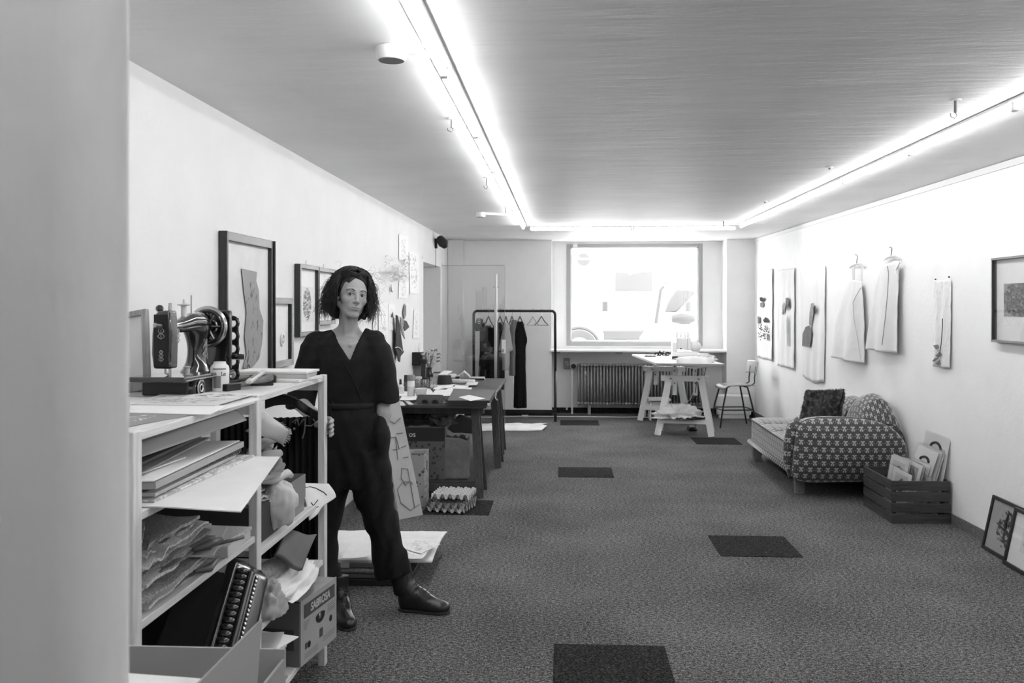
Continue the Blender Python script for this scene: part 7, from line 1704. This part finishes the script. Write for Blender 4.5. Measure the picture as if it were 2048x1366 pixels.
# eyes and brows
look = Vector((0, 0, CAMZ))
for s in (-1, 1):
    c = Vector(H(s*.0305, -.0738, 0)); e = MB().ell(c, .0122, 18).obj('eye', mat('eye_white', .62, .2, spec=.6), wo, world=True, smooth='all')
    d = (look-c).normalized(); Q = d.to_track_quat('Z', 'Y').to_matrix()
    ir = MB(); ir.ell(c+d*.0078, (.0072, .0072, .0052), 16, rot=Q); ir.obj('iris', mat('iris_dark', .05, .15, spec=.8), e, world=True, smooth='all')
    MB().ell(c+d*.0112, (.0026, .0026, .002), 10, rot=Q).obj('pupil', mat('pupil_black', .003, .1, spec=.9), e, world=True, smooth='all')
    lsh = MB(); lsh.tube([H(s*.0185, -.0855, .0015), H(s*.025, -.0878, .0058), H(s*.032, -.0878, .0064), H(s*.0395, -.0838, .0042), H(s*.0445, -.078, .0005)], [.0006, .0011, .0013, .0013, .0007], 5); lsh.obj('eyelashes', INK, wo, world=True)
    br = MB(); rnd = random.Random(s+5)
    for i in range(110):
        t = rnd.random(); x = .0125+.036*t; z = .0190+.0075*math.sin(PI*min(1, t*1.15)*.75)-.004*t*t+rnd.uniform(-.0022, .0022)*(1-.6*t)
        y = -.0945+.0155*t*t+.002; p = Vector((s*x, y, z)); br.tube([H(*p), H(s*(x+.0055), y+.001+.004*t, z+.0012-.003*t)], [.0006, .0003], 3)
    br.obj('eyebrow', mat('brow_hair', .03, .8), wo, world=True)
# ---------- jumpsuit
xs = axis([(-1.50, -.42, .006)]); ys = axis([(4.22, 4.74, .007)]); zs = axis([(.10, 1.46, .0065)])
G = Field(xs, ys, zs)
G.cap(J(676, 671, 4.49), J(628, 684, 4.47), .034, .050, .03); G.cap(J(706, 666, 4.49), J(748, 681, 4.47), .040, .052, .03)
G.loft(torso, .02)
# sleeves
G.loft([ring(y, a, b, cy, ry) for y, a, b, cy, ry in ((676, 616, 650, 4.47, .055), (690, 600, 650, 4.47, .075), (715, 595, 645, 4.47, .085), (742, 589, 636, 4.46, .088), (780, 580, 634, 4.45, .088), (815, 573, 632, 4.44, .085))], .025)
G.loft([ring(y, a, b, cy, ry) for y, a, b, cy, ry in ((674, 735, 765, 4.47, .055), (690, 732, 777, 4.47, .075), (715, 736, 785, 4.475, .085), (745, 742, 791, 4.48, .085), (780, 748, 795, 4.48, .082), (805, 750, 798, 4.48, .080))], .025)
# legs
G.loft([ring(y, a, b, cy, ry) for y, a, b, cy, ry in ((900, 702, 774, 4.465, .115), (935, 700, 780, 4.465, .115), (967, 701, 784, 4.465, .112), (1002, 711, 788, 4.47, .108), (1040, 724, 793, 4.48, .102), (1068, 735, 798, 4.49, .098), (1117, 740, 810, 4.51, .092), (1146, 744, 817, 4.525, .09), (1172, 747, 822, 4.535, .088))], .02)
G.loft([ring(y, a, b, cy, ry) for y, a, b, cy, ry in ((900, 640, 702, 4.465, .115), (967, 638, 700.5, 4.465, .112), (1010, 636, 691, 4.46, .108), (1047, 633, 683, 4.455, .10), (1080, 632, 675, 4.45, .095), (1121, 633, 677, 4.445, .088), (1150, 636, 682, 4.44, .085), (1186, 640, 686, 4.44, .082))], .02)
# pocket bulge
G.ell(J(763, 872, 4.43), (.040, .085, .10), .025)
# folds
def folds(X, Y, Z):
    a = .0042*np.sin(75*X+9*Z+4*np.sin(7*Z)+2*Y*9); b_ = .0025*np.sin(42*Z-55*X+3*np.sin(12*X)); c_ = .0018*np.sin(130*X-25*Z+5*np.sin(15*Z))
    w = np.clip((Z-1.0)*-3, .3, 1); return (a+c_)*w+b_*.8
G.op(folds, (-2, 4, 0), (0, 5, 2), mode='add')
# waist drawn in by the tie
G.loft([(pz_m(804), torso[6][1], 4.46, torso[6][3]+.02, .12), (pz_m(812), torso[6][1], 4.46, torso[6][3]+.02, .12)], .02, 'x') if False else None
# slanted hem of her left trouser leg, sleeve hems hollowed
zc = pz_m(1166, 750, 4.45)
hxm = px_m(783, 4.5)
G.op(lambda X, Y, Z: np.where(X > px_m(712), (zc+(X-px_m(750))*.22+.0)-Z, -1)+0*Y, (px_m(712), 4.2, .1), (-.4, 4.8, .5), mode='i')
G.cap((px_m(784, 4.52), 4.52, zc-.05), (px_m(783, 4.52), 4.52, zc+.015), .070, .062, .004, 's'); G.cap(J(773, 812, 4.48), J(772, 800, 4.48), .050, .044, .004, 's'); G.cap(J(603, 825, 4.44), J(604, 812, 4.44), .055, .048, .004, 's')
G.cap((px_m(664, 4.44), 4.44, pz_m(1190)-.03), (px_m(663, 4.44), 4.44, pz_m(1190)+.03), .062, .055, .004, 's')
# neckline: V wedge and neck hole
VL, VR, VB = J(648, 650, 4.36), J(724, 646, 4.36), J(700, 722, 4.36)
def wedge(X, Y, Z):
    def half(a, b_):
        nx, nz = -(b_[2]-a[2]), (b_[0]-a[0]); L = math.hypot(nx, nz); return ((X-a[0])*nx+(Z-a[2])*nz)/L
    d1 = half(VL, VB); d2 = half(VB, VR); d = np.maximum(-d1, -d2); return np.maximum(d, Y-(4.53))
G.op(wedge, (VL[0]-.03, 4.2, VB[2]-.02), (VR[0]+.03, 4.54, 1.46), .004, 's')
G.cap(nb+Vector((0, .01, -.03)), nt_+Vector((0, 0, .03)), .058, .064, .004, 's')
suit = net_obj(G, 'jumpsuit', mat('jumpsuit_cotton', .0135, .85, var=.25, vs=40, spec=.22, bmp=.2, bs=500, bd=.001), wo, 1)
SUITL = mat('jumpsuit_trim', .022, .8, spec=.25)
def front(px, py, off=.004):
    z = pz_m(py); x = px_m(px); rs = sorted(torso); zz = [r[0] for r in rs]; cx, cy, rx, ry = [float(np.interp(z, zz, [r[i] for r in rs])) for i in (1, 2, 3, 4)]
    return Vector((x, cy-ry*math.sqrt(max(0, 1-((x-cx)/rx)**2))-off, z))
MB().tube([front(*q) for q in ((700, 722), (712, 745), (722, 770), (732, 800))], .0022, 5).obj('lapel_edge', SUITL, wo, world=True)
be = MB(); N_ = 40; cx, cy, rx, ry = torso[6][1:]; 
def bandf(u, v): t = 2*PI*u; return (cx+(rx+.005)*math.cos(t), cy+(ry+.005)*math.sin(t), pz_m(803)-.028*v)
be.grid(bandf, 48, 3, .004, True); be.obj('waist_tie', SUITL, wo, world=True, smooth='all')
f0 = front(668, 806, .008)
MB().tube([f0, f0+Vector((-.012, -.006, .02)), f0+Vector((-.028, -.006, .005)), f0+Vector((-.01, -.006, -.005)), f0], .004, 5).tube([f0, f0+Vector((.014, -.006, .016)), f0+Vector((.03, -.004, .0)), f0+Vector((.01, -.004, -.004))], .004, 5).tube([f0, f0+Vector((-.004, -.004, -.04)), f0+Vector((-.008, -.002, -.075))], .004, 5).tube([f0, f0+Vector((.010, -.004, -.035)), f0+Vector((.012, -.002, -.065))], .004, 5).obj('bow', SUITL, wo, world=True)
# ---------- socks and boots
SOCK = mat('dark_sock', .02, .95, var=.3, vs=200, stretch=(1, 1, .1))
MB().tube([J(789, 1130, 4.52), J(800, 1168, 4.53), (ftR.x+.018, 4.55, .10)], [.040, .038, .036], 14).obj('sock', SOCK, wo, world=True, smooth='all'); MB().tube([J(662, 1150, 4.44), J(665, 1175, 4.44), (px_m(668, 4.44), 4.45, .10)], [.040, .038, .036], 14).obj('sock', SOCK, wo, world=True, smooth='all')
LEA = mat('boot_leather', .018, .28, spec=.6, var=.4, vs=25, bmp=.25, bs=60, bd=.003); SOLE = mat('boot_sole', .03, .6); LACE = mat('lace', .03, .6)
def boot(heel, ang, tall=0):
    F_ = Field(axis([(-.13, .22, .0045)]), axis([(-.07, .07, .0045)]), axis([(0, .29, .0045)]))
    F_.ell((-.028, 0, .05), (.044, .036, .055), .01); F_.cap((-.03, 0, .034), (.13, 0, .030), .030, .030, .01); F_.cap((-.02, 0, .085), (-.030-.035*tall, 0, .26), .043, .046, .03)
    F_.chain([(.0, 0, .095), (.05, 0, .068), (.10, 0, .045)], [.045, .038, .033], .03); F_.ell((.115, .002, .032), (.075, .044, .031), .02); F_.ell((.155, .004, .028), (.042, .038, .026), .02)
    F_.op(lambda X, Y, Z: (.012-Z)+0*X+0*Y, (-1, -1, -1), (1, 1, 1), mode='i'); F_.op(lambda X, Y, Z: (Z-.205-.05*tall-.1*(X+.03))+0*Y, (-1, -1, -1), (1, 1, 1), mode='i')
    P, F2 = F_.net(); me = bpy.data.meshes.new('boot'); me.from_pydata([tuple(p) for p in P], [], F2.tolist()); me.polygons.foreach_set('use_smooth', [True]*len(F2)); me.materials.append(LEA)
    bo = bpy.data.objects.new('boot', me); col.objects.link(bo); bo.parent = wo; w = Vector(heel)-Vector(wo.location)
    bo.location = w; bo.rotation_euler = (0, 0, ang)
    out = [(.201*1, .004), (.19, .03), (.155, .046), (.10, .047), (.04, .036), (-.03, .038), (-.065, .025), (-.076, 0), (-.065, -.025), (-.03, -.038), (.04, -.036), (.10, -.043), (.155, -.040), (.19, -.024)]
    MB().poly([(x, y, 0) for x, y in out], .013, (0, 0, 1)).obj('sole', SOLE, bo, bev=.003); MB().poly([(x, y*.95, 0) for x, y in out if x < .0]+[(.0, -.034, 0), (.0, .034, 0)], .02, (0, 0, 1)).obj('heel', SOLE, bo) if False else None
    lc = MB()
    zf = lambda x: .150-.0 if x < .02 else .150-(x-.02)*.95
    for i in range(5):
        x = .018+.017*i; z = .147-.0138*i; lc.tube([(x-.004, -.024, z-.012), (x+.006, -.010, z+.001), (x+.008, .010, z+.001), (x-.004, .024, z-.012)], .0019, 5)
    lc.tube([(.02, -.006, .142), (.03, -.03, .165), (.045, -.045, .15), (.03, -.02, .142)], .0017, 5).tube([(.02, .0, .142), (.032, .028, .165), (.05, .035, .145), (.028, .01, .14)], .0017, 5).tube([(.02, -.01, .142), (.05, -.03, .125), (.06, -.042, .09)], .0017, 5)
    lc.obj('laces', LACE, bo)
    return bo
hR, tR = atZ(796, 1219, 0), atZ(892, 1227, 0); an = math.atan2(tR.y-hR.y, tR.x-hR.x); boot((hR.x+.075*math.cos(an), hR.y+.075*math.sin(an), 0), an, 1)
tL = atZ(699, 1264, 0); an = R(-64); boot((tL.x-.20*math.cos(an), tL.y-.20*math.sin(an), 0), an)
# ---------- hair
xs = axis([(hx-.2, hx+.2, .004)]); ys = axis([(4.26, 4.70, .0045)]); zs = axis([(1.36, 1.78, .004)])
Q_ = Field(xs, ys, zs)
Q_.ell(H(0, .028, .045), (.084, .100, .092), .01, M=Rh); Q_.ell(H(0, .062, -.02), (.085, .062, .09), .03, M=Rh)
Q_.chain([H(-.075, .02, .05), H(-.098, .022, -.01), H(-.100, .015, -.065), H(-.085, .02, -.10)], [.024, .026, .024, .014], .02)
Q_.chain([H(.070, -.01, .06), H(.088, -.012, .01), H(.092, -.01, -.05), H(.070, -.01, -.098)], [.022, .024, .022, .012], .02)
Q_.chain([H(.06, .05, -.08), H(-.06, .05, -.085)], [.035, .035], .02)
def hn(X, Y, Z): return .003*np.sin(95*X+30*Z+4*np.sin(22*Z))+.002*np.sin(150*X-40*Z+30*Y)
Q_.op(hn, (-9, -9, -9), (9, 9, 9), mode='add')
# open the face
Q_.ell(H(.004, -.100, -.004), (.062, .092, .092), .006, 's', M=Rh); Q_.ell(H(0.002, -.085, -.075), (.060, .075, .06), .012, 's', M=Rh); Q_.cap(nt_, nb, .046, .05, .004, 's')
Q_.ell(H(-.088, -.022, -.018), (.018, .026, .03), .006, 's', M=Rh)
HM = mat('dark_hair', .016, .5, spec=.35, var=.5, vs=60, stretch=(1, 1, .3))
hair = net_obj(Q_, 'hair', HM, wo, 1)
st = MB(); rnd = random.Random(17)
def strand(p, d, L, cr, turns, r, droop=.6, n=11):
    """p,d in head-local; a lock that leaves along d, droops and curls at its end"""
    p = Vector(p); d = Vector(d).normalized(); a = d.cross(Vector((0, 0, 1))); a = a.normalized() if a.length > .1 else Vector((1, 0, 0)); b_ = d.cross(a); ph = rnd.random()*6.28
    pts = []; q = p.copy(); dd = d.copy()
    for i in range(n):
        t = i/(n-1); k = cr*t**1.3; an_ = ph+turns*2*PI*t
        pts.append(H(*(q+(a*math.cos(an_)+b_*math.sin(an_))*k))); q = q+dd*(L/n); dd = (dd+Vector((0, 0, -droop/n))).normalized()
    st.tube(pts, [r*(1-.75*i/(n-1)) for i in range(n)], 3, cap=False)
def lock(a, s, f0, f1, vol, r, n=18, curl=.012, fl=1.0):
    '''a lock combed down over the head: a = angle from the face, f = degrees from the crown'''
    ph, ph2, tn = rnd.random()*6.28, rnd.random()*6.28, rnd.uniform(.7, 1.4); pts = []; wv = rnd.uniform(.005, .012)
    for i in range(n):
        t = i/(n-1); f = f0+(f1-f0)*t; am = (64 if s < 0 else 47); am = am*min(1, max(0, (f-34)/24)); aa = R(max(a, am)+4*math.sin(ph+5*t))
        dn_ = max(0, f-90)/40.0; fr = R(min(f, 90)); k_ = 1+vol*(.3+t)
        q = Vector((s*math.sin(aa)*math.sin(fr)*(.090+.010*dn_*fl)*k_, .024-math.cos(aa)*math.sin(fr)*.108*k_*(.92 if math.cos(aa) > 0 else 1), .047+.098*math.cos(fr)*k_-.165*dn_))
        q += Vector((s*math.sin(aa), -math.cos(aa), 0))*(wv*math.sin(9*t+ph)*t+.004)+Vector((math.cos(aa), s*math.sin(aa), 0))*(wv*1.3*math.sin(7.5*t+ph2)*t)
        c = max(0, (t-.68)/.32)*curl; an_ = ph+tn*6.28*(t-.68)/.32
        q += Vector((s*math.sin(aa)*(math.cos(an_)-1)*-c, -math.cos(aa)*c*.6, c*math.sin(an_)*1.1+c*.5)); pts.append(H(*q))
    st.tube(pts, [r*(.7+.6*math.sin(PI*min(1, i/(n-1)*1.1)))*(1 if i < n-4 else (n-i)/5) for i in range(n)], 4, cap=False)
for i in range(1500):
    s = -1 if rnd.random() < .5 else 1; a = rnd.uniform(0, 180); lo = rnd.random() < .35
    lock(a, s, rnd.uniform(0, 28) if not lo else rnd.uniform(30, 80), rnd.uniform(104, 134), rnd.uniform(.0, .10) if s > 0 else rnd.uniform(.0, .13), rnd.uniform(.0013, .0027), curl=rnd.uniform(.008, .022), fl=rnd.uniform(-1, 3) if s < 0 else rnd.uniform(-1, 2))
for i in range(420):   # swept up from the hairline and over to the sides
    x = rnd.uniform(-.060, .064); s = -1 if x < -.010+rnd.uniform(-.01, .01) else 1; w_ = abs(x)/.06
    p = Vector((x, -.056+.030*w_*w_, .091-.034*w_*w_+rnd.uniform(-.003, .004))); e = Vector((s*rnd.uniform(.090, .104), rnd.uniform(-.03, .03), rnd.uniform(-.05, .05)))
    m1 = p+Vector((s*.004, -.016, .030+.012*rnd.random())); m2 = Vector((s*.078, -.030, .125)); wv = rnd.uniform(0, .003); ph = rnd.random()*6
    pts = []
    for k_ in range(13):
        t = k_/12; q = p*(1-t)**3+m1*3*t*(1-t)**2+m2*3*t*t*(1-t)+e*t**3; pts.append(H(q.x+wv*math.sin(9*t+ph), q.y+wv*math.cos(8*t+ph), q.z))
    st.tube(pts, [rnd.uniform(.0014, .0024)*(1-.5*k_/12) for k_ in range(13)], 4, cap=False)
for i in range(260):   # loose outer locks with bigger curls
    s = -1 if rnd.random() < .5 else 1; lock(rnd.uniform(50, 150), s, rnd.uniform(20, 60), rnd.uniform(95, 134), rnd.uniform(.08, .20), rnd.uniform(.0007, .0014), 22, rnd.uniform(.010, .024), rnd.uniform(1, 4))
for i in range(70):   # flyaway curls
    s = -1 if rnd.random() < .4 else 1
    p = (s*rnd.uniform(.03, .095), rnd.uniform(-.02, .05), rnd.uniform(-.05, .13) if abs(s) else 0); z = p[2]
    strand(p, (s*rnd.uniform(.4, 1.0), rnd.uniform(-.2, .1), rnd.uniform(-.2, .7)), rnd.uniform(.06, .11), rnd.uniform(.012, .024), rnd.uniform(.8, 1.8), .0006, .7, 16)
st.obj('curls', HM, hair, world=True, smooth='all', kind='stuff')
